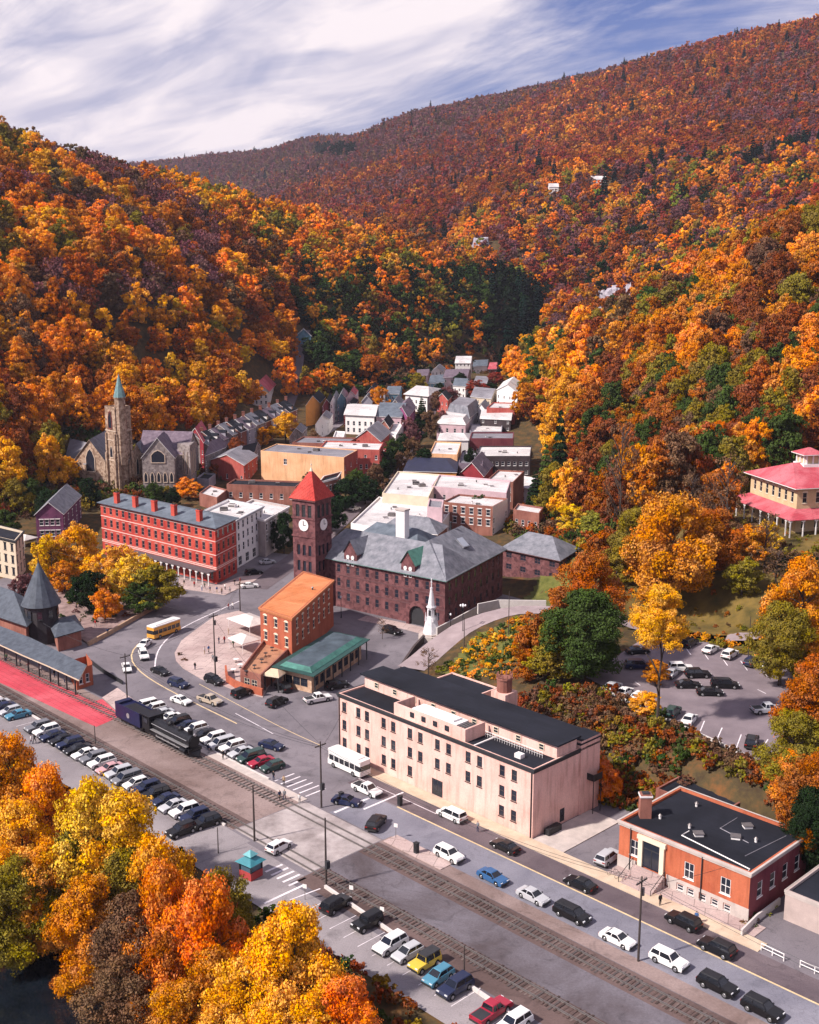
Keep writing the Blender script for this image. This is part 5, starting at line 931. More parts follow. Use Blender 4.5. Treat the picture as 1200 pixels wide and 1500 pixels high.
# locomotive with its tender
blk = pm('locomotive_black', (.012, .012, .016), .42, .4, 1, metal=.2); silver = pm('worn_silver', (.36, .35, .37), .4, .2, 2, metal=.5); navy = pm('tender_navy', (.010, .012, .05), .4, .3, 1)
loco = thing('steam_locomotive', 'black steam locomotive standing on the track beside parked cars', 'locomotive', (*UV(-48.6, 1.4), .26), _a)
def cylx(mb, x0, x1, y, z, r, n=18, m=0, r2=None):
    i = len(mb.v); r2 = r if r2 is None else r2
    for x, q_ in ((x0, r), (x1, r2)):
        for k in range(n): a = 2 * math.pi * k / n; mb.v.append((x, y + q_ * math.cos(a), z + q_ * math.sin(a)))
    mb.f.append(tuple(range(i, i + n))[::-1]); mb.m.append(m); mb.f.append(tuple(range(i + n, i + 2 * n))); mb.m.append(m)
    for k in range(n): mb.f.append((i + k, i + (k + 1) % n, i + n + (k + 1) % n, i + n + k)); mb.m.append(m)
    return mb
cylx(MB(), -3.2, 6.6, 0, 2.6, 1.05).build('boiler', blk, loco, smooth=False); cylx(cylx(MB(), 6.6, 8.6, 0, 2.6, 1.15), 8.6, 8.75, 0, 2.6, 1.0).build('smokebox', blk, loco)
mb = MB(); mb.frus((7.6, 0), .42, .5, 3.6, 4.5, 14).frus((7.6, 0), .55, .55, 4.45, 4.55, 14); mb.build('chimney', blk, loco)
for x in (4.6, 1.4): mb = MB(); mb.frus((x, 0), .6, .5, 3.4, 4.0, 12).frus((x, 0), .5, .2, 4.0, 4.3, 12); mb.build('dome', blk, loco)
mb = MB(); mb.box((-5.6, -1.5, 1.4), (-3.2, 1.5, 3.6)).box((-5.9, -1.65, 3.95), (-3.0, 1.65, 4.15)).box((-5.55, -1.45, 3.6), (-5.4, 1.45, 3.95)).box((-3.4, -1.45, 3.6), (-3.25, 1.45, 3.95)); mb.build('cab', blk, loco)
for s in (-1, 1): mb = MB(); mb.box((-5.0, s * 1.52 - .02, 2.7), (-3.8, s * 1.52 + .02, 3.5)); mb.build('cab_window', glass, loco)
for s in (-1, 1):
    mb = MB(); mb.box((-3.2, s * 1.15 - .3, 1.75), (8.2, s * 1.15 + .3, 1.85)); mb.build('running_board', silver, loco)
    mb = MB(); mb.tube([(-3, s * 1.18, 2.9), (8, s * 1.18, 2.9)], .06, 6); mb.build('handrail', silver, loco)
    mb = MB(); cylx(mb, 6.4, 8.0, s * 1.35, .95, .42); mb.build('cylinder', blk, loco)
    mb = MB(); mb.box((-1.6, s * 1.0 - .05, .72), (6.4, s * 1.0 + .05, .88)); mb.build('rod', silver, loco)
    for x, r_ in ((-2.0, .78), (-.1, .78), (1.8, .78), (3.7, .78), (5.6, .42), (7.6, .42)):
        mb = MB(); mb.frus((0, 0), r_, r_, -.08, .08, 18).frus((0, 0), r_ * .25, r_ * .25, -.14, .14, 8, 1); o = mb.build('wheel', [blk, silver], loco, (x, s * .78, r_)); o.rotation_euler = (R(90), 0, 0)
mb = MB(); mb.face([(8.7, -1.2, 1.1), (9.9, 0, .25), (8.7, 1.2, 1.1)]); mb.box((8.5, -1.3, 1.0), (8.9, 1.3, 1.5)); mb.face([(8.7, -1.2, .2), (9.9, 0, .2), (9.9, 0, .25), (8.7, -1.2, 1.1)]); mb.face([(9.9, 0, .2), (8.7, 1.2, .2), (8.7, 1.2, 1.1), (9.9, 0, .25)]); mb.build('pilot', blk, loco)
mb = MB(); cylx(mb, 8.7, 9.05, 0, 3.9, .24, 10, 1); mb.build('headlamp', [blk, silver], loco); mb = MB(); mb.box((-5.8, -.9, .5), (8.5, .9, 1.4)); mb.build('frame', blk, loco)
ten = thing('locomotive_tender', 'dark navy tender coupled behind the steam locomotive', 'tender', (*UV(-59.2, 1.4), .26), _a)
mb = MB(); mb.box((-4.2, -1.5, 1.05), (4.2, 1.5, 3.5)).box((-4.2, -1.5, 3.5), (-3.0, 1.5, 3.9)); mb.build('tank', navy, ten); mb = MB(); mb.box((-1.5, -1.3, 3.5), (4.0, 1.3, 3.62)); mb.build('coal', blk, ten)
for s in (-1, 1): mb = MB(); mb.box((-4.2, s * 1.47 - .06, 3.5), (4.2, s * 1.47 + .06, 3.8)); mb.build('tank_rim', navy, ten); mb = MB(); mb.frus((0, 0), .5, .5, -.02, .02, 16); o = mb.build('emblem', [silver], ten, (.2, s * 1.52, 2.3)); o.rotation_euler = (R(90), 0, 0)
mb = MB(); mb.box((-4.4, -1.1, .6), (4.5, 1.1, 1.05)); mb.build('frame', blk, ten)
for s in (-1, 1):
    for x in (-3.2, -1.6, 1.6, 3.2): mb = MB(); mb.frus((0, 0), .45, .45, -.07, .07, 14); o = mb.build('wheel', blk, ten, (x, s * .78, .45)); o.rotation_euler = (R(90), 0, 0)

# ------------------------------------------------------------------ vehicles
import bmesh
PAINT = {}
CARC = {'white': (.70, .68, .68), 'silver': (.42, .42, .45), 'grey': (.16, .16, .18), 'black': (.007, .007, .009), 'navy': (.012, .018, .055), 'blue': (.03, .10, .24), 'teal': (.06, .20, .30), 'red': (.32, .015, .04), 'maroon': (.22, .03, .05), 'yellow': (.62, .42, .05), 'green': (.02, .05, .045), 'tan': (.42, .34, .27), 'pink': (.50, .28, .30), 'orange': (.62, .30, .05)}
tyre_m = pm('tyre', (.012, .012, .012), .9, 0); hub_m = pm('wheel_rim', (.30, .30, .32), .35, 0, metal=.7); lamp_m = pm('headlamp_glass', (.62, .62, .65), .15, 0); tail_m = pm('tail_lamp', (.25, .012, .01), .3, 0)
def paint(c):
    if c not in PAINT:
        m = pm('paint_' + c, CARC[c], .34, 0, spec=.3); m.node_tree.nodes['Principled BSDF'].inputs['Coat Weight'].default_value = .2; m.node_tree.nodes['Principled BSDF'].inputs['Coat Roughness'].default_value = .12; PAINT[c] = m
    return PAINT[c]
# side profiles: length, width, wheel radius, wheel x, lower-body outline (x, z), cabin (x0, x1 at belt; x0, x1 at roof; belt z, roof z)
TYPES = {
 'sedan': (4.7, 1.8, .33, (-1.42, 1.38), [(-2.32, .35), (-2.35, .75), (-2.2, .98), (-1.5, 1.02), (1.0, .98), (2.1, .82), (2.33, .62), (2.3, .3)], (-1.75, 1.05, -1.0, .25, 1.0, 1.45)),
 'hatchback': (4.2, 1.76, .32, (-1.28, 1.28), [(-2.08, .35), (-2.1, .85), (-2.02, 1.05), (-1.5, 1.05), (.95, 1.0), (1.9, .84), (2.08, .6), (2.05, .3)], (-2.0, 1.0, -1.65, .2, 1.04, 1.5)),
 'suv': (4.75, 1.9, .38, (-1.42, 1.42), [(-2.35, .45), (-2.37, 1.0), (-2.3, 1.15), (-1.6, 1.16), (.95, 1.14), (2.15, 1.02), (2.36, .75), (2.32, .4)], (-2.25, 1.0, -1.95, .35, 1.15, 1.75)),
 'minivan': (5.1, 1.95, .35, (-1.55, 1.55), [(-2.52, .4), (-2.55, 1.0), (-2.48, 1.1), (-1.6, 1.1), (1.35, 1.06), (2.25, .9), (2.52, .62), (2.5, .35)], (-2.42, 1.5, -2.2, .7, 1.09, 1.75)),
 'jeep': (4.3, 1.85, .40, (-1.3, 1.35), [(-2.1, .55), (-2.12, 1.1), (-2.1, 1.16), (-1.6, 1.16), (.6, 1.16), (1.95, 1.1), (2.1, .8), (2.1, .55)], (-2.05, .62, -1.98, .42, 1.15, 1.82)),
 'pickup': (5.6, 1.95, .39, (-1.75, 1.7), [(-2.78, .5), (-2.8, 1.08), (-2.78, 1.12), (-1.0, 1.12), (1.2, 1.1), (2.55, 1.0), (2.78, .75), (2.76, .45)], (-.75, 1.25, -.55, .65, 1.11, 1.78)),
}
PROTO = {}
def car_meshes(ty):
    if ty in PROTO: return PROTO[ty]
    Ln, Wd, wr, wx, prof, (b0, b1, r0, r1, zb, zr) = TYPES[ty]; hw = Wd / 2
    pts = list(prof); bot = []                                             # underside with wheel arches, front to rear
    for cx0 in (wx[1], wx[0]):
        zb0 = prof[0][1] - .1
        for k in range(7): a = math.pi * k / 6; bot.append((cx0 + (wr + .07) * math.cos(a), max(zb0, wr + (wr + .07) * math.sin(a)) if 0 < k < 6 else zb0))
    poly = pts + bot
    bm = bmesh.new(); lo = [bm.verts.new((x, -hw, z)) for x, z in poly]; hi = [bm.verts.new((x, hw, z)) for x, z in poly]
    bm.faces.new(lo[::-1]); bm.faces.new(hi); n = len(poly)
    for k in range(n): bm.faces.new((lo[k], lo[(k + 1) % n], hi[(k + 1) % n], hi[k]))
    bmesh.ops.recalc_face_normals(bm, faces=bm.faces[:])
    es = [e for e in bm.edges if all(abs(abs(v.co.y) - hw) < 1e-4 for v in e.verts) and e.verts[0].co.y * e.verts[1].co.y > 0 and min(v.co.z for v in e.verts) > prof[0][1] + .1]
    bmesh.ops.bevel(bm, geom=es, offset=.11, segments=2, affect='EDGES', profile=.6)
    # roof panel and pillars
    wr_, wb = hw * .74, hw * .93
    def pris(c8):
        vv = [bm.verts.new(c) for c in c8]
        for q_ in ((3, 2, 1, 0), (4, 5, 6, 7), (0, 1, 5, 4), (1, 2, 6, 5), (2, 3, 7, 6), (3, 0, 4, 7)): bm.faces.new([vv[k] for k in q_])
    pris([(r0 - .06, -wr_, zr - .05), (r1 + .06, -wr_, zr - .05), (r1 + .06, wr_, zr - .05), (r0 - .06, wr_, zr - .05), (r0 + .06, -wr_ + .1, zr + .03), (r1 - .06, -wr_ + .1, zr + .03), (r1 - .06, wr_ - .1, zr + .03), (r0 + .06, wr_ - .1, zr + .03)])
    mids = [(b0 + (b1 - b0) * .42, r0 + (r1 - r0) * .45)]
    for s in (-1, 1):
        for xb, xr in [(b0 + .02, r0), (b1 - .02, r1)] + mids:
            w = .05; ys = sorted((s * wb, s * (wb - .06))); yt = sorted((s * wr_, s * (wr_ - .06)))
            pris([(xb - w, ys[0], zb - .08), (xb + w, ys[0], zb - .08), (xb + w, ys[1], zb - .08), (xb - w, ys[1], zb - .08), (xr - w, yt[0], zr - .04), (xr + w, yt[0], zr - .04), (xr + w, yt[1], zr - .04), (xr - w, yt[1], zr - .04)])
    me = bpy.data.meshes.new('body'); bm.to_mesh(me); bm.free(); me.materials.append(None)
    if ty == 'pickup': pass
    g = {}
    i_ = .025
    mb = MB(); mb.face([(b1 - i_, -wb + .08, zb - .06), (b1 - i_, wb - .08, zb - .06), (r1 - i_, wr_ - .06, zr - .05), (r1 - i_, -wr_ + .06, zr - .05)]); g['windscreen'] = mb.mesh('windscreen', glass2)
    mb = MB(); mb.face([(b0 + i_, wb - .08, zb - .06), (b0 + i_, -wb + .08, zb - .06), (r0 + i_, -wr_ + .06, zr - .05), (r0 + i_, wr_ - .06, zr - .05)]); g['rear_window'] = mb.mesh('rear_window', glass2)
    for s, nm in ((-1, 'sl'), (1, 'sr')):
        mb = MB(); f = [(b0 + .05, s * (wb - .02), zb - .06), (b1 - .05, s * (wb - .02), zb - .06), (r1, s * (wr_ - .02), zr - .05), (r0, s * (wr_ - .02), zr - .05)]; mb.face(f if s < 0 else f[::-1]); g[nm] = mb.mesh('side_window', glass2)
    mb = MB(); mb.frus((0, 0), wr, wr, -.11, .11, 16).frus((0, 0), wr * .62, wr * .55, .11, .13, 12, 1).frus((0, 0), wr * .55, wr * .62, -.13, -.11, 12, 1); g['wheel'] = mb.mesh('wheel', [tyre_m, hub_m])
    mb = MB(); mb.box((-.1, -.2, -.08), (.06, .2, .08)); g['headlight'] = mb.mesh('headlight', lamp_m); g['tail'] = mb.mesh('tail_light', tail_m)
    mb = MB(); mb.box((-.06, -hw * .9, -.11), (.06, hw * .9, .11)); g['bumper'] = mb.mesh('bumper', pm('bumper_plastic', (.03, .03, .033), .6, 0)); mb = MB(); mb.box((-.07, -.1, 0), (.07, .1, .13)); g['mirror'] = mb.mesh('mirror', dark_p)
    if ty == 'pickup':
        mb = MB(); mb.box((-2.68, -hw + .16, .98), (-1.0, hw - .16, 1.135)); g['bed'] = mb.mesh('cargo_bed', dark_p)
    PROTO[ty] = (me, g); return PROTO[ty]
BODY = {}
GLASSTOP = {}
def car(ty, col, x, y, z, rz, label, group=None, top=None):
    me, g = car_meshes(ty); Ln, Wd, wr, wx, prof, (b0, b1, r0, r1, zb, zr) = TYPES[ty]; hw = Wd / 2
    if (ty, col) not in BODY: c = me.copy(); c.materials[0] = paint(col); BODY[(ty, col)] = c
    t = thing('parked_' + ty if 'parked' in label else ty, label, 'pickup' if ty == 'pickup' else 'car', (x, y, z), rz, group)
    inst('body', BODY[(ty, col)], t); inst('windscreen', g['windscreen'], t); inst('rear_window', g['rear_window'], t); inst('side_window', g['sl'], t); inst('side_window', g['sr'], t)
    for wx_ in wx:
        for s in (-1, 1): w = inst('wheel', g['wheel'], t, (wx_, s * (hw - .10), wr)); w.rotation_euler = (R(90), 0, 0)
    for s in (-1, 1):
        inst('headlight', g['headlight'], t, (Ln / 2 - .12, s * hw * .68, prof[5][1] - .16)); inst('tail_light', g['tail'], t, (-Ln / 2 + .07, s * hw * .74, prof[1][1] - .06))
    for e_ in (-1, 1): inst('bumper', g['bumper'], t, (e_ * (Ln / 2 - .01), 0, prof[0][1] + .08)); inst('mirror', g['mirror'], t, (b1 - .28, e_ * (hw + .05), zb - .02))
    if 'bed' in g: inst('cargo_bed', g['bed'], t)
    if top: mb = MB(); mb.box((r0 - .1, -hw * .76, zr - .02), (r1 + .08, hw * .76, zr + .07)); mb.build('soft_top', top, t)
    return t
ORD = ['first', 'second', 'third', 'fourth', 'fifth', 'sixth', 'seventh', 'eighth', 'ninth', 'tenth', 'eleventh', 'twelfth', 'thirteenth', 'fourteenth', 'fifteenth', 'sixteenth', 'seventeenth', 'eighteenth', 'nineteenth', 'twentieth', 'twenty-first', 'twenty-second', 'twenty-third', 'twenty-fourth', 'twenty-fifth']
TW = {'sedan': 'saloon car', 'hatchback': 'hatchback', 'suv': 'tall car', 'minivan': 'minivan', 'jeep': 'boxy off-road car', 'pickup': 'pickup truck'}
def jit(a): return random.uniform(-a, a)
# the long lower row beside the tracks; noses towards the trees
row = [('silver', 'sedan'), ('navy', 'sedan'), ('silver', 'hatchback'), ('teal', 'sedan'), None, None, ('grey', 'suv'), ('white', 'suv'), ('navy', 'sedan'), ('black', 'sedan'), ('navy', 'suv'), ('black', 'sedan'), ('white', 'sedan'), ('grey', 'suv'), ('white', 'suv'), ('pink', 'sedan'), ('silver', 'suv'), ('grey', 'minivan'), ('white', 'hatchback'), ('navy', 'suv'), ('black', 'suv'), ('navy', 'sedan'), ('silver', 'sedan'), ('white', 'suv'), ('navy', 'suv'), ('black', 'suv')]
n = 0
for i, it in enumerate(row):
    if it is None: continue
    x, y = UV(-86.5 + 2.76 * i + jit(.12), -12.1 + jit(.25)); car(it[1], it[0], x, y, .01, _a + R(-94) + jit(.03), '%s %s in the lower row by the tracks, %s from the station' % (it[0], TW[it[1]], ORD[n]), 'cars parked in the lower row'); n += 1
x, y = P(266, 1222); car('suv', 'black', x, y, .01, _a + R(-90), 'black tall car parked out of line in front of the lower row', None)
row = [('white', 'minivan'), ('white', 'suv'), ('silver', 'sedan'), ('white', 'sedan'), ('black', 'suv'), ('navy', 'sedan'), ('white', 'suv'), ('black', 'sedan'), ('white', 'suv'), ('silver', 'minivan'), ('white', 'suv'), ('silver', 'sedan'), ('green', 'minivan'), ('red', 'sedan'), ('green', 'hatchback')]
for i, it in enumerate(row):
    x, y = UV(-65.5 + 2.78 * i + jit(.12), 7.6 + jit(.2)); car(it[1], it[0], x, y, .01, _a + R(-96) + jit(.03), '%s %s in the row behind the locomotive, %s from the station' % (it[0], TW[it[1]], ORD[i]), 'cars parked behind the locomotive')
for i, (px, py, ty, col, da, lb) in enumerate([
    (492, 1331, 'suv', 'black', 97, 'black tall car alone at the head of the near parking row'), (538, 1358, 'jeep', 'black', -90, 'black boxy off-road car parked next to a white saloon'), (572, 1390, 'suv', 'white', -90, 'white tall car parked between the black boxy car and a silver one'), (597, 1402, 'hatchback', 'silver', -90, 'silver hatchback parked beside the yellow open-top car'), (622, 1417, 'jeep', 'yellow', -90, 'yellow off-road car with black soft top'), (642, 1436, 'hatchback', 'teal', -90, 'light blue hatchback parked beside the yellow off-road car'), (667, 1453, 'suv', 'navy', -90, 'dark blue tall car parked beside the light blue hatchback'), (720, 1488, 'pickup', 'red', 90, 'red pickup parked at the bottom edge of the near lot'), (752, 1507, 'suv', 'white', -90, 'white car cut by the bottom edge beside the red pickup')]):
    x, y = P(px, py); car(ty, col, x, y, .012, _a + R(da) + jit(.04), lb, 'cars in the near parking row', top=dark_p if col == 'yellow' else None)
for i, (px, py, ty, col, da, lb) in enumerate([
    (658, 1258, 'suv', 'white', 0, 'white tall car parked first along the tracks side of the street'), (722, 1290, 'sedan', 'blue', 0, 'blue saloon parked behind the first white car along the tracks'), (781, 1318, 'sedan', 'silver', 0, 'silver saloon with dark glass parked along the tracks'), (838, 1345, 'minivan', 'black', 0, 'black minivan parked along the tracks side of the street'), (905, 1381, 'sedan', 'white', 0, 'white saloon parked along the tracks just before the tall pole'), (980, 1413, 'suv', 'white', 0, 'white estate car parked along the tracks just past the tall pole'), (1051, 1450, 'suv', 'black', 0, 'black car parked between the white estate and the last black one'), (1117, 1485, 'suv', 'black', 0, 'black car parked last along the tracks at the bottom edge'),
    (850, 1300, 'sedan', 'black', 180, 'black saloon driving along the dark lane before the post office'), (1001, 1356, 'suv', 'black', 180, 'black tall car parked at the kerb by the post office steps'), (1050, 1395, 'suv', 'black', 180, 'black tall car parked at the kerb past the post office corner'), (740, 1245, 'sedan', 'black', 180, 'black saloon driving past the corner of the pink building'), (662, 1199, 'minivan', 'white', 180, 'white van driving along the front of the pink building'), (538, 1162, 'pickup', 'white', 0, 'white pickup near the tour bus at the crossing'), (508, 1178, 'sedan', 'navy', 25, 'dark blue saloon turning at the level crossing'), (551, 1211, 'suv', 'black', 115, 'black car turning off the level crossing'), (398, 1096, 'sedan', 'navy', 15, 'dark blue car turning out beside the crossing hatching'), (409, 1245, 'hatchback', 'white', 100, 'white hatchback beside the teal-roofed kiosk'), (890, 1262, 'suv', 'silver', 95, 'silver-blue tall car in the drive beside the post office'),
    (266, 1030, 'sedan', 'white', 8, 'white saloon on the street alongside the locomotive'), (308, 1030, 'pickup', 'tan', 8, 'tan pickup on the street in front of the plaza'), (262, 1006, 'suv', 'navy', 10, 'navy car following the bend towards the plaza'), (235, 987, 'sedan', 'black', 2, 'black saloon on the bend behind the two white cars'), (211, 964, 'suv', 'white', -25, 'white car second behind the orange trolley on the bend'), (212, 947, 'sedan', 'white', -55, 'white car directly behind the orange trolley on the bend'), (186, 982, 'sedan', 'white', -25, 'white car on the outer side of the bend by the station'), (314, 1001, 'suv', 'black', 0, 'black tall car at the edge of the round plaza'), (354, 1020, 'jeep', 'black', 95, 'black boxy car beside the terrace wall'), (406, 1033, 'suv', 'black', 100, 'black car parked in front of the market'), (415, 1011, 'suv', 'black', 170, 'dark car tucked against the market entrance'), (466, 1028, 'pickup', 'white', 75, 'white pickup parked at the market corner'), (494, 1008, 'suv', 'black', 70, 'black car parked along the side of the market'), (575, 928, 'suv', 'black', 5, 'black car parked in front of the courthouse'), (366, 861, 'sedan', 'white', 60, 'white car at the street corner by the hotel'), (372, 842, 'suv', 'black', 70, 'black car beside the white townhouse'), (392, 826, 'sedan', 'silver', 72, 'silver car up the street from the white townhouse')]):
    x, y = P(px, py); car(ty, col, x, y, .02, _a + R(da) + jit(.03), lb)
ulot = [(987, 941, 'suv', 'navy', 50, 'navy car first in the back row of the upper lot'), (1010, 946, 'suv', 'black', 50, 'black car second in the back row of the upper lot'), (1041, 955, 'sedan', 'white', 50, 'white saloon third in the back row of the upper lot'), (1069, 963, 'suv', 'white', 50, 'white car fourth in the back row of the upper lot'), (1102, 974, 'suv', 'navy', 50, 'dark blue car fifth in the back row of the upper lot'), (1128, 979, 'sedan', 'grey', 50, 'grey car last in the back row of the upper lot'), (934, 957, 'sedan', 'black', 10, 'black car by the entrance of the upper lot'), (935, 979, 'minivan', 'navy', 0, 'navy minivan at the near side of the upper lot entrance'), (984, 990, 'sedan', 'silver', 60, 'silver car at the end of the middle cluster in the upper lot'), (997, 983, 'suv', 'white', 0, 'white car at the back of the middle cluster in the upper lot'), (1008, 1007, 'sedan', 'black', 0, 'black saloon nearest the silver one in the middle cluster'), (1022, 992, 'suv', 'black', 0, 'black tall car in the middle cluster of the upper lot'), (1062, 1007, 'minivan', 'black', -8, 'large black van in the middle of the upper lot'), (1040, 1018, 'sedan', 'black', -4, 'low black saloon in front of the large black van'), (897, 1010, 'sedan', 'silver', 55, 'silver car half under trees along the near edge of the upper lot'), (915, 1018, 'sedan', 'white', 55, 'white saloon beside the silver car on the near edge of the upper lot'), (937, 1024, 'hatchback', 'white', 55, 'white hatchback on the near edge of the upper lot'), (985, 1048, 'suv', 'green', 60, 'dark green car on the near edge of the upper lot'), (1010, 1058, 'sedan', 'white', 60, 'lone white saloon next to the dark green car'), (1101, 1092, 'suv', 'black', 68, 'black car alone at the near corner of the upper lot'), (1124, 1044, 'pickup', 'silver', 10, 'silver pickup at the side of the upper lot under trees')]
for px, py, ty, col, da, lb in ulot: x, y = P(px, py, 8); car(ty, col, x, y, 8.01, R(da) + jit(.04), lb, 'cars in the upper lot')
for px, py, col in ((520, 748, 'white'), (538, 727, 'silver'), (552, 718, 'black'), (562, 702, 'white'), (573, 700, 'grey'), (583, 680, 'white'), (592, 668, 'silver'), (603, 655, 'navy'), (572, 690, 'white')):
    z = gz(px, py, 0); x, y = P(px, py, z); car('sedan', col, x, y, Tz(x, y) + .2, R(58) + jit(.05), {'white': 'small white car on the tree-lined town street', 'silver': 'small silver car on the tree-lined town street', 'black': 'small black car on the tree-lined town street', 'grey': 'small grey car on the tree-lined town street', 'navy': 'small navy car on the tree-lined town street'}[col], 'cars on the town street')
def bus(label, name, px, py, rz, Ln, Wd, Ht, c1, c2, n):
    x, y = P(px, py); t = thing(name, label, 'bus', (x, y, .02), rz); h = Ln / 2; w = Wd / 2
    mb = MB(); mb.prism([(-h, -w + .1), (-h + .1, -w), (h - .25, -w), (h, -w + .3), (h, w - .3), (h - .25, w), (-h + .1, w), (-h, w - .1)], .4, 1.25); mb.prism([(-h + .05, -w + .12), (h - .3, -w + .12), (h - .3, w - .12), (-h + .05, w - .12)], 2.15, Ht - .22)
    mb.build('body', paint(c1), t); mb = MB(); mb.prism([(-h, -w + .2), (-h + .2, -w), (h - .3, -w), (h - .05, -w + .3), (h - .05, w - .3), (h - .3, w), (-h + .2, w), (-h, w - .2)], Ht - .22, Ht); mb.box((-h + 1, -w * .6, Ht), (h - 1.4, w * .6, Ht + .14)); mb.build('roof', paint(c2), t)
    for s in (-1, 1):
        for k in range(n):
            x0 = -h + .15 + (Ln - .6) * k / n; x1 = x0 + (Ln - .6) / n - .14; mb = MB(); mb.box((x0, s * (w - .09) - .03, 1.25), (x1, s * (w - .09) + .03, 2.15)); mb.build('side_window', glass2, t); mb = MB(); mb.box((x1, s * (w - .08) - .04, 1.25), (x1 + .14, s * (w - .08) + .04, 2.15)); mb.build('pillar', paint(c1), t)
        for k in (-h * .58, h * .6): o = MB().frus((0, 0), .46, .46, -.13, .13, 16).frus((0, 0), .26, .26, -.15, .15, 10, 1).build('wheel', [tyre_m, hub_m], t, (k, s * (w - .12), .46)); o.rotation_euler = (R(90), 0, 0)
        MB().box((-.05, -.18, -.1), (.05, .18, .1)).build('headlight', lamp_m, t, (h, s * w * .6, .8))
    MB().box((h - .32, -w + .2, 1.25), (h - .24, w - .2, 2.15)).build('windscreen', glass2, t); MB().box((-h + .06, -w + .25, 1.25), (-h + .12, w - .25, 2.15)).build('rear_window', glass2, t)
    return t
bus('orange and white trolley bus rounding the bend by the park', 'trolley_bus', 241, 930, R(-42) + R(98), 8.6, 2.5, 3.1, 'orange', 'white', 6)
bus('white tour bus with dark windows beside the pink building', 'tour_bus', 511, 1128, _a + R(180), 8.4, 2.5, 3.0, 'white', 'white', 6)
# ------------------------------------------------------------------ trees
def leaf_mat(name, inst_attr):
    m = bpy.data.materials.new(name); m.use_nodes = True; N = m.node_tree.nodes; K = m.node_tree.links.new; N.clear()
    o = N.new('ShaderNodeOutputMaterial'); mixs = N.new('ShaderNodeMixShader'); d = N.new('ShaderNodeBsdfDiffuse'); t = N.new('ShaderNodeBsdfTranslucent'); mixs.inputs[0].default_value = .10
    K(d.outputs[0], mixs.inputs[1]); K(t.outputs[0], mixs.inputs[2]); K(mixs.outputs[0], o.inputs[0])
    if inst_attr: a = N.new('ShaderNodeAttribute'); a.attribute_type = 'INSTANCER'; a.attribute_name = 'tcol'; c = a.outputs['Color']
    else: a = N.new('ShaderNodeObjectInfo'); c = a.outputs['Color']
    v = N.new('ShaderNodeAttribute'); v.attribute_name = 'leaf'; s = N.new('ShaderNodeSeparateColor'); K(v.outputs['Color'], s.inputs[0])
    h = N.new('ShaderNodeHueSaturation'); K(c, h.inputs['Color'])
    def mr(src, lo, hi): q = N.new('ShaderNodeMapRange'); K(src, q.inputs[0]); q.inputs[3].default_value = lo; q.inputs[4].default_value = hi; return q.outputs[0]
    K(mr(s.outputs[0], .486, .516), h.inputs['Hue']); K(mr(s.outputs[1], .68, 1.28), h.inputs['Value']); K(mr(s.outputs[2], .85, 1.12), h.inputs['Saturation'])
    K(h.outputs[0], d.inputs[0]); K(h.outputs[0], t.inputs[0]); return m
leaf_o, leaf_i = leaf_mat('autumn_leaves', False), leaf_mat('forest_leaves', True)
bark = pm('bark', (.06, .042, .036), .95, .35, 2, bump=.3)
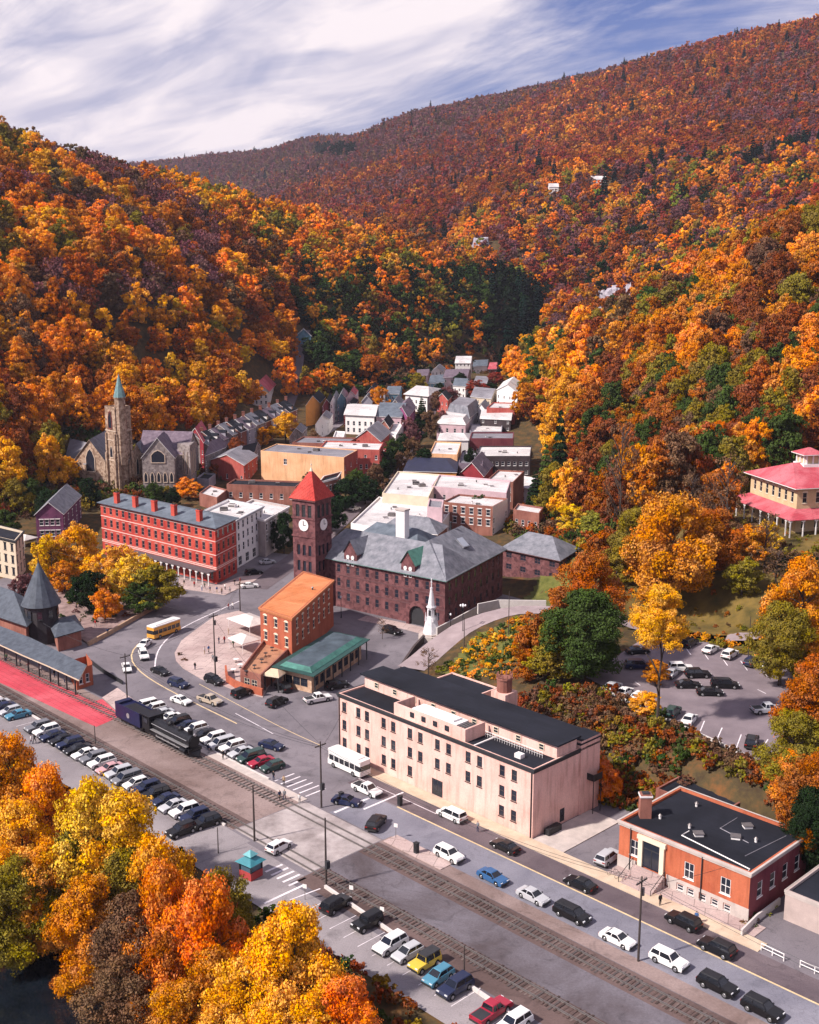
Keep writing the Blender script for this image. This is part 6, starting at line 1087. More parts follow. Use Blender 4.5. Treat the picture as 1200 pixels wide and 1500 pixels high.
def crown(seed, Rx, Hc, nl, nleaf, ls, mat, base=.0, droop=.0, sparse=0.0, shape='round', lr=(.24, .42), sp_=(.35, .78)):
    g = np.random.default_rng(seed); ctr = []; rad = []
    for i in range(nl):                                            # boughs: lobes spread through the crown
        t = g.uniform(.08, 1); a = g.uniform(0, 2 * math.pi)
        prof = math.sin(math.pi * (t * .86 + .12)) ** .62 if shape == 'round' else (1 - t) ** .75 * .95 + .08
        r_ = prof * Rx * g.uniform(*sp_); ctr.append((r_ * math.cos(a), r_ * math.sin(a), t * Hc * .92)); rad.append(Rx * g.uniform(*lr) * (.75 + .35 * prof))
    ctr = np.array(ctr); rad = np.array(rad); nt_ = max(nl * 5, nleaf // 40); kt = g.choice(nl, nt_, p=rad ** 2 / (rad ** 2).sum())
    dt = g.normal(size=(nt_, 3)); dt[:, 2] = dt[:, 2] * .9 + .25; dt /= np.linalg.norm(dt, axis=1)[:, None]            # twigs on the boughs, each with its own tuft of leaves
    tc_ = ctr[kt] + dt * (rad[kt] * g.uniform(.45, 1.16, nt_) ** .8)[:, None] * np.array([1, 1, .88]); tr_ = Rx * g.uniform(.07, .15, nt_)
    ins = np.zeros(nt_, bool)
    for j in range(nl): ins |= (np.linalg.norm((tc_ - ctr[j]) / np.array([1, 1, .88]), axis=1) < rad[j] * .55) & (kt != j)
    ok_ = np.nonzero(~ins)[0]; q_ = g.choice(ok_, nleaf); k = kt[q_]; off = g.normal(size=(nleaf, 3)); off /= np.linalg.norm(off, axis=1)[:, None]; off *= g.uniform(.3, 1, nleaf)[:, None] ** .6
    c = tc_[q_] + off * tr_[q_][:, None] * np.array([1.15, 1.15, .8]); d = .55 * dt[q_] + .6 * off
    keep = (c[:, 2] > base) & (g.uniform(size=nleaf) > sparse); c, d, k, q_ = c[keep], d[keep], k[keep], q_[keep]; n = len(c)
    nn = d + g.normal(size=(n, 3)) * .55; nn /= np.linalg.norm(nn, axis=1)[:, None]
    up = g.normal(size=(n, 3)); ax = np.cross(nn, up); ax /= np.linalg.norm(ax, axis=1)[:, None] + 1e-9; ay = np.cross(nn, ax)
    sz = ls * g.uniform(.55, 1.35, n)[:, None]; asp = g.uniform(.55, .9, n)[:, None]
    v = np.stack([c - ax * sz * .5, c - ay * sz * asp * .5 + nn * sz * .1, c + ax * sz * .5, c + ay * sz * asp * .5 + nn * sz * .1], 1).reshape(-1, 3)
    f = np.arange(4 * n).reshape(-1, 4); me = np_mesh('crown', v, f, [mat])
    lob = g.uniform(0, 1, (nl, 3)); tuf = g.uniform(0, 1, (nt_, 3)); col = np.clip(.35 * lob[k] + .4 * tuf[q_] + .25 * g.uniform(0, 1, (n, 3)), 0, 1); col = np.c_[col, np.ones(n)].repeat(4, 0).astype(np.float32)
    at = me.color_attributes.new('leaf', 'FLOAT_COLOR', 'POINT'); at.data.foreach_set('color', col.ravel()); return me
def conifer(seed, Rx, Hc, nleaf, ls, mat):
    g = np.random.default_rng(seed); t = 1 - np.sqrt(g.uniform(0, 1, nleaf)); lay = np.floor(t * 13) / 13; r = (1 - lay) * Rx * g.uniform(.35, 1, nleaf) ** .6; a = g.uniform(0, 6.283, nleaf)
    a = np.round(a * 9 / 6.283 + lay * 50) * 6.283 / 9 + g.normal(size=nleaf) * .16
    c = np.stack([r * np.cos(a), r * np.sin(a), (lay + .06) * Hc - r * .25 + g.normal(size=nleaf) * .12], 1); rd = np.stack([np.cos(a), np.sin(a), -.35 + 0 * a], 1); n = nleaf
    ax = rd / np.linalg.norm(rd, axis=1)[:, None]; ay = np.stack([-np.sin(a), np.cos(a), g.normal(size=n) * .5], 1); sz = ls * g.uniform(.6, 1.4, n)[:, None]
    v = np.stack([c - ax * sz * .6, c - ay * sz * .3, c + ax * sz * .6, c + ay * sz * .3], 1).reshape(-1, 3); me = np_mesh('crown', v, np.arange(4 * n).reshape(-1, 4), [mat])
    col = np.c_[g.uniform(0, 1, (n, 3)), np.ones(n)].repeat(4, 0).astype(np.float32); at = me.color_attributes.new('leaf', 'FLOAT_COLOR', 'POINT'); at.data.foreach_set('color', col.ravel()); return me
def trunk_mesh(seed, h, r, top, Rx, nb=7, twigs=0):
    g = random.Random(seed); mb = MB(); k = 6; pts = [(g.uniform(-.15, .15) * i * .3, g.uniform(-.15, .15) * i * .3, -1.0 + (top + 1) * i / k) for i in range(k + 1)]
    mb.tube(pts, [r * (1.25 if i == 0 else 1 - .8 * i / k) for i in range(k + 1)], 7)
    for i in range(nb):
        t = g.uniform(.35, .95); j = min(k - 1, int(t * k)); p = Vector(pts[j]).lerp(Vector(pts[j + 1]), t * k - j); a = g.uniform(0, 6.28); ln = Rx * g.uniform(.5, .95) * (1.25 - t * .6)
        e = p + Vector((math.cos(a) * ln, math.sin(a) * ln, ln * g.uniform(.35, .9))); m_ = p.lerp(e, .5) + Vector((0, 0, ln * .08)); mb.tube([tuple(p), tuple(m_), tuple(e)], [r * .42 * (1.1 - t * .5), r * .28, r * .07], 5)
        for q_ in range(twigs):
            b = m_.lerp(e, g.uniform(0, 1)); a2 = a + g.uniform(-1.2, 1.2); l2 = ln * g.uniform(.2, .5); mb.tube([tuple(b), tuple(b + Vector((math.cos(a2) * l2, math.sin(a2) * l2, l2 * g.uniform(.3, 1.2))))], [r * .12, r * .03], 3)
    return mb.mesh('trunk', bark)
# unit trees: about 10 m tall crowns on a clear stem; (crown mesh, trunk mesh)
HI = [(crown(100 + i, 4.6, 10.0, 52, 52000, .215, leaf_o, -.3, lr=(.15, .31), sp_=(.28, .88)), trunk_mesh(i, 11, .32, 8.0, 3.0)) for i in range(5)]
MID = [(crown(200 + i, 4.6, 9.0, 34, 16000, .35, leaf_o, -.3, lr=(.17, .34), sp_=(.3, .86)), trunk_mesh(20 + i, 10, .28, 6.5, 2.6)) for i in range(6)]
BARE = [(crown(300 + i, 4.4, 9.5, 20, 1600, .30, leaf_o, -.3, sparse=.2), trunk_mesh(40 + i, 10, .26, 9.5, 4.4, 16, 5)) for i in range(2)]
CON = [(conifer(400 + i, 3.4, 13, 7000, .75, leaf_o), trunk_mesh(60 + i, 12, .25, 12, .4, 1)) for i in range(2)]
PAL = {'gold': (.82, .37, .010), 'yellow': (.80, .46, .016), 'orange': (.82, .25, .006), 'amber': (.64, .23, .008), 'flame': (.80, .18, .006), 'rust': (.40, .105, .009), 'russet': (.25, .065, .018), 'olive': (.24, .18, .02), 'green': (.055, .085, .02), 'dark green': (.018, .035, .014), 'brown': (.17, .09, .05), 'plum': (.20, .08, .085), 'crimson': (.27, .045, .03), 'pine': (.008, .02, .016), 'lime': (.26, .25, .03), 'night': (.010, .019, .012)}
def jcol(c, a=.15): k = 1 + jit(a); return tuple(max(.004, q * k * (1 + jit(a * .5))) for q in c)
def tree(kind, x, y, z, h, w, colr, label, name='tree', group=None, stem=.28, var=None, cat='tree'):
    # h: full height, w: crown width; stem: clear-stem share
    src = {'hi': HI, 'mid': MID, 'bare': BARE, 'con': CON}[kind]; cm, tm = src[var if var is not None else random.randrange(len(src))]
    t = thing(name, label, cat, (x, y, z), random.uniform(0, 6.28), group)
    hc = {'hi': 10.0, 'mid': 9.0, 'bare': 9.5, 'con': 13.0}[kind]; wc = {'hi': 9.2, 'mid': 9.2, 'bare': 8.8, 'con': 6.8}[kind]
    if kind == 'con': stem = .06
    tr = inst('trunk', tm, t); tr.scale = (w / wc * 1.0, w / wc * 1.0, h * (.93) / ({'hi': 9.5, 'mid': 8, 'bare': 9.5, 'con': 12}[kind]))
    cr_ = inst('crown', cm, t, (0, 0, h * stem)); cr_.scale = (w / wc, w / wc, h * (1 - stem) / hc); cr_.color = (*jcol(PAL[colr], .08), 1)
    return t
def tp(kind, px, pytop, zb, h, w, colr, label, **k):              # a tree whose top shows at that photo point
    x, y = P(px, pytop, zb + h); z = Tz(x, y); return tree(kind, x, y, z - .2, zb + h - z, w, colr, label, **k)
# --- river bank, close to the camera
bank = [(10, 1075, 20, 11, 'amber', 'amber tree at the photo edge beyond the lower parking lane'), (-45, 1110, 20, 11, 'gold', 'golden tree cut by the photo edge on the bank'), (62, 1120, 20, 10, 'orange', 'orange tree between two golden ones on the river bank'), (128, 1135, 24, 12, 'yellow', 'tallest bright yellow tree on the river bank'), (182, 1158, 22, 12, 'yellow', 'broad yellow tree just below the parked cars on the bank'), (228, 1225, 20, 10, 'gold', 'golden tree near the end of the lower row of cars'), (318, 1268, 16, 8, 'olive', 'olive and gold tree beside the kiosk'), (236, 1268, 22, 8.5, 'orange', 'slim orange tree in the middle of the bank'), (302, 1284, 22, 10.5, 'flame', 'broad flame orange tree below the kiosk'), (428, 1330, 21, 11, 'gold', 'tall golden tree next to the near parking row'), (375, 1405, 18, 10, 'gold', 'golden tree at the bottom edge beside the tall golden one'), (500, 1428, 15, 8, 'flame', 'small red-orange tree at the bottom edge by the parking row'), (118, 1215, 18, 11, 'olive', 'olive tree in the shade of the tallest yellow one'), (178, 1245, 17, 11, 'olive', 'second olive tree under the broad yellow one'), (30, 1190, 18, 11, 'gold', 'golden tree low on the bank above the river'), (70, 1250, 17, 11, 'amber', 'amber tree half way down the bank'), (20, 1290, 16, 11, 'olive', 'olive tree low at the photo edge'), (130, 1320, 16, 10, 'amber', 'amber tree under the olive pair'), (190, 1340, 16, 10, 'brown', 'brown thin-leaved tree below the slim orange one'), (250, 1380, 16, 9, 'rust', 'rusty tree in the dark gap between orange and gold'), (310, 1400, 16, 9, 'amber', 'amber tree low on the bank near the bottom edge'), (180, 1430, 13, 10, 'brown', 'brown tree at the river edge'), (455, 1455, 16, 9, 'gold', 'golden tree at the bottom edge below the tall golden one'), (400, 1490, 14, 9, 'gold', 'low golden tree at the very bottom of the bank'), (260, 1470, 13, 9, 'amber', 'low amber tree at the very bottom of the bank'), (330, 1480, 14, 9, 'gold', 'low gold tree beside the low amber one')]
for px, py, h, w, c, lb in bank:
    x, y = P(px, py, h - 2); z = Tz(x, y)
    for _ in range(5): x, y = P(px, py, z + h); z = .6 * z + .4 * Tz(x, y)
    tree('hi', x, y, max(z, -8.5) - .2, h, w * 1.12, c, lb, group='river bank trees', stem=.06, name='bank_tree')
# --- the park in front of the hotel, the street, the slope behind the pink building
for px, py, zb, h, w, c, k, lb in [(112, 765, 0, 17, 14, 'gold', 'mid', 'tall golden park tree in front of the hotel end'), (72, 782, 0, 15, 11, 'yellow', 'mid', 'yellow park tree nearest the purple house'), (162, 795, 0, 15, 13, 'gold', 'mid', 'golden park tree in the middle of the park'), (192, 808, 0, 14, 12, 'yellow', 'mid', 'yellow park tree before the hotel front'), (226, 826, 0, 12, 13, 'olive', 'mid', 'broad olive park tree at the road bend'), (128, 835, 0, 11, 10, 'dark green', 'mid', 'dark green park tree by the station'), (152, 862, 0, 8, 8, 'orange', 'mid', 'small orange park tree near the bend'), (92, 820, 0, 9, 8, 'amber', 'mid', 'small amber park tree beside the turret'), (208, 848, 0, 9, 10, 'green', 'mid', 'low green park tree by the road bend'),
    (418, 603, 8, 12, 15, 'gold', 'mid', 'round golden tree in the middle of the town'), (275, 698, 2, 8, 10, 'orange', 'mid', 'round orange tree behind the hotel'), (28, 606, 4, 20, 15, 'gold', 'mid', 'golden tree standing left of the church'), (64, 636, 4, 17, 13, 'yellow', 'mid', 'yellow tree beside the church aisle'), (15, 660, 4, 14, 13, 'olive', 'mid', 'olive tree at the photo edge near the church'), (98, 668, 4, 11, 10, 'gold', 'mid', 'small golden tree at the church foot'), (45, 700, 3, 9, 9, 'green', 'mid', 'green tree behind the purple house'), (100, 718, 1, 8, 6, 'brown', 'bare', 'thin bare tree beside the purple house'), (30, 838, 0, 8, 6, 'plum', 'mid', 'dark plum tree behind the station roof'), (415, 752, 1, 11, 8, 'dark green', 'mid', 'dark green street tree beside the clock tower'), (505, 700, 2, 11, 11, 'dark green', 'mid', 'dark street tree by the brick corner shop'), (522, 686, 2, 11, 10, 'green', 'mid', 'green street tree near the red-brick shop'), (560, 670, 4, 9, 8, 'dark green', 'mid', 'dark street tree below the white-roofed block'), (598, 610, 7, 12, 9, 'plum', 'mid', 'plum-coloured street tree near the magenta house'), (618, 580, 8, 12, 7, 'dark green', 'con', 'narrow dark evergreen below the hip-roofed house'), (605, 640, 6, 11, 10, 'brown', 'mid', 'brown street tree in the middle of the street'), (630, 600, 8, 10, 10, 'brown', 'mid', 'brown street tree near the grey mansard'), (575, 640, 6, 9, 7, 'green', 'mid', 'small green street tree by the pediment house'), (660, 565, 10, 10, 12, 'plum', 'mid', 'plum tree below the topmost houses'), (700, 555, 12, 10, 12, 'crimson', 'mid', 'dark crimson tree among the topmost houses'), (345, 640, 7, 9, 9, 'russet', 'mid', 'russet tree in front of the stone row'),
    (795, 890, 7, 13, 10, 'rust', 'mid', 'amber tree behind the pink building chimney'), (810, 935, 6, 10, 9, 'olive', 'mid', 'olive tree on the bank below the dark green one'), (775, 950, 5, 8, 7, 'rust', 'mid', 'rusty small tree right behind the round brick top'), (880, 915, 7, 10, 9, 'green', 'mid', 'green tree at the upper lot entrance'), (962, 965, 5, 8, 5, 'amber', 'mid', 'small amber tree at the foot of the thin golden one'), (950, 1015, 5, 7, 6, 'gold', 'mid', 'low golden tree on the bank below the upper lot'), (940, 770, 13, 11, 11, 'olive', 'mid', 'olive tree at the edge of the mansion lawn'), (838, 738, 6, 9, 10, 'yellow', 'mid', 'yellow-green tree by the courthouse annex'), (870, 745, 9, 9, 9, 'lime', 'mid', 'lime green tree uphill of the courthouse annex'), (1125, 760, 17, 9, 8, 'yellow', 'mid', 'pale yellow tree in front of the mansion verandah'), (1070, 660, 15, 27, 12, 'brown', 'bare', 'tall nearly bare tree beside the mansion'), (1125, 745, 14, 17, 9, 'brown', 'bare', 'bare dark tree on the lawn below the mansion'), (1178, 815, 11, 20, 15, 'amber', 'hi', 'big orange tree at the photo edge below the mansion'), (1150, 880, 10, 14, 12, 'olive', 'hi', 'olive and orange tree under the big orange one'), (1165, 1040, 6, 14, 11, 'olive', 'hi', 'olive tree with bare boughs at the photo edge'), (1195, 1100, 5, 13, 10, 'rust', 'hi', 'amber tree behind the post office at the photo edge'), (1165, 1095, 5, 10, 8, 'orange', 'hi', 'orange tree right behind the post office'), (1195, 1150, 3, 11, 9, 'dark green', 'hi', 'dark green tree behind the garage'), (884, 1108, 3, 5, 6, 'flame', 'mid', 'small orange tree at the back corner of the pink building'), (705, 722, 4, 9, 7, 'green', 'mid', 'green tree behind the courthouse roofs'), (690, 655, 6, 8, 6, 'dark green', 'mid', 'small dark tree behind the tan shop'), (785, 690, 5, 12, 9, 'dark green', 'con', 'dark spruce at the foot of the wooded slope'), (822, 600, 12, 22, 10, 'dark green', 'con', 'tall dark spruce among yellow trees above the town'), (800, 650, 8, 15, 9, 'green', 'con', 'green spruce below the tall dark one'), (535, 696, 2, 10, 10, 'dark green', 'mid', 'dark street tree opposite the red-brick shop'), (550, 678, 3, 10, 9, 'brown', 'mid', 'brown street tree half way along the street'), (570, 655, 5, 9, 7, 'dark green', 'mid', 'dark street tree below the pediment house'), (590, 632, 6, 10, 8, 'dark green', 'mid', 'dark street tree before the magenta house'), (612, 612, 7, 10, 8, 'dark green', 'mid', 'dark street tree at the upper bend'), (622, 655, 5, 9, 8, 'dark green', 'mid', 'dark street tree outside the tan shop'), (640, 572, 9, 10, 8, 'brown', 'mid', 'brown street tree near the street head'), (648, 600, 8, 9, 7, 'plum', 'mid', 'plum street tree outside the pink mansard'), (585, 660, 4, 8, 6, 'brown', 'mid', 'brown street tree near the street corner'), (482, 728, 1, 11, 10, 'dark green', 'mid', 'dark street tree right of the clock tower'), (455, 690, 3, 7, 6, 'dark green', 'mid', 'dark tree behind the clock tower roof'), (675, 545, 12, 9, 10, 'dark green', 'mid', 'dark tree among the top cottages'), (728, 545, 13, 9, 11, 'crimson', 'mid', 'crimson tree beside the top cottages'), (645, 560, 11, 8, 8, 'dark green', 'mid', 'dark tree beside the blue-grey cottage'), (720, 560, 11, 9, 9, 'dark green', 'mid', 'dark tree left of the white steep-gabled house'), (555, 565, 13, 9, 11, 'amber', 'mid', 'amber tree at the foot of the dark wood'), (610, 545, 13, 9, 12, 'olive', 'mid', 'olive tree at the foot of the dark wood'), (585, 558, 12, 8, 10, 'rust', 'mid', 'rusty tree at the foot of the dark wood'), (500, 560, 13, 9, 11, 'dark green', 'mid', 'dark tree above the blue boarded house'), (470, 565, 13, 9, 9, 'olive', 'mid', 'olive tree above the orange house'), (460, 628, 8, 7, 7, 'brown', 'mid', 'brown tree by the small white cottage'), (385, 625, 9, 7, 8, 'amber', 'mid', 'amber tree beside the round golden one'), (545, 655, 5, 8, 6, 'dark green', 'mid', 'dark tree behind the red-brick corner shop'), (1050, 690, 17, 16, 11, 'rust', 'mid', 'rusty tree beside the tall bare one'), (1035, 715, 17, 13, 10, 'brown', 'bare', 'bare tree left of the mansion'), (1090, 815, 12, 10, 9, 'olive', 'mid', 'olive tree on the lower lawn'), (1140, 800, 14, 10, 9, 'brown', 'bare', 'bare tree on the lower lawn below the verandah'), (905, 800, 11, 10, 10, 'olive', 'mid', 'olive tree between annex and lawn'), (885, 770, 11, 11, 11, 'rust', 'mid', 'rusty tree between annex and lawn'), (130, 700, 4, 8, 8, 'dark green', 'mid', 'dark green tree in front of the church gable'), (225, 705, 3, 8, 8, 'green', 'mid', 'green tree between the church and the hotel'), (250, 712, 2, 7, 7, 'dark green', 'mid', 'dark green tree behind the hotel roof'), (20, 700, 3, 11, 11, 'olive', 'mid', 'olive tree behind the white pointed tent'), (70, 715, 2, 10, 10, 'dark green', 'mid', 'dark green tree behind the purple house roof'), (5, 745, 1, 9, 9, 'green', 'mid', 'green tree behind the cream building'), (160, 728, 1, 7, 7, 'brown', 'bare', 'bare tree between the purple house and the hotel'), (560, 905, 0, 5, 3, 'brown', 'bare', 'thin bare tree in front of the courthouse'), (628, 945, 1.5, 7, 5, 'brown', 'bare', 'bare bush-like tree below the monument')]:
    tp(k, px, py, zb, h, w, c, lb, name={'con': 'spruce_tree', 'bare': 'bare_tree'}.get(k, 'tree'), group=('park trees' if 'park tree' in lb else 'street trees' if 'street tree' in lb else None), stem=.12 if k != 'bare' else .25)
def tfoot(kind, px, pyf, zf, pyt, w, colr, label, stem=.12, name='tree'):
    x, y = P(px, pyf, zf); z = Tz(x, y); tree(kind, x, y, z - .2, hpx(x, y, pyt) - z, w, colr, label, name=name, stem=stem)
for a in [('hi', 852, 1000, 7.6, 862, 16, 'green', 'big green tree beside the upper lot', .10), ('hi', 862, 972, 8.2, 806, 14, 'rust', 'tall red-brown tree rising above the big green one', .30), ('hi', 962, 1084, 5.5, 853, 9.5, 'gold', 'tall thin golden tree with a long bare trunk before the upper lot', .56), ('hi', 984, 866, 13, 720, 21, 'amber', 'large spreading amber tree on the mansion lawn', .08), ('hi', 1040, 852, 13.5, 742, 15, 'rust', 'rust tree beside the large spreading amber one', .12), ('hi', 925, 845, 12, 742, 13, 'olive', 'olive tree between the annex and the large amber tree', .1), ('mid', 1098, 850, 14.5, 770, 9, 'amber', 'half-bare amber tree on the lower lawn', .3), ('mid', 815, 1005, 6.5, 905, 9, 'olive', 'olive tree at the foot of the big dark green one', .1), ('hi', 1186, 1170, 4, 960, 13, 'rust', 'tall rust tree with bare limbs at the photo edge', .2), ('bare', 905, 830, 11, 610, 11, 'brown', 'tall grey bare-limbed tree at the foot of the spur', .3), ('bare', 1010, 800, 16, 690, 9, 'brown', 'bare tree behind the rust one on the lawn', .3)]: tfoot(*a[:8], stem=a[8], name='bare_tree' if a[0] == 'bare' else 'tree')
# --- shrubs on banks and around the lot
shr = 0
SHR = [crown(500 + i, 1.0, 1.2, 9, 900, .17, leaf_o, -.1) for i in range(4)]
def shrub(x, y, s, colr, label, group):
    o = inst('shrub', SHR[random.randrange(4)], None, (x, y, Tz(x, y) - .1), random.uniform(0, 6)); o.scale = (s, s, s * random.uniform(.7, 1.1)); o.color = (*jcol(PAL[colr]), 1); tag(o, label, 'shrub', group)
def shrubs(poly, n, cols, s0, s1, where, group):
    xs, ys = [p[0] for p in poly], [p[1] for p in poly]; k = 0
    while k < n:
        x, y = random.uniform(min(xs), max(xs)), random.uniform(min(ys), max(ys))
        if float(sdf(poly, np.array([x]), np.array([y]))[0]) > 0: continue
        c = random.choice(cols); z_ = random.uniform(s0, s1); shrub(x, y, z_, c, '%s %s shrub %s' % ('low' if z_ < s0 + (s1 - s0) * .5 else 'tall', c, where), group); k += 1
shrubs([UV(-2, 43), UV(26, 41), UV(36, 49), UV(30, 51.5), UV(5, 54)], 60, ['russet', 'brown', 'olive', 'rust', 'brown', 'russet'], 1.0, 2.2, 'on the bank between the pink building and the upper lot', 'bank shrubs')
shrubs([UV(36, 48), UV(60, 42), UV(64, 46), UV(38, 51)], 30, ['russet', 'olive', 'green', 'rust'], 1.0, 2.0, 'on the bank behind the post office', 'bank shrubs')
shrubs([P(985, 915, 9.5), P(1100, 930, 10), P(1160, 945, 10), P(1140, 968, 8.6), P(1050, 945, 8.6), P(975, 928, 8.6)], 45, ['olive', 'lime', 'olive', 'gold', 'amber'], .8, 1.6, 'on the bank between the hill road and the upper lot', 'bank shrubs')
shrubs([P(640, 985, 3), P(700, 935, 5), P(760, 910, 7), P(790, 950, 6), P(700, 990, 4)], 40, ['gold', 'yellow', 'lime', 'olive', 'amber', 'green'], .8, 2.0, 'on the grassy bank below the hill road', 'bank shrubs')
shrubs([P(100, 930), P(190, 905), P(150, 870), P(80, 880)], 14, ['green', 'russet', 'olive', 'plum'], .7, 1.4, 'in the park beside the station', 'park shrubs')
shrubs([P(1085, 1345), P(1140, 1325), P(1120, 1350), P(1095, 1372)], 10, ['green', 'olive', 'brown', 'lime'], .5, 1.0, 'beside the post office corner', 'post office shrubs')
sheet('lawn', [P(1, 1, 0)] * 3, -50, asph) if False else None
# --- the wooded hills
def scatter(y0, y1, sp):
    out_ = []; y = y0
    while y < y1:
        xs = np.arange(-.62 * y, .62 * y, sp); out_.append(np.stack([xs + rng.uniform(-.48, .48, len(xs)) * sp, np.full(len(xs), y) + rng.uniform(-.48, .48, len(xs)) * sp], 1)); y += sp * .95
    return np.concatenate(out_)
pts = np.concatenate([scatter(262, 520, 8.6), scatter(520, 1000, 9.0), scatter(1000, 1700, 10.5), scatter(1700, 4400, 11.5)])
X, Yv = pts[:, 0], pts[:, 1]; Zt = T(X, Yv); PXv = X / Yv * F + 600
hgt = Zt - .03 * np.maximum(0, Yv - 330)
ok = (hgt > 1.0)
def outside(poly, d=0): return sdf(poly, X, Yv) > d
TOWN = [P(*p, z) for p, z in (((90, 745), 3), ((80, 690), 6), ((150, 675), 7), ((290, 668), 7), ((300, 640), 10), ((360, 600), 12), ((440, 585), 13), ((560, 575), 13), ((640, 548), 14), ((690, 535), 15), ((735, 545), 14), ((752, 600), 9), ((765, 690), 5), ((785, 745), 4), ((800, 790), 5), ((700, 900), 3), ((100, 900), 0))]
MANS = [P(880, 835, 10), P(925, 775, 16), P(1075, 748, 19), P(1092, 712, 21), P(1230, 692, 23), P(1300, 800, 20), P(1300, 950, 12), P(850, 905, 9)]
NEAR = [P(560, 1000), P(850, 880, 8), P(1400, 850, 12), P(1600, 1300, 3), P(560, 1400)]
ok &= outside(TOWN) & outside(MANS) & outside(NEAR) & outside([P(740, 765, 4), P(868, 768, 8), P(900, 830, 9), P(880, 900, 9), P(700, 905, 5), P(735, 870, 2)])
ok &= ~((np.abs(PXv - 440) < 9) & (Yv > 600) & (Yv < 745))
ok &= ~((PXv > 866) & (PXv < 936) & (Yv > 560) & (Yv < 800) & (YH + (CH - Zt - 17) * F / Yv < 440))
ok &= ~((np.hypot(X - PY(700, 340, 1150)[0], Yv - 1140) < 16)) & ~((PXv > 868) & (PXv < 930) & (Yv > 830) & (Yv < 905))
ok &= ~((PXv > 800) & (PXv < 826) & (Yv > 1262) & (Yv < 1302)) & ~((PXv > 856) & (PXv < 896) & (Yv > 1240) & (Yv < 1284))
for q_ in FOOT: ok &= sdf(q_, X, Yv) > 3.5
X, Yv, Zt, PXv = X[ok], Yv[ok], Zt[ok], PXv[ok]
tt = np.linspace(.12, .97, 36)                                          # leave out trees the hills hide even from a step aside
lim = np.full(len(X), -1e9)
for t in tt: lim = np.maximum(lim, CH + (T(X * t, Yv * t) - CH) / t)
vis = (Zt + 26 + .02 * Yv > lim) & (PXv > -260) & (PXv < 1460); X, Yv, Zt, PXv = X[vis], Yv[vis], Zt[vis], PXv[vis]
def vnoise(x, y, s, seed):
    g = np.random.default_rng(seed).uniform(0, 1, (64, 64)); a, b = x / s, y / s; i, j = np.floor(a).astype(int), np.floor(b).astype(int); p, q = a - i, b - j; p = p * p * (3 - 2 * p); q = q * q * (3 - 2 * q)
    G = lambda u, v: g[u % 64, v % 64]
    return G(i, j) * (1 - p) * (1 - q) + G(i + 1, j) * p * (1 - q) + G(i, j + 1) * (1 - p) * q + G(i + 1, j + 1) * p * q
n1 = vnoise(X, Yv, 70, 1); n2 = vnoise(X, Yv, 28, 2); n3 = rng.uniform(0, 1, len(X)); n4 = .6 * vnoise(X, Yv, 260, 3) + .4 * vnoise(X, Yv, 90, 5)
PYv = YH + (CH - Zt) * F / Yv
names = []
for i in range(len(X)):
    px, y, a, b, c, e, py = PXv[i], Yv[i], n1[i], n2[i], n3[i], n4[i], PYv[i]
    mixv = .45 * a + .3 * b + .25 * c
    if y > 1290 + (1200 - px) * .1:                                          # far mountain
        r = .30 * mixv + .22 * c + .48 * e + (1900 - y) * .00008
        nm = 'plum' if r < .43 else 'russet' if r < .51 else 'crimson' if r < .59 else 'rust' if r < .70 else 'amber' if r < .75 else 'orange'
        if y > 2200 and c < .85: nm = 'plum' if c < .6 else 'brown'
        if c > .988: nm = 'pine'
    elif px > 770 and y < 830 or (px > 745 and y < 560):                              # spur above the mansion
        nm = 'russet' if mixv < .36 else 'rust' if mixv < .45 else 'olive' if mixv < .54 else 'rust' if mixv < .59 else 'amber' if mixv < .64 else 'russet' if mixv < .70 else 'orange'
        if c < .26: nm = 'green' if c < .12 else 'brown' if c < .18 else 'olive'
        if px < 850 and py > 500 and c > .42: nm = 'gold' if c > .7 else 'amber'
    elif px > 620 and y > 985 or px > 800:                                          # hills beyond the gorge
        mixv = .28 * a + .22 * b + .5 * (.5 + (c - .5) * .72)
        nm = 'russet' if mixv < .34 else 'crimson' if mixv < .41 else 'plum' if mixv < .47 else 'rust' if mixv < .53 else 'amber' if mixv < .58 else 'orange' if mixv < .63 else 'olive' if mixv < .68 else 'lime' if mixv < .71 else 'gold'
        if c < .14: nm = 'dark green' if c < .07 else 'plum'
        if y > 1180 and (c > .94 or (px > 840 and b > .66 and py < 262)): nm = 'pine'
    else:                                                                     # slope above the church
        lo_ = a * .6 + b * .4
        if px < 330 and py < 470 and lo_ < .48: nm = 'plum' if c < .72 else 'brown' if c < .85 else 'rust'
        else:
            nm = 'russet' if mixv < .35 else 'rust' if mixv < .44 else 'amber' if mixv < .50 else 'orange' if mixv < .60 else 'gold' if mixv < .69 else 'olive'
            if c < .10: nm = 'brown' if c < .05 else 'olive'
            if px < 420 and py > 400 and c > .5: nm = 'orange' if c < .72 else 'gold' if c < .9 else 'amber'
            if 430 < px < 790 and py > 405: nm = 'green' if c < .22 else 'olive' if c < .38 else 'dark green' if c < .66 else 'rust' if c < .78 else 'amber' if c < .88 else 'orange'
        if 712 < px < 795 and 395 < py < 540: nm = 'pine' if c < .2 else 'night' if c < .8 else 'dark green'  # shade of the gorge fold put into the crowns as near-black leaf colour
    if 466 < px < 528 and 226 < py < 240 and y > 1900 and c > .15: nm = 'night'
    names.append(nm)
names = np.array(names); size = rng.uniform(.78, 1.35, len(X)) * np.where((PXv > 740) & (Yv < 900), 1.25, 1.18) * np.where(Yv > 1500, .86, 1.0)
app = size / Yv; app[(PXv < -30) | (PXv > 1230)] = 0
order = np.argsort(-app); single = set(order[:215].tolist())
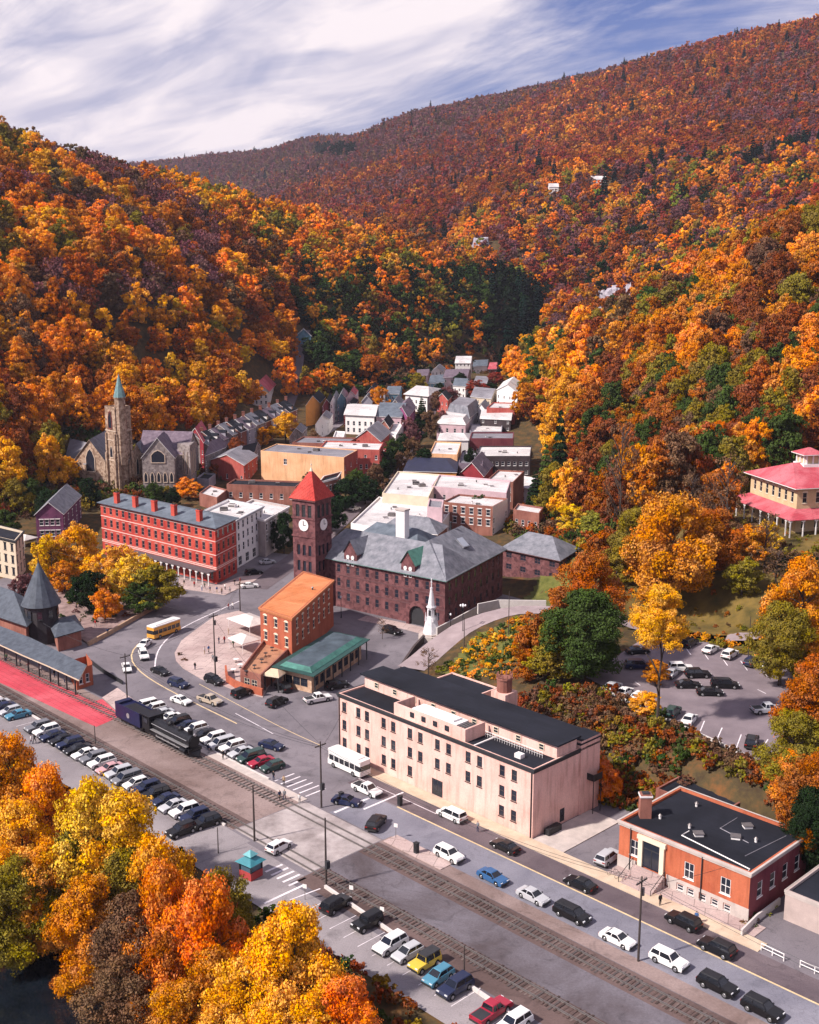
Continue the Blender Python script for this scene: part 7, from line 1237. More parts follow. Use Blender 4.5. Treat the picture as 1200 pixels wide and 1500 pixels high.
for i in order[:215]:
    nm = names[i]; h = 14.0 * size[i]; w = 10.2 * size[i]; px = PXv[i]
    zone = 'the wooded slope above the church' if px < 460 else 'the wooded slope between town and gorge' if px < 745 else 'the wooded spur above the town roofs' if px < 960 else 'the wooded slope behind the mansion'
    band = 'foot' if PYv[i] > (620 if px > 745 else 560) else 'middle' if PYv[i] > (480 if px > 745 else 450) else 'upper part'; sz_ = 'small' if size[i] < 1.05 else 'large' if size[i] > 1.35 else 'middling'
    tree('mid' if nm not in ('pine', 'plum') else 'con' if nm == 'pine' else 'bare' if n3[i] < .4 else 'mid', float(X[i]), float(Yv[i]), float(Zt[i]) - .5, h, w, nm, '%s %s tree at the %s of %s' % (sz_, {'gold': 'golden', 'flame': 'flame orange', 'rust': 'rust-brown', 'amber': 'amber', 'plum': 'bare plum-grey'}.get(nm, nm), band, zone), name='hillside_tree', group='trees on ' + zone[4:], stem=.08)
rest = np.array([i for i in range(len(X)) if i not in single])
# the rest of the woods: one mass per hill, instanced on points
srccol = bpy.data.collections.new('forest_sources')
def src_tree(cm, tm_s, i):
    o = bpy.data.objects.new('forest_tree_%02d' % i, cm); srccol.objects.link(o)
k = 0
for i in range(5): src_tree(crown(600 + i, 4.9, 9.5, 24, 7000, .46, leaf_i, -.3, lr=(.18, .36), sp_=(.3, .84)), 0, k); k += 1
for i in range(5): src_tree(crown(640 + i, 4.9, 9.5, 15, 2600, .70, leaf_i, -.3, lr=(.2, .38)), 0, k); k += 1
for i in range(4): src_tree(crown(660 + i, 5.2, 9.5, 9, 460, 1.6, leaf_i, -.3), 0, k); k += 1
src_tree(conifer(690, 3.6, 14, 1500, 1.3, leaf_i), 0, k); src_tree(crown(695, 4.6, 9.5, 16, 520, .7, leaf_i, -.3), 0, k + 1)
for i in range(3): src_tree(crown(700 + i, 1.1, 1.3, 9, 420, .25, leaf_i, -.2), 0, k + 2 + i)
def brush(name, label, poly, sp, cols, s0, s1):
    global X, Yv, Zt, names, size
    xs, ys = [p[0] for p in poly], [p[1] for p in poly]; gx, gy = np.meshgrid(np.arange(min(xs), max(xs), sp), np.arange(min(ys), max(ys), sp)); gx = gx.ravel() + rng.uniform(-.5, .5, gx.size) * sp; gy = gy.ravel() + rng.uniform(-.5, .5, gy.size) * sp
    ok = (sdf(poly, gx, gy) < 0)
    for q_ in FOOT: ok &= sdf(q_, gx, gy) > .6
    gx, gy = gx[ok], gy[ok]; sv_ = (X, Yv, Zt, names, size); n = len(gx); X, Yv, Zt = gx, gy, T(gx, gy) - .5; w_ = vnoise(gx, gy, 7, 9); names = np.array([cols[min(len(cols) - 1, int((w_[i] * .6 + rng.uniform(0, .4)) * len(cols)))] for i in range(n)]); size = rng.uniform(s0, s1, n)
    forest(name, label, np.arange(n), fixed=(k + 2, k + 5)); X, Yv, Zt, names, size = sv_
def forest(name, label, sel, fixed=None):
    if len(sel) == 0: return
    me = bpy.data.meshes.new(name); me.vertices.add(len(sel)); me.vertices.foreach_set('co', np.stack([X[sel], Yv[sel], Zt[sel] + .4], 1).astype(np.float32).ravel())
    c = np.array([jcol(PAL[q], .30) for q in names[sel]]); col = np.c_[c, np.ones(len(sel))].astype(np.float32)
    a = me.attributes.new('tcol', 'FLOAT_COLOR', 'POINT'); a.data.foreach_set('color', col.ravel())
    s = np.stack([size[sel] * 1.08, size[sel] * 1.08, size[sel] * rng.uniform(1.05, 1.45, len(sel))], 1).astype(np.float32); a = me.attributes.new('tscale', 'FLOAT_VECTOR', 'POINT'); a.data.foreach_set('vector', s.ravel())
    a = me.attributes.new('trot', 'FLOAT', 'POINT'); a.data.foreach_set('value', rng.uniform(0, 6.28, len(sel)).astype(np.float32))
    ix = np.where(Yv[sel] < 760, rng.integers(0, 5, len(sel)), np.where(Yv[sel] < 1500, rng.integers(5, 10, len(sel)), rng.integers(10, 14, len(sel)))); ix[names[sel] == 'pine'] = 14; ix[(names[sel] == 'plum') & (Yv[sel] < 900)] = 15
    if fixed: ix = rng.integers(fixed[0], fixed[1], len(sel))
    a = me.attributes.new('tidx', 'INT', 'POINT'); a.data.foreach_set('value', ix.astype(np.int32))
    o = tag(inst(name, me), label, 'forest', None, 'stuff'); ng = bpy.data.node_groups.new(name, 'GeometryNodeTree'); ng.interface.new_socket('Geometry', in_out='INPUT', socket_type='NodeSocketGeometry'); ng.interface.new_socket('Geometry', in_out='OUTPUT', socket_type='NodeSocketGeometry')
    N = ng.nodes; K = ng.links.new; gi, go = N.new('NodeGroupInput'), N.new('NodeGroupOutput'); ip = N.new('GeometryNodeInstanceOnPoints'); ci = N.new('GeometryNodeCollectionInfo'); ci.inputs[0].default_value = srccol; ci.inputs['Separate Children'].default_value = True; ci.inputs['Reset Children'].default_value = True
    def na(nm, ty): q = N.new('GeometryNodeInputNamedAttribute'); q.data_type = ty; q.inputs[0].default_value = nm; return q.outputs[0]
    K(gi.outputs[0], ip.inputs['Points']); K(ci.outputs[0], ip.inputs['Instance']); ip.inputs['Pick Instance'].default_value = True; K(na('tidx', 'INT'), ip.inputs['Instance Index']); K(na('tscale', 'FLOAT_VECTOR'), ip.inputs['Scale'])
    cb = N.new('ShaderNodeCombineXYZ'); K(na('trot', 'FLOAT'), cb.inputs[2]); K(cb.outputs[0], ip.inputs['Rotation']); K(ip.outputs[0], go.inputs[0])
    md = o.modifiers.new('forest', 'NODES'); md.node_group = ng
far = Yv[rest] > 1290 + (1200 - PXv[rest]) * .1; spur = (~far) & (PXv[rest] > 745) & (Yv[rest] < 860); midh = (~far) & (~spur) & ((Yv[rest] > 985) & (PXv[rest] > 620) | (PXv[rest] > 800)); lefth = ~(far | spur | midh)
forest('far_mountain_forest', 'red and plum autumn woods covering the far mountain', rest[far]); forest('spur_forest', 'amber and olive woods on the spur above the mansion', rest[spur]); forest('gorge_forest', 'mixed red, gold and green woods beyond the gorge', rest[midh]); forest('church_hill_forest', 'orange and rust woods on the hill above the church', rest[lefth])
brush('bank_undergrowth', 'dense rusty undergrowth on the bank below the upper lot', [UV(-14, 45), UV(-2, 37.5), UV(27, 37.2), UV(28, 46.4), UV(40, 46.4), UV(56, 39.5), UV(80, 41), UV(80, 50), UV(38, 51.6), UV(22, 54.5), UV(4, 60.5), UV(-6, 56)], 1.5, ['russet', 'brown', 'brown', 'russet', 'olive', 'green', 'russet', 'rust'], .7, 1.5)
brush('road_bank_undergrowth', 'low golden undergrowth on the bank beside the hill road', [P(655, 985, 3), P(700, 940, 5), P(745, 918, 6.5), P(790, 930, 7), P(790, 985, 6), P(720, 1010, 4)], 2.0, ['olive', 'olive', 'gold', 'green', 'amber', 'brown'], .5, 1.1)
brush('river_undergrowth', 'tangled brown undergrowth on the river bank', [UV(-150, -21), UV(70, -21), UV(70, -29.5), UV(-150, -29.5)], 2.4, ['brown', 'olive', 'russet', 'green', 'amber'], .8, 1.7)
brush('mansion_shrubbery', 'dark shrubbery around the mansion verandah', [P(1055, 745, 19), P(1068, 770, 18.5), P(1160, 812, 18.5), P(1230, 812, 19), P(1230, 845, 17), P(1150, 845, 17), P(1060, 795, 18)], 1.8, ['green', 'olive', 'brown', 'dark green', 'olive'], .8, 1.5)
brush('town_head_undergrowth', 'dark undergrowth between the topmost houses and the wood', [P(560, 572, 13), P(640, 552, 14), P(700, 528, 16), P(760, 540, 15), P(770, 600, 10), P(775, 520, 20), P(700, 505, 22), P(600, 535, 18), P(480, 555, 15), P(440, 570, 14)], 3.6, ['dark green', 'green', 'night', 'brown', 'rust', 'dark green'], 1.4, 3.2)
brush('lawn_litter', 'drifts of fallen leaves and low growth on the mansion lawn', MANS, 3.4, ['amber', 'olive', 'rust', 'olive', 'brown', 'russet'], .35, .8)
brush('church_undergrowth', 'dark green and brown undergrowth around the church foot', [P(-60, 770, 2), P(140, 745, 2), P(290, 718, 3), P(330, 700, 3), P(290, 690, 5), P(80, 668, 7), P(-60, 690, 6)], 3.2, ['dark green', 'green', 'olive', 'brown', 'russet', 'green', 'dark green'], 1.2, 3.0)
brush('slope_undergrowth', 'rusty undergrowth at the foot of the wooded spur', [P(740, 780, 4), P(775, 700, 5), P(830, 700, 8), P(900, 760, 13), P(925, 790, 15), P(885, 830, 10), P(800, 800, 5)], 3.0, ['russet', 'olive', 'green', 'rust', 'brown', 'lime'], 1.0, 2.4)
print('FOREST', len(X), far.sum(), spur.sum(), midh.sum(), lefth.sum())
# ------------------------------------------------------------------ poles, wires, people and small things
def pole(px, pyf, pyt, label, zb=0, arm=True, box=False, r=.16, drum=False, name='utility_pole', rz=None):
    x, y = P(px, pyf, zb); h = hpx(x, y, pyt) - zb; t = thing(name, label, 'pole', (x, y, zb), _a + R(90) if rz is None else rz)
    MB().tube([(0, 0, -.5), (0, 0, h * .5), (0, 0, h)], [r, r * .85, r * .62], 8).build('shaft', wood_pole, t)
    if arm:
        MB().box((-1.1, -.07, h - .75), (1.1, .07, h - .6)).build('crossarm', wood_pole, t)
        for k in (-.95, -.45, .45, .95): MB().frus((k, 0), .06, .04, h - .6, h - .4, 6).build('insulator', steel, t)
    if box: MB().box((-.3, -.55, h * .28), (.3, -.12, h * .28 + 1.1)).build('signal_box', dark_p, t)
    if drum: MB().frus((.34, 0), .22, .22, h - 2.6, h - 1.6, 10).build('transformer', steel, t)
    return (x, y, zb + h)
tops = {}
for k, px, f, tp_, lb, kw in [('a', 935, 1408, 1284, 'tall utility pole between two white cars along the tracks', dict(drum=True)), ('b', 471, 1183, 1086, 'utility pole at the level crossing corner nearest the main street', dict(box=True)), ('c', 478, 1299, 1198, 'utility pole at the near parking lot corner of the crossing', dict(arm=False, box=True)), ('d', 373, 1232, 1150, 'bare pole between the kiosk and the lower row of cars', dict(arm=False)), ('e', 316, 996, 898, 'utility pole at the edge of the round plaza', dict(drum=True, box=True)), ('f', 187, 1032, 957, 'utility pole behind the tender of the locomotive', dict(arm=True)), ('g', 140, 1090, 1063, 'short pole at the end of the red platform', dict(arm=False, r=.1)), ('h', 352, 895, 852, 'utility pole at the street corner by the hotel', dict(arm=True)), ('i', 680, 1428, 1385, 'short pole beside the near parking row', dict(arm=False, r=.1)), ('j', 320, 1250, 1212, 'short lamp pole at the end of the lower row of cars', dict(arm=False, r=.09))]:
    tops[k] = pole(px, f, tp_, lb, **kw)
for px, f, tp_, z, lb in ((745, 930, 866, 6.6, 'slim pole standing on the hill road bend'), (1096, 965, 903, 9, 'wooden pole between the hill road and upper lot'), (680, 948, 905, 3.6, 'slim pole by the hill road near the monument')): pole(px, f, tp_, lb, zb=z, arm=False, r=.1)
def wire(a, b, sag, label):
    a, b = Vector(a), Vector(b); o = MB().tube([tuple(a.lerp(b, t) - Vector((0, 0, sag * 4 * t * (1 - t)))) for t in np.linspace(0, 1, 13)], .028, 4).build('overhead_wire', iron); tag(o, label, 'wire', 'overhead wires')
up = lambda k, d=-.4: (tops[k][0], tops[k][1], tops[k][2] + d)
wire(up('h'), up('e'), 1.0, 'overhead wire between the hotel corner pole and the plaza pole'); wire(up('e'), up('f'), 1.2, 'overhead wire from the plaza pole to the pole behind the tender'); wire(up('e', -.5), (*UV(-118, 30), 11), 1.5, 'overhead wire crossing the road bend towards the park trees'); wire(up('h', -.5), (*UV(-150, 34), 11.5), 1.8, 'overhead wire from the hotel corner over the park'); wire(up('f'), (*UV(-98, 4), 10.5), .8, 'overhead wire from the pole behind the tender to the station'); wire(up('b'), up('e', -.9), 1.6, 'long overhead wire from the crossing pole to the plaza pole'); wire(up('a'), up('b', -.5), 2.2, 'long overhead wire along the main street')
wire(up('a', -.7), up('b', -.9), 2.4, 'second overhead wire along the main street'); wire(up('b', -.7), up('f', -.5), 2.0, 'overhead wire above the cars behind the locomotive'); wire(up('b', -1.0), up('f', -.9), 2.3, 'lower overhead wire above the cars behind the locomotive'); wire(up('e', -.9), up('h', -.9), 1.2, 'lower overhead wire between the plaza pole and hotel corner'); wire(up('a'), (*UV(112, 5.6), 10.5), 1.2, 'overhead wire leaving the tall pole towards the photo edge'); wire(up('a', -.7), (*UV(112, 5.2), 9.8), 1.3, 'lower overhead wire leaving the tall pole towards the photo edge'); wire(up('a', -1.2), (*UV(50, 23.2), 6.4), .3, 'service wire from the tall pole to the post office'); wire(up('b', -1.2), (*UV(-22, 20.6), 10.0), .6, 'service wire from the crossing pole to the pink building')
def lamp(px, py, h, zb, label, n=1):
    x, y = P(px, py, zb); t = thing('street_lamp', label, 'lamp', (x, y, zb), 0, 'street lamps'); MB().tube([(0, 0, -.3), (0, 0, h)], [.1, .06], 7).frus((0, 0), .2, .12, 0, .6, 8).build('post', iron, t)
    for k in range(n):
        a = 6.28 * k / n; d = 0 if n == 1 else .5; MB().frus((d * math.cos(a), d * math.sin(a)), .14, .24, h, h + .28, 8).frus((d * math.cos(a), d * math.sin(a)), .24, .08, h + .28, h + .5, 8).build('globe', pm('lamp_globe', (.72, .72, .76), .4, 0), t)
lamp(660, 936, 5.5, .8, 'street lamp beside the white monument'); lamp(678, 940, 8.0, 2.5, 'tall lamp with a cluster of white globes near the courthouse side', 4); lamp(500, 905, 5, 0, 'street lamp before the courthouse wall'); lamp(588, 1180, 4, 0, 'short lamp on the crossing island by the pickup') if False else None
lamp(160, 892, 4, .3, 'park lamp near the stone edge of the park'); lamp(112, 890, 4, .3, 'park lamp close to the station turret')
def gate(px0, py0, px1, py1, label):
    a, b = P(px0, py0), P(px1, py1); t = thing('white_barrier', label, 'barrier', (a[0], a[1], 0), math.atan2(b[1] - a[1], b[0] - a[0]), 'white barriers'); Lw = math.dist(a, b)
    for z in (.45, .95): MB().tube([(0, 0, z), (Lw, 0, z)], .06, 6).build('rail', white_p, t)
    for k in range(3): MB().tube([(Lw * k / 2, 0, 0), (Lw * k / 2, 0, .98)], .07, 6).build('post', white_p, t)
gate(1115, 1392, 1148, 1408, 'white tube barrier nearest the post office'); gate(1172, 1417, 1215, 1436, 'white tube barrier at the photo edge')
def kerb(u0, v0, u1, v1, label, w=.35, h=.45, m=None):
    a, b = UV(u0, v0), UV(u1, v1); t = thing('parking_wall', label, 'wall', (a[0], a[1], 0), math.atan2(b[1] - a[1], b[0] - a[0])); Lw = math.dist(a, b); n = max(1, int(Lw / 3))
    me = MB().box((.02, -w / 2, 0), (Lw / n - .02, w / 2, h)).mesh('kerb_block', m or kerb_m)
    for k in range(n): inst('kerb_block', me, t, (Lw * k / n, 0, 0))
kerb(8.8, -10.6, 52, -14.2, 'low pale wall between the near parking row and the track'); kerb(-150, -9.75, -15.5, -9.75, 'low pale kerb between the lower row of cars and the track', .3, .3); kerb(-66, 5.1, -24, 5.1, 'pale kerb in front of the cars behind the locomotive', .3, .2)
def edge_kerb(pts, zb, label, m=None, h=.35, w=.3):
    for (a, b) in zip(pts[:-1], pts[1:]):
        pass
    a = P(*pts[0], zb); t = thing('edge_wall', label, 'wall', (a[0], a[1], zb))
    for p, q_ in zip(pts[:-1], pts[1:]):
        p, q_ = P(*p, zb), P(*q_, zb); MB().box((0, -w / 2, -1.5), (math.dist(p, q_), w / 2, h)).build('wall_section', m or kerb_m, t, (p[0] - a[0], p[1] - a[1], 0), math.atan2(q_[1] - p[1], q_[0] - p[0]))
edge_kerb([(880, 1008), (915, 1026), (960, 1045), (1010, 1070), (1060, 1092), (1110, 1116), (1130, 1127)], 8, 'pale kerb along the near edge of the upper lot')
edge_kerb([(130, 946), (160, 930), (196, 909), (225, 893)], 0, 'stone retaining wall along the park at the road bend', pm('park_stone', (.38, .25, .17), .9, .2, 1), 1.0, .5)
edge_kerb([(588, 984), (606, 957), (628, 932)], 0, 'dark stone retaining wall beside the hill road ramp', pm('dark_stone', (.07, .05, .05), .9, .2, 1), 1.6, .5)
edge_kerb([(640, 925), (665, 912), (700, 893)], 3.0, 'pale balustrade of the hill road above the courthouse side', kerb_m, .9, .3); edge_kerb([(700, 890), (730, 884), (800, 885)], 6.6, 'pale parapet at the hill road bend', kerb_m, .9, .35)
edge_kerb([(128, 968), (150, 985), (180, 1003)], 0, 'dark fence between the station and the street', iron, .9, .1)
edge_kerb([(1086, 1372), (1108, 1350), (1142, 1325)], 0, 'pale ramp wall beside the post office corner', kerb_m, 1.0, .25)
for px, py, lb in ((610, 1250, 'black signal cabinet on the island beside the white car'), (500, 1175, 'small dark signal cabinet by the crossing pole'), (586, 1180, 'slim dark signal at the crossing exit')):
    x, y = P(px, py); t = thing('signal_cabinet', lb, 'cabinet', (x, y, .1), _a); MB().box((-.3, -.3, 0), (.3, .3, 1.5)).build('case', dark_p, t); MB().box((-.36, -.36, 1.5), (.36, .36, 1.6)).build('lid', iron, t); MB().box((-.2, -.33, .3), (.2, -.3, 1.3)).build('door', iron, t)
for px, py, z, lb in ((580, 1228, .1, 'small road sign on the crossing island'), (345, 1335 - 20, 0, 'small sign by the kiosk') if False else (447, 1318, 0, 'sign on a post at the near parking lot corner'), (515, 1320, 0, 'white marker post by the near parking row'), (560, 1352, 0, 'white marker post behind the black off-road car')):
    x, y = P(px, py); t = thing('road_sign', lb, 'sign', (x, y, z), _a + .4); MB().tube([(0, 0, 0), (0, 0, 2.3)], .04, 6).build('post', steel, t); MB().box((-.3, -.05, 1.7), (.3, -.02, 2.3)).build('plate', white_p, t)
# people: one skinned figure in three poses
def figure(pose):
    J = {'pel': (0, 0, .95), 'sp': (0, .01, 1.2), 'ch': (0, .01, 1.38), 'nk': (0, .0, 1.50), 'hd': (0, -.02, 1.62), 'ht': (0, -.01, 1.73)}; E = [('pel', 'sp'), ('sp', 'ch'), ('ch', 'nk'), ('nk', 'hd'), ('hd', 'ht')]; Rr = {'pel': .15, 'sp': .135, 'ch': .15, 'nk': .055, 'hd': .10, 'ht': .075}
    st = (.22, -.22) if pose == 1 else (.02, -.02)
    for s, n in ((-1, 'l'), (1, 'r')):
        f = st[0 if s < 0 else 1]; J[n + 'h'] = (s * .10, 0, .88); J[n + 'k'] = (s * .11, -f * .6 - .02, .48); J[n + 'a'] = (s * .11, -f + .04, .08); J[n + 't'] = (s * .12, -f - .14, .03)
        a = -f if pose == 1 else (.0 if pose == 0 else .2); J[n + 's'] = (s * .19, .01, 1.40); J[n + 'e'] = (s * .26, .02 - a * .3, 1.12); J[n + 'w'] = (s * .25, -a * .9 - .05, .88 if pose != 2 else 1.1); J[n + 'f'] = (s * .24, -a * 1.1 - .08, .78 if pose != 2 else 1.12)
        E += [('pel', n + 'h'), (n + 'h', n + 'k'), (n + 'k', n + 'a'), (n + 'a', n + 't'), ('ch', n + 's'), (n + 's', n + 'e'), (n + 'e', n + 'w'), (n + 'w', n + 'f')]; Rr.update({n + 'h': .10, n + 'k': .07, n + 'a': .05, n + 't': .045, n + 's': .07, n + 'e': .05, n + 'w': .038, n + 'f': .035})
    ks = list(J); me = bpy.data.meshes.new('body'); me.from_pydata([J[k] for k in ks], [(ks.index(a), ks.index(b)) for a, b in E], [])
    o = bpy.data.objects.new('body', me); COL.objects.link(o); md = o.modifiers.new('s', 'SKIN'); sv_ = me.skin_vertices[0].data
    for i, k in enumerate(ks): sv_[i].radius = (Rr[k] * (1.25 if k in ('ch', 'pel', 'sp') else 1), Rr[k]); sv_[i].use_root = (k == 'pel')
    o.modifiers.new('u', 'SUBSURF').levels = 1; bpy.context.view_layer.update(); ev = o.evaluated_get(bpy.context.evaluated_depsgraph_get()); m2 = bpy.data.meshes.new_from_object(ev); bpy.data.objects.remove(o); return m2
FIG = [figure(i) for i in range(3)]; skin_m = pm('skin', (.45, .26, .19), .6, 0)
CL = {'black': (.015, .015, .018), 'navy': (.02, .03, .08), 'red': (.35, .03, .03), 'white': (.62, .6, .6), 'grey': (.2, .2, .22), 'blue': (.05, .12, .3), 'tan': (.36, .26, .17), 'green': (.05, .12, .06)}
FC = {}
def person(px, py, top, leg, pose, label, z=.02, rz=None):
    k = (top, leg, pose)
    if k not in FC:
        m2 = FIG[pose].copy(); m2.materials.clear()
        for q_ in (pm('cloth_' + leg, CL[leg], .9, 0), pm('cloth_' + top, CL[top], .9, 0), skin_m, pm('hair', (.03, .02, .015), .8, 0)): m2.materials.append(q_)
        for p_ in m2.polygons:
            c = p_.center; p_.material_index = 3 if (c.z > 1.66 or (c.z > 1.58 and c.y > .02)) else 2 if (c.z > 1.49 or (abs(c.x) > .16 and c.z < .92 and c.z > .7)) else 1 if (c.z > .92 or abs(c.x) > .2) else 0; p_.use_smooth = True
        FC[k] = m2
    x, y = P(px, py, z); t = thing('person', label, 'person', (x, y, z), random.uniform(0, 6.28) if rz is None else rz, 'pedestrians'); inst('body', FC[k], t)
for a in [(401, 1143, 'black', 'navy', 0, 'person in black standing by the crossing hatching'), (410, 1172, 'navy', 'black', 1, 'person in navy walking by the crossing edge'), (417, 1171, 'grey', 'navy', 1, 'person in grey walking beside one in navy at the crossing'), (439, 1177, 'white', 'grey', 1, 'person in white walking at the crossing corner'), (416, 1150, 'tan', 'black', 0, 'person in tan near the crossing hatching'), (46, 1090, 'white', 'navy', 1, 'person in white walking in the lower parking lane'), (51, 1088, 'black', 'black', 1, 'person in black walking in the lower parking lane'), (286, 981, 'black', 'navy', 0, 'person in black standing alone on the round plaza', .14), (321, 943, 'navy', 'navy', 0, 'person in navy standing on the plaza near the marquee', .14), (329, 942, 'red', 'navy', 0, 'person in red standing on the plaza near the marquee', .14), (312, 969, 'grey', 'black', 1, 'person in grey walking by the plaza pole', .14), (335, 893, 'red', 'navy', 1, 'person in red walking over the street corner'), (341, 892, 'white', 'navy', 1, 'person in white walking over the street corner'), (318, 868, 'blue', 'tan', 1, 'person in blue walking at the hotel corner', .14), (330, 864, 'white', 'black', 0, 'person in white standing at the hotel corner', .14), (344, 857, 'black', 'navy', 1, 'person in black walking past the hotel side', .14), (300, 862, 'green', 'navy', 1, 'person in green in front of the hotel porch', .14), (285, 860, 'red', 'black', 0, 'person in red in front of the hotel porch', .14), (327, 1112, 'black', 'black', 1, 'person in black on the kerb ahead of the locomotive', .12), (306, 1103, 'navy', 'grey', 0, 'person in navy on the kerb ahead of the locomotive', .12), (967, 1326, 'black', 'black', 0, 'person in black at the foot of the post office steps', .14), (110, 1003, 'red', 'navy', 1, 'person in red on the red platform'), (60, 985, 'white', 'navy', 1, 'person in white on the red platform'), (80, 992, 'black', 'navy', 0, 'person in black on the red platform'), (240, 1003, 'grey', 'black', 1, 'person in grey beside the road bend') if False else (158, 930, 'navy', 'tan', 0, 'person in navy in the park', .3)]: person(*a)
for i, (px, py, c1, c2, wh) in enumerate([(296, 865, 'white', 'blue', 'at the hotel kerb'), (308, 868, 'navy', 'tan', 'at the hotel kerb'), (325, 870, 'tan', 'navy', 'at the hotel kerb'), (337, 868, 'grey', 'black', 'at the hotel kerb'), (352, 855, 'red', 'tan', 'beside the white townhouse'), (270, 858, 'black', 'tan', 'under the hotel porch edge'), (300, 958, 'white', 'tan', 'in the middle of the plaza'), (306, 956, 'blue', 'black', 'in the middle of the plaza'), (335, 930, 'tan', 'tan', 'by the marquee'), (342, 948, 'green', 'black', 'by the marquee'), (30, 975, 'navy', 'black', 'on the red platform'), (42, 980, 'red', 'black', 'on the red platform'), (95, 1000, 'grey', 'navy', 'on the red platform'), (10, 968, 'green', 'navy', 'on the red platform'), (118, 915, 'tan', 'black', 'on the park path'), (140, 918, 'red', 'grey', 'on the park path'), (700, 1218, 'grey', 'navy', 'on the pavement by the pink building'), (1020, 1352, 'blue', 'navy', 'on the pavement before the post office')]):
    person(px, py, c1, c2, i % 2, 'person in %s top and %s trousers %s' % (c1, c2, wh), .3 if 'park path' in wh else .03 if 'red platform' in wh else .14)
# bicycles by the post office
for i, (px, py, c, lb) in enumerate([(897, 1282, 'black', 'black bicycle nearest the silver-blue car'), (908, 1287, 'silver', 'silver bicycle in the middle of the three'), (919, 1292, 'red', 'red bicycle nearest the post office steps')]):
    x, y = P(px, py); t = thing('bicycle', lb, 'bicycle', (x, y, .14), _a + 1.2, 'bicycles by the post office')
    for s in (-.52, .52):
        ring = [(s + .33 * math.cos(a), 0, .34 + .33 * math.sin(a)) for a in np.linspace(0, 6.283, 15)]; MB().tube(ring, .025, 4).build('wheel', tyre_m, t)
    MB().tube([(-.52, 0, .34), (-.1, 0, .32), (.38, 0, .78), (-.2, 0, .80), (-.52, 0, .34)], .022, 4).tube([(-.1, 0, .32), (-.24, 0, .92)], .022, 4).tube([(.52, 0, .34), (.36, 0, .98)], .022, 4).build('frame', paint(c), t); MB().box((-.36, -.06, .9), (-.12, .06, .96)).build('saddle', dark_p, t); MB().tube([(.34, -.25, .98), (.34, .25, .98)], .018, 4).build('handlebar', iron, t)
# patio furniture and round planters
for i, (px, py) in enumerate(((342, 985), (352, 978), (346, 970))):
    x, y = P(px, py, .14); t = thing('patio_table', ['round patio table nearest the pole', 'round patio table by the terrace', 'round patio table by the smaller marquee'][i], 'table', (x, y, .14), 0, 'patio tables'); MB().frus((0, 0), .6, .6, .7, .75, 12).build('table_top', white_p, t); MB().frus((0, 0), .06, .06, 0, .7, 6).frus((0, 0), .3, .3, 0, .04, 10).build('leg', iron, t)
for i, (px, py) in enumerate(((270, 968), (265, 960))): shrub(*P(px, py), .9, 'brown', ['brown shrub on the round plaza edge', 'second brown shrub on the round plaza edge'][i], 'plaza shrubs')
for u in range(0, 4):
    x, y = P(420 - u * 9, 1262 - u * 9 + 8)
# rocks of the gorge
def rocks(name, label, cx0, cy0, n, sx0, sy0, rr, mat, seed):
    g = random.Random(seed); mb = MB()
    for i in range(n):
        x, y = cx0 + g.gauss(0, sx0), cy0 + g.gauss(0, sy0); z = Tz(x, y); r_ = rr * g.uniform(.4, 1.2); k = len(mb.v)
        ring = [(math.cos(a) * r_ * g.uniform(.7, 1.2), math.sin(a) * r_ * g.uniform(.7, 1.2)) for a in np.linspace(0, 5.5, 7)]
        mb.v += [(x + a, y + b, z - 1) for a, b in ring] + [(x + a * .7, y + b * .7, z + r_ * g.uniform(.5, 1.3)) for a, b in ring]
        mb.f += [(k + j, k + (j + 1) % 7, k + 7 + (j + 1) % 7, k + 7 + j) for j in range(7)] + [tuple(k + 7 + j for j in range(7))]; mb.m += [0] * 8
    return tag(mb.build(name, mat), label, 'rocks', None, 'stuff')
rock_m = pm('pale_rock', (.26, .235, .28), .9, .3, .15, c2=(.50, .46, .52), det=8)
rocks('gorge_rocks', 'pale tumbled rocks along the creek in the gorge', *PY(900, 437, 872)[:2], 90, 10, 18, 4.2, rock_m, 3)
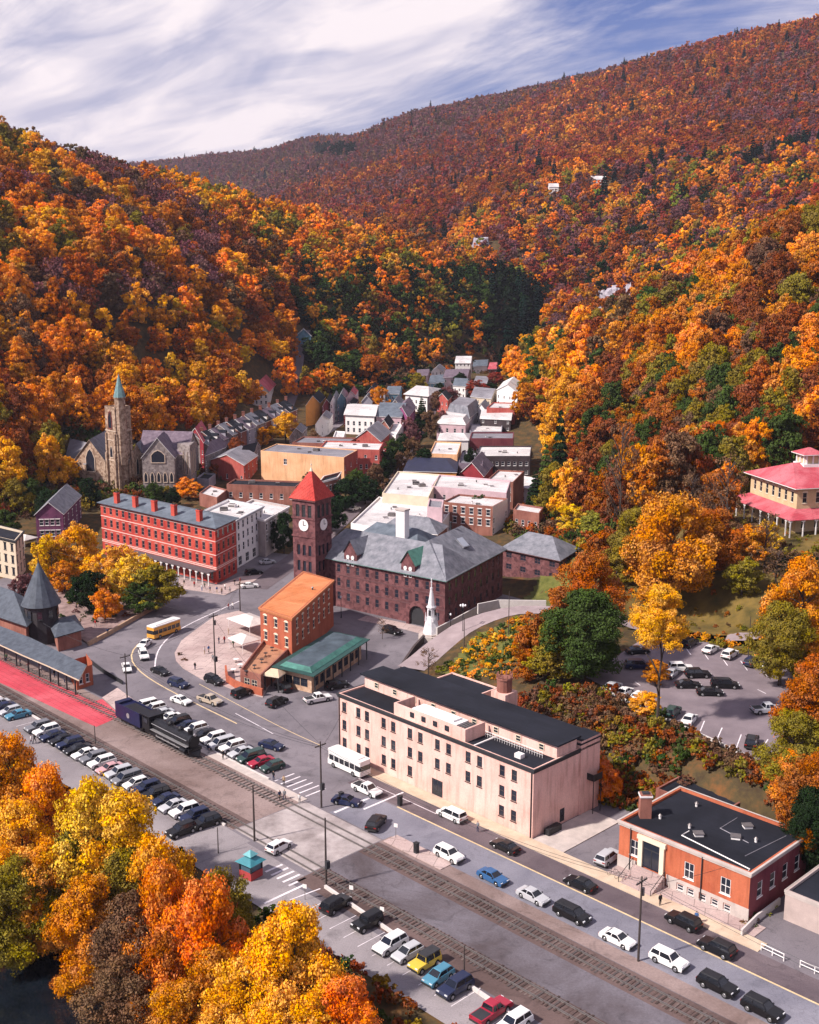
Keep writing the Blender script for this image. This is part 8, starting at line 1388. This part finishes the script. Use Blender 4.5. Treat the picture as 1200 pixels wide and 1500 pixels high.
rocks('cliff_rocks', 'pale cliff face between the orange hills', *PY(704, 345, 1140)[:2], 26, 4, 5, 5.0, rock_m, 4)
# ------------------------------------------------------------------ draped lawns
def drape(name, poly, mat, lift=.30, st=1.0):
    xs, ys = [p[0] for p in poly], [p[1] for p in poly]; gx, gy = np.meshgrid(np.arange(min(xs), max(xs), st), np.arange(min(ys), max(ys), st)); ins = sdf(poly, gx + st / 2, gy + st / 2) < 0; gzz = T(gx, gy) + lift; h_, w_ = gx.shape
    v = np.stack([gx, gy, gzz], -1).reshape(-1, 3); j, i = np.nonzero(ins[:-1, :-1]); b = j * w_ + i; f = np.stack([b, b + 1, b + 1 + w_, b + w_], 1)
    return struct(inst(name, np_mesh(name, v, f, [mat], True)))
grass = pm('autumn_grass', (.085, .07, .018), .95, .4, .25, c2=(.19, .12, .03), det=10, bump=.3); grass_g = pm('green_grass', (.075, .09, .018), .95, .3, .4, c2=(.16, .15, .035), det=10)
drape('lawn', MANS, grass); drape('lawn', [P(735, 900, 5), P(850, 840, 6), P(830, 815, 5), P(760, 865, 3)], grass_g); drape('lawn', [P(645, 985, 3), P(690, 935, 5), P(760, 912, 7), P(800, 915, 7.5), P(790, 960, 6), P(700, 995, 4)], grass_g); drape('lawn', [P(960, 912, 9.5), P(1200, 925, 11), P(1200, 970, 9), P(1090, 955, 8.5), P(985, 925, 8.3)], grass)
# ------------------------------------------------------------------ air
hz = MB().box((-7200, -80, -14), (7200, 5720, 640)).build('haze', None); hz['kind'] = 'stuff'; hz['label'] = 'thin autumn haze over the valley'; hz['category'] = 'haze'
m = bpy.data.materials.new('haze'); m.use_nodes = True; N = m.node_tree.nodes; N.clear(); o_ = N.new('ShaderNodeOutputMaterial'); pv = N.new('ShaderNodeVolumePrincipled'); pv.inputs['Color'].default_value = (.80, .78, .95, 1); pv.inputs['Density'].default_value = HAZE; pv.inputs['Anisotropy'].default_value = .2; m.node_tree.links.new(pv.outputs[0], o_.inputs['Volume']); hz.data.materials.clear(); hz.data.materials.append(m)
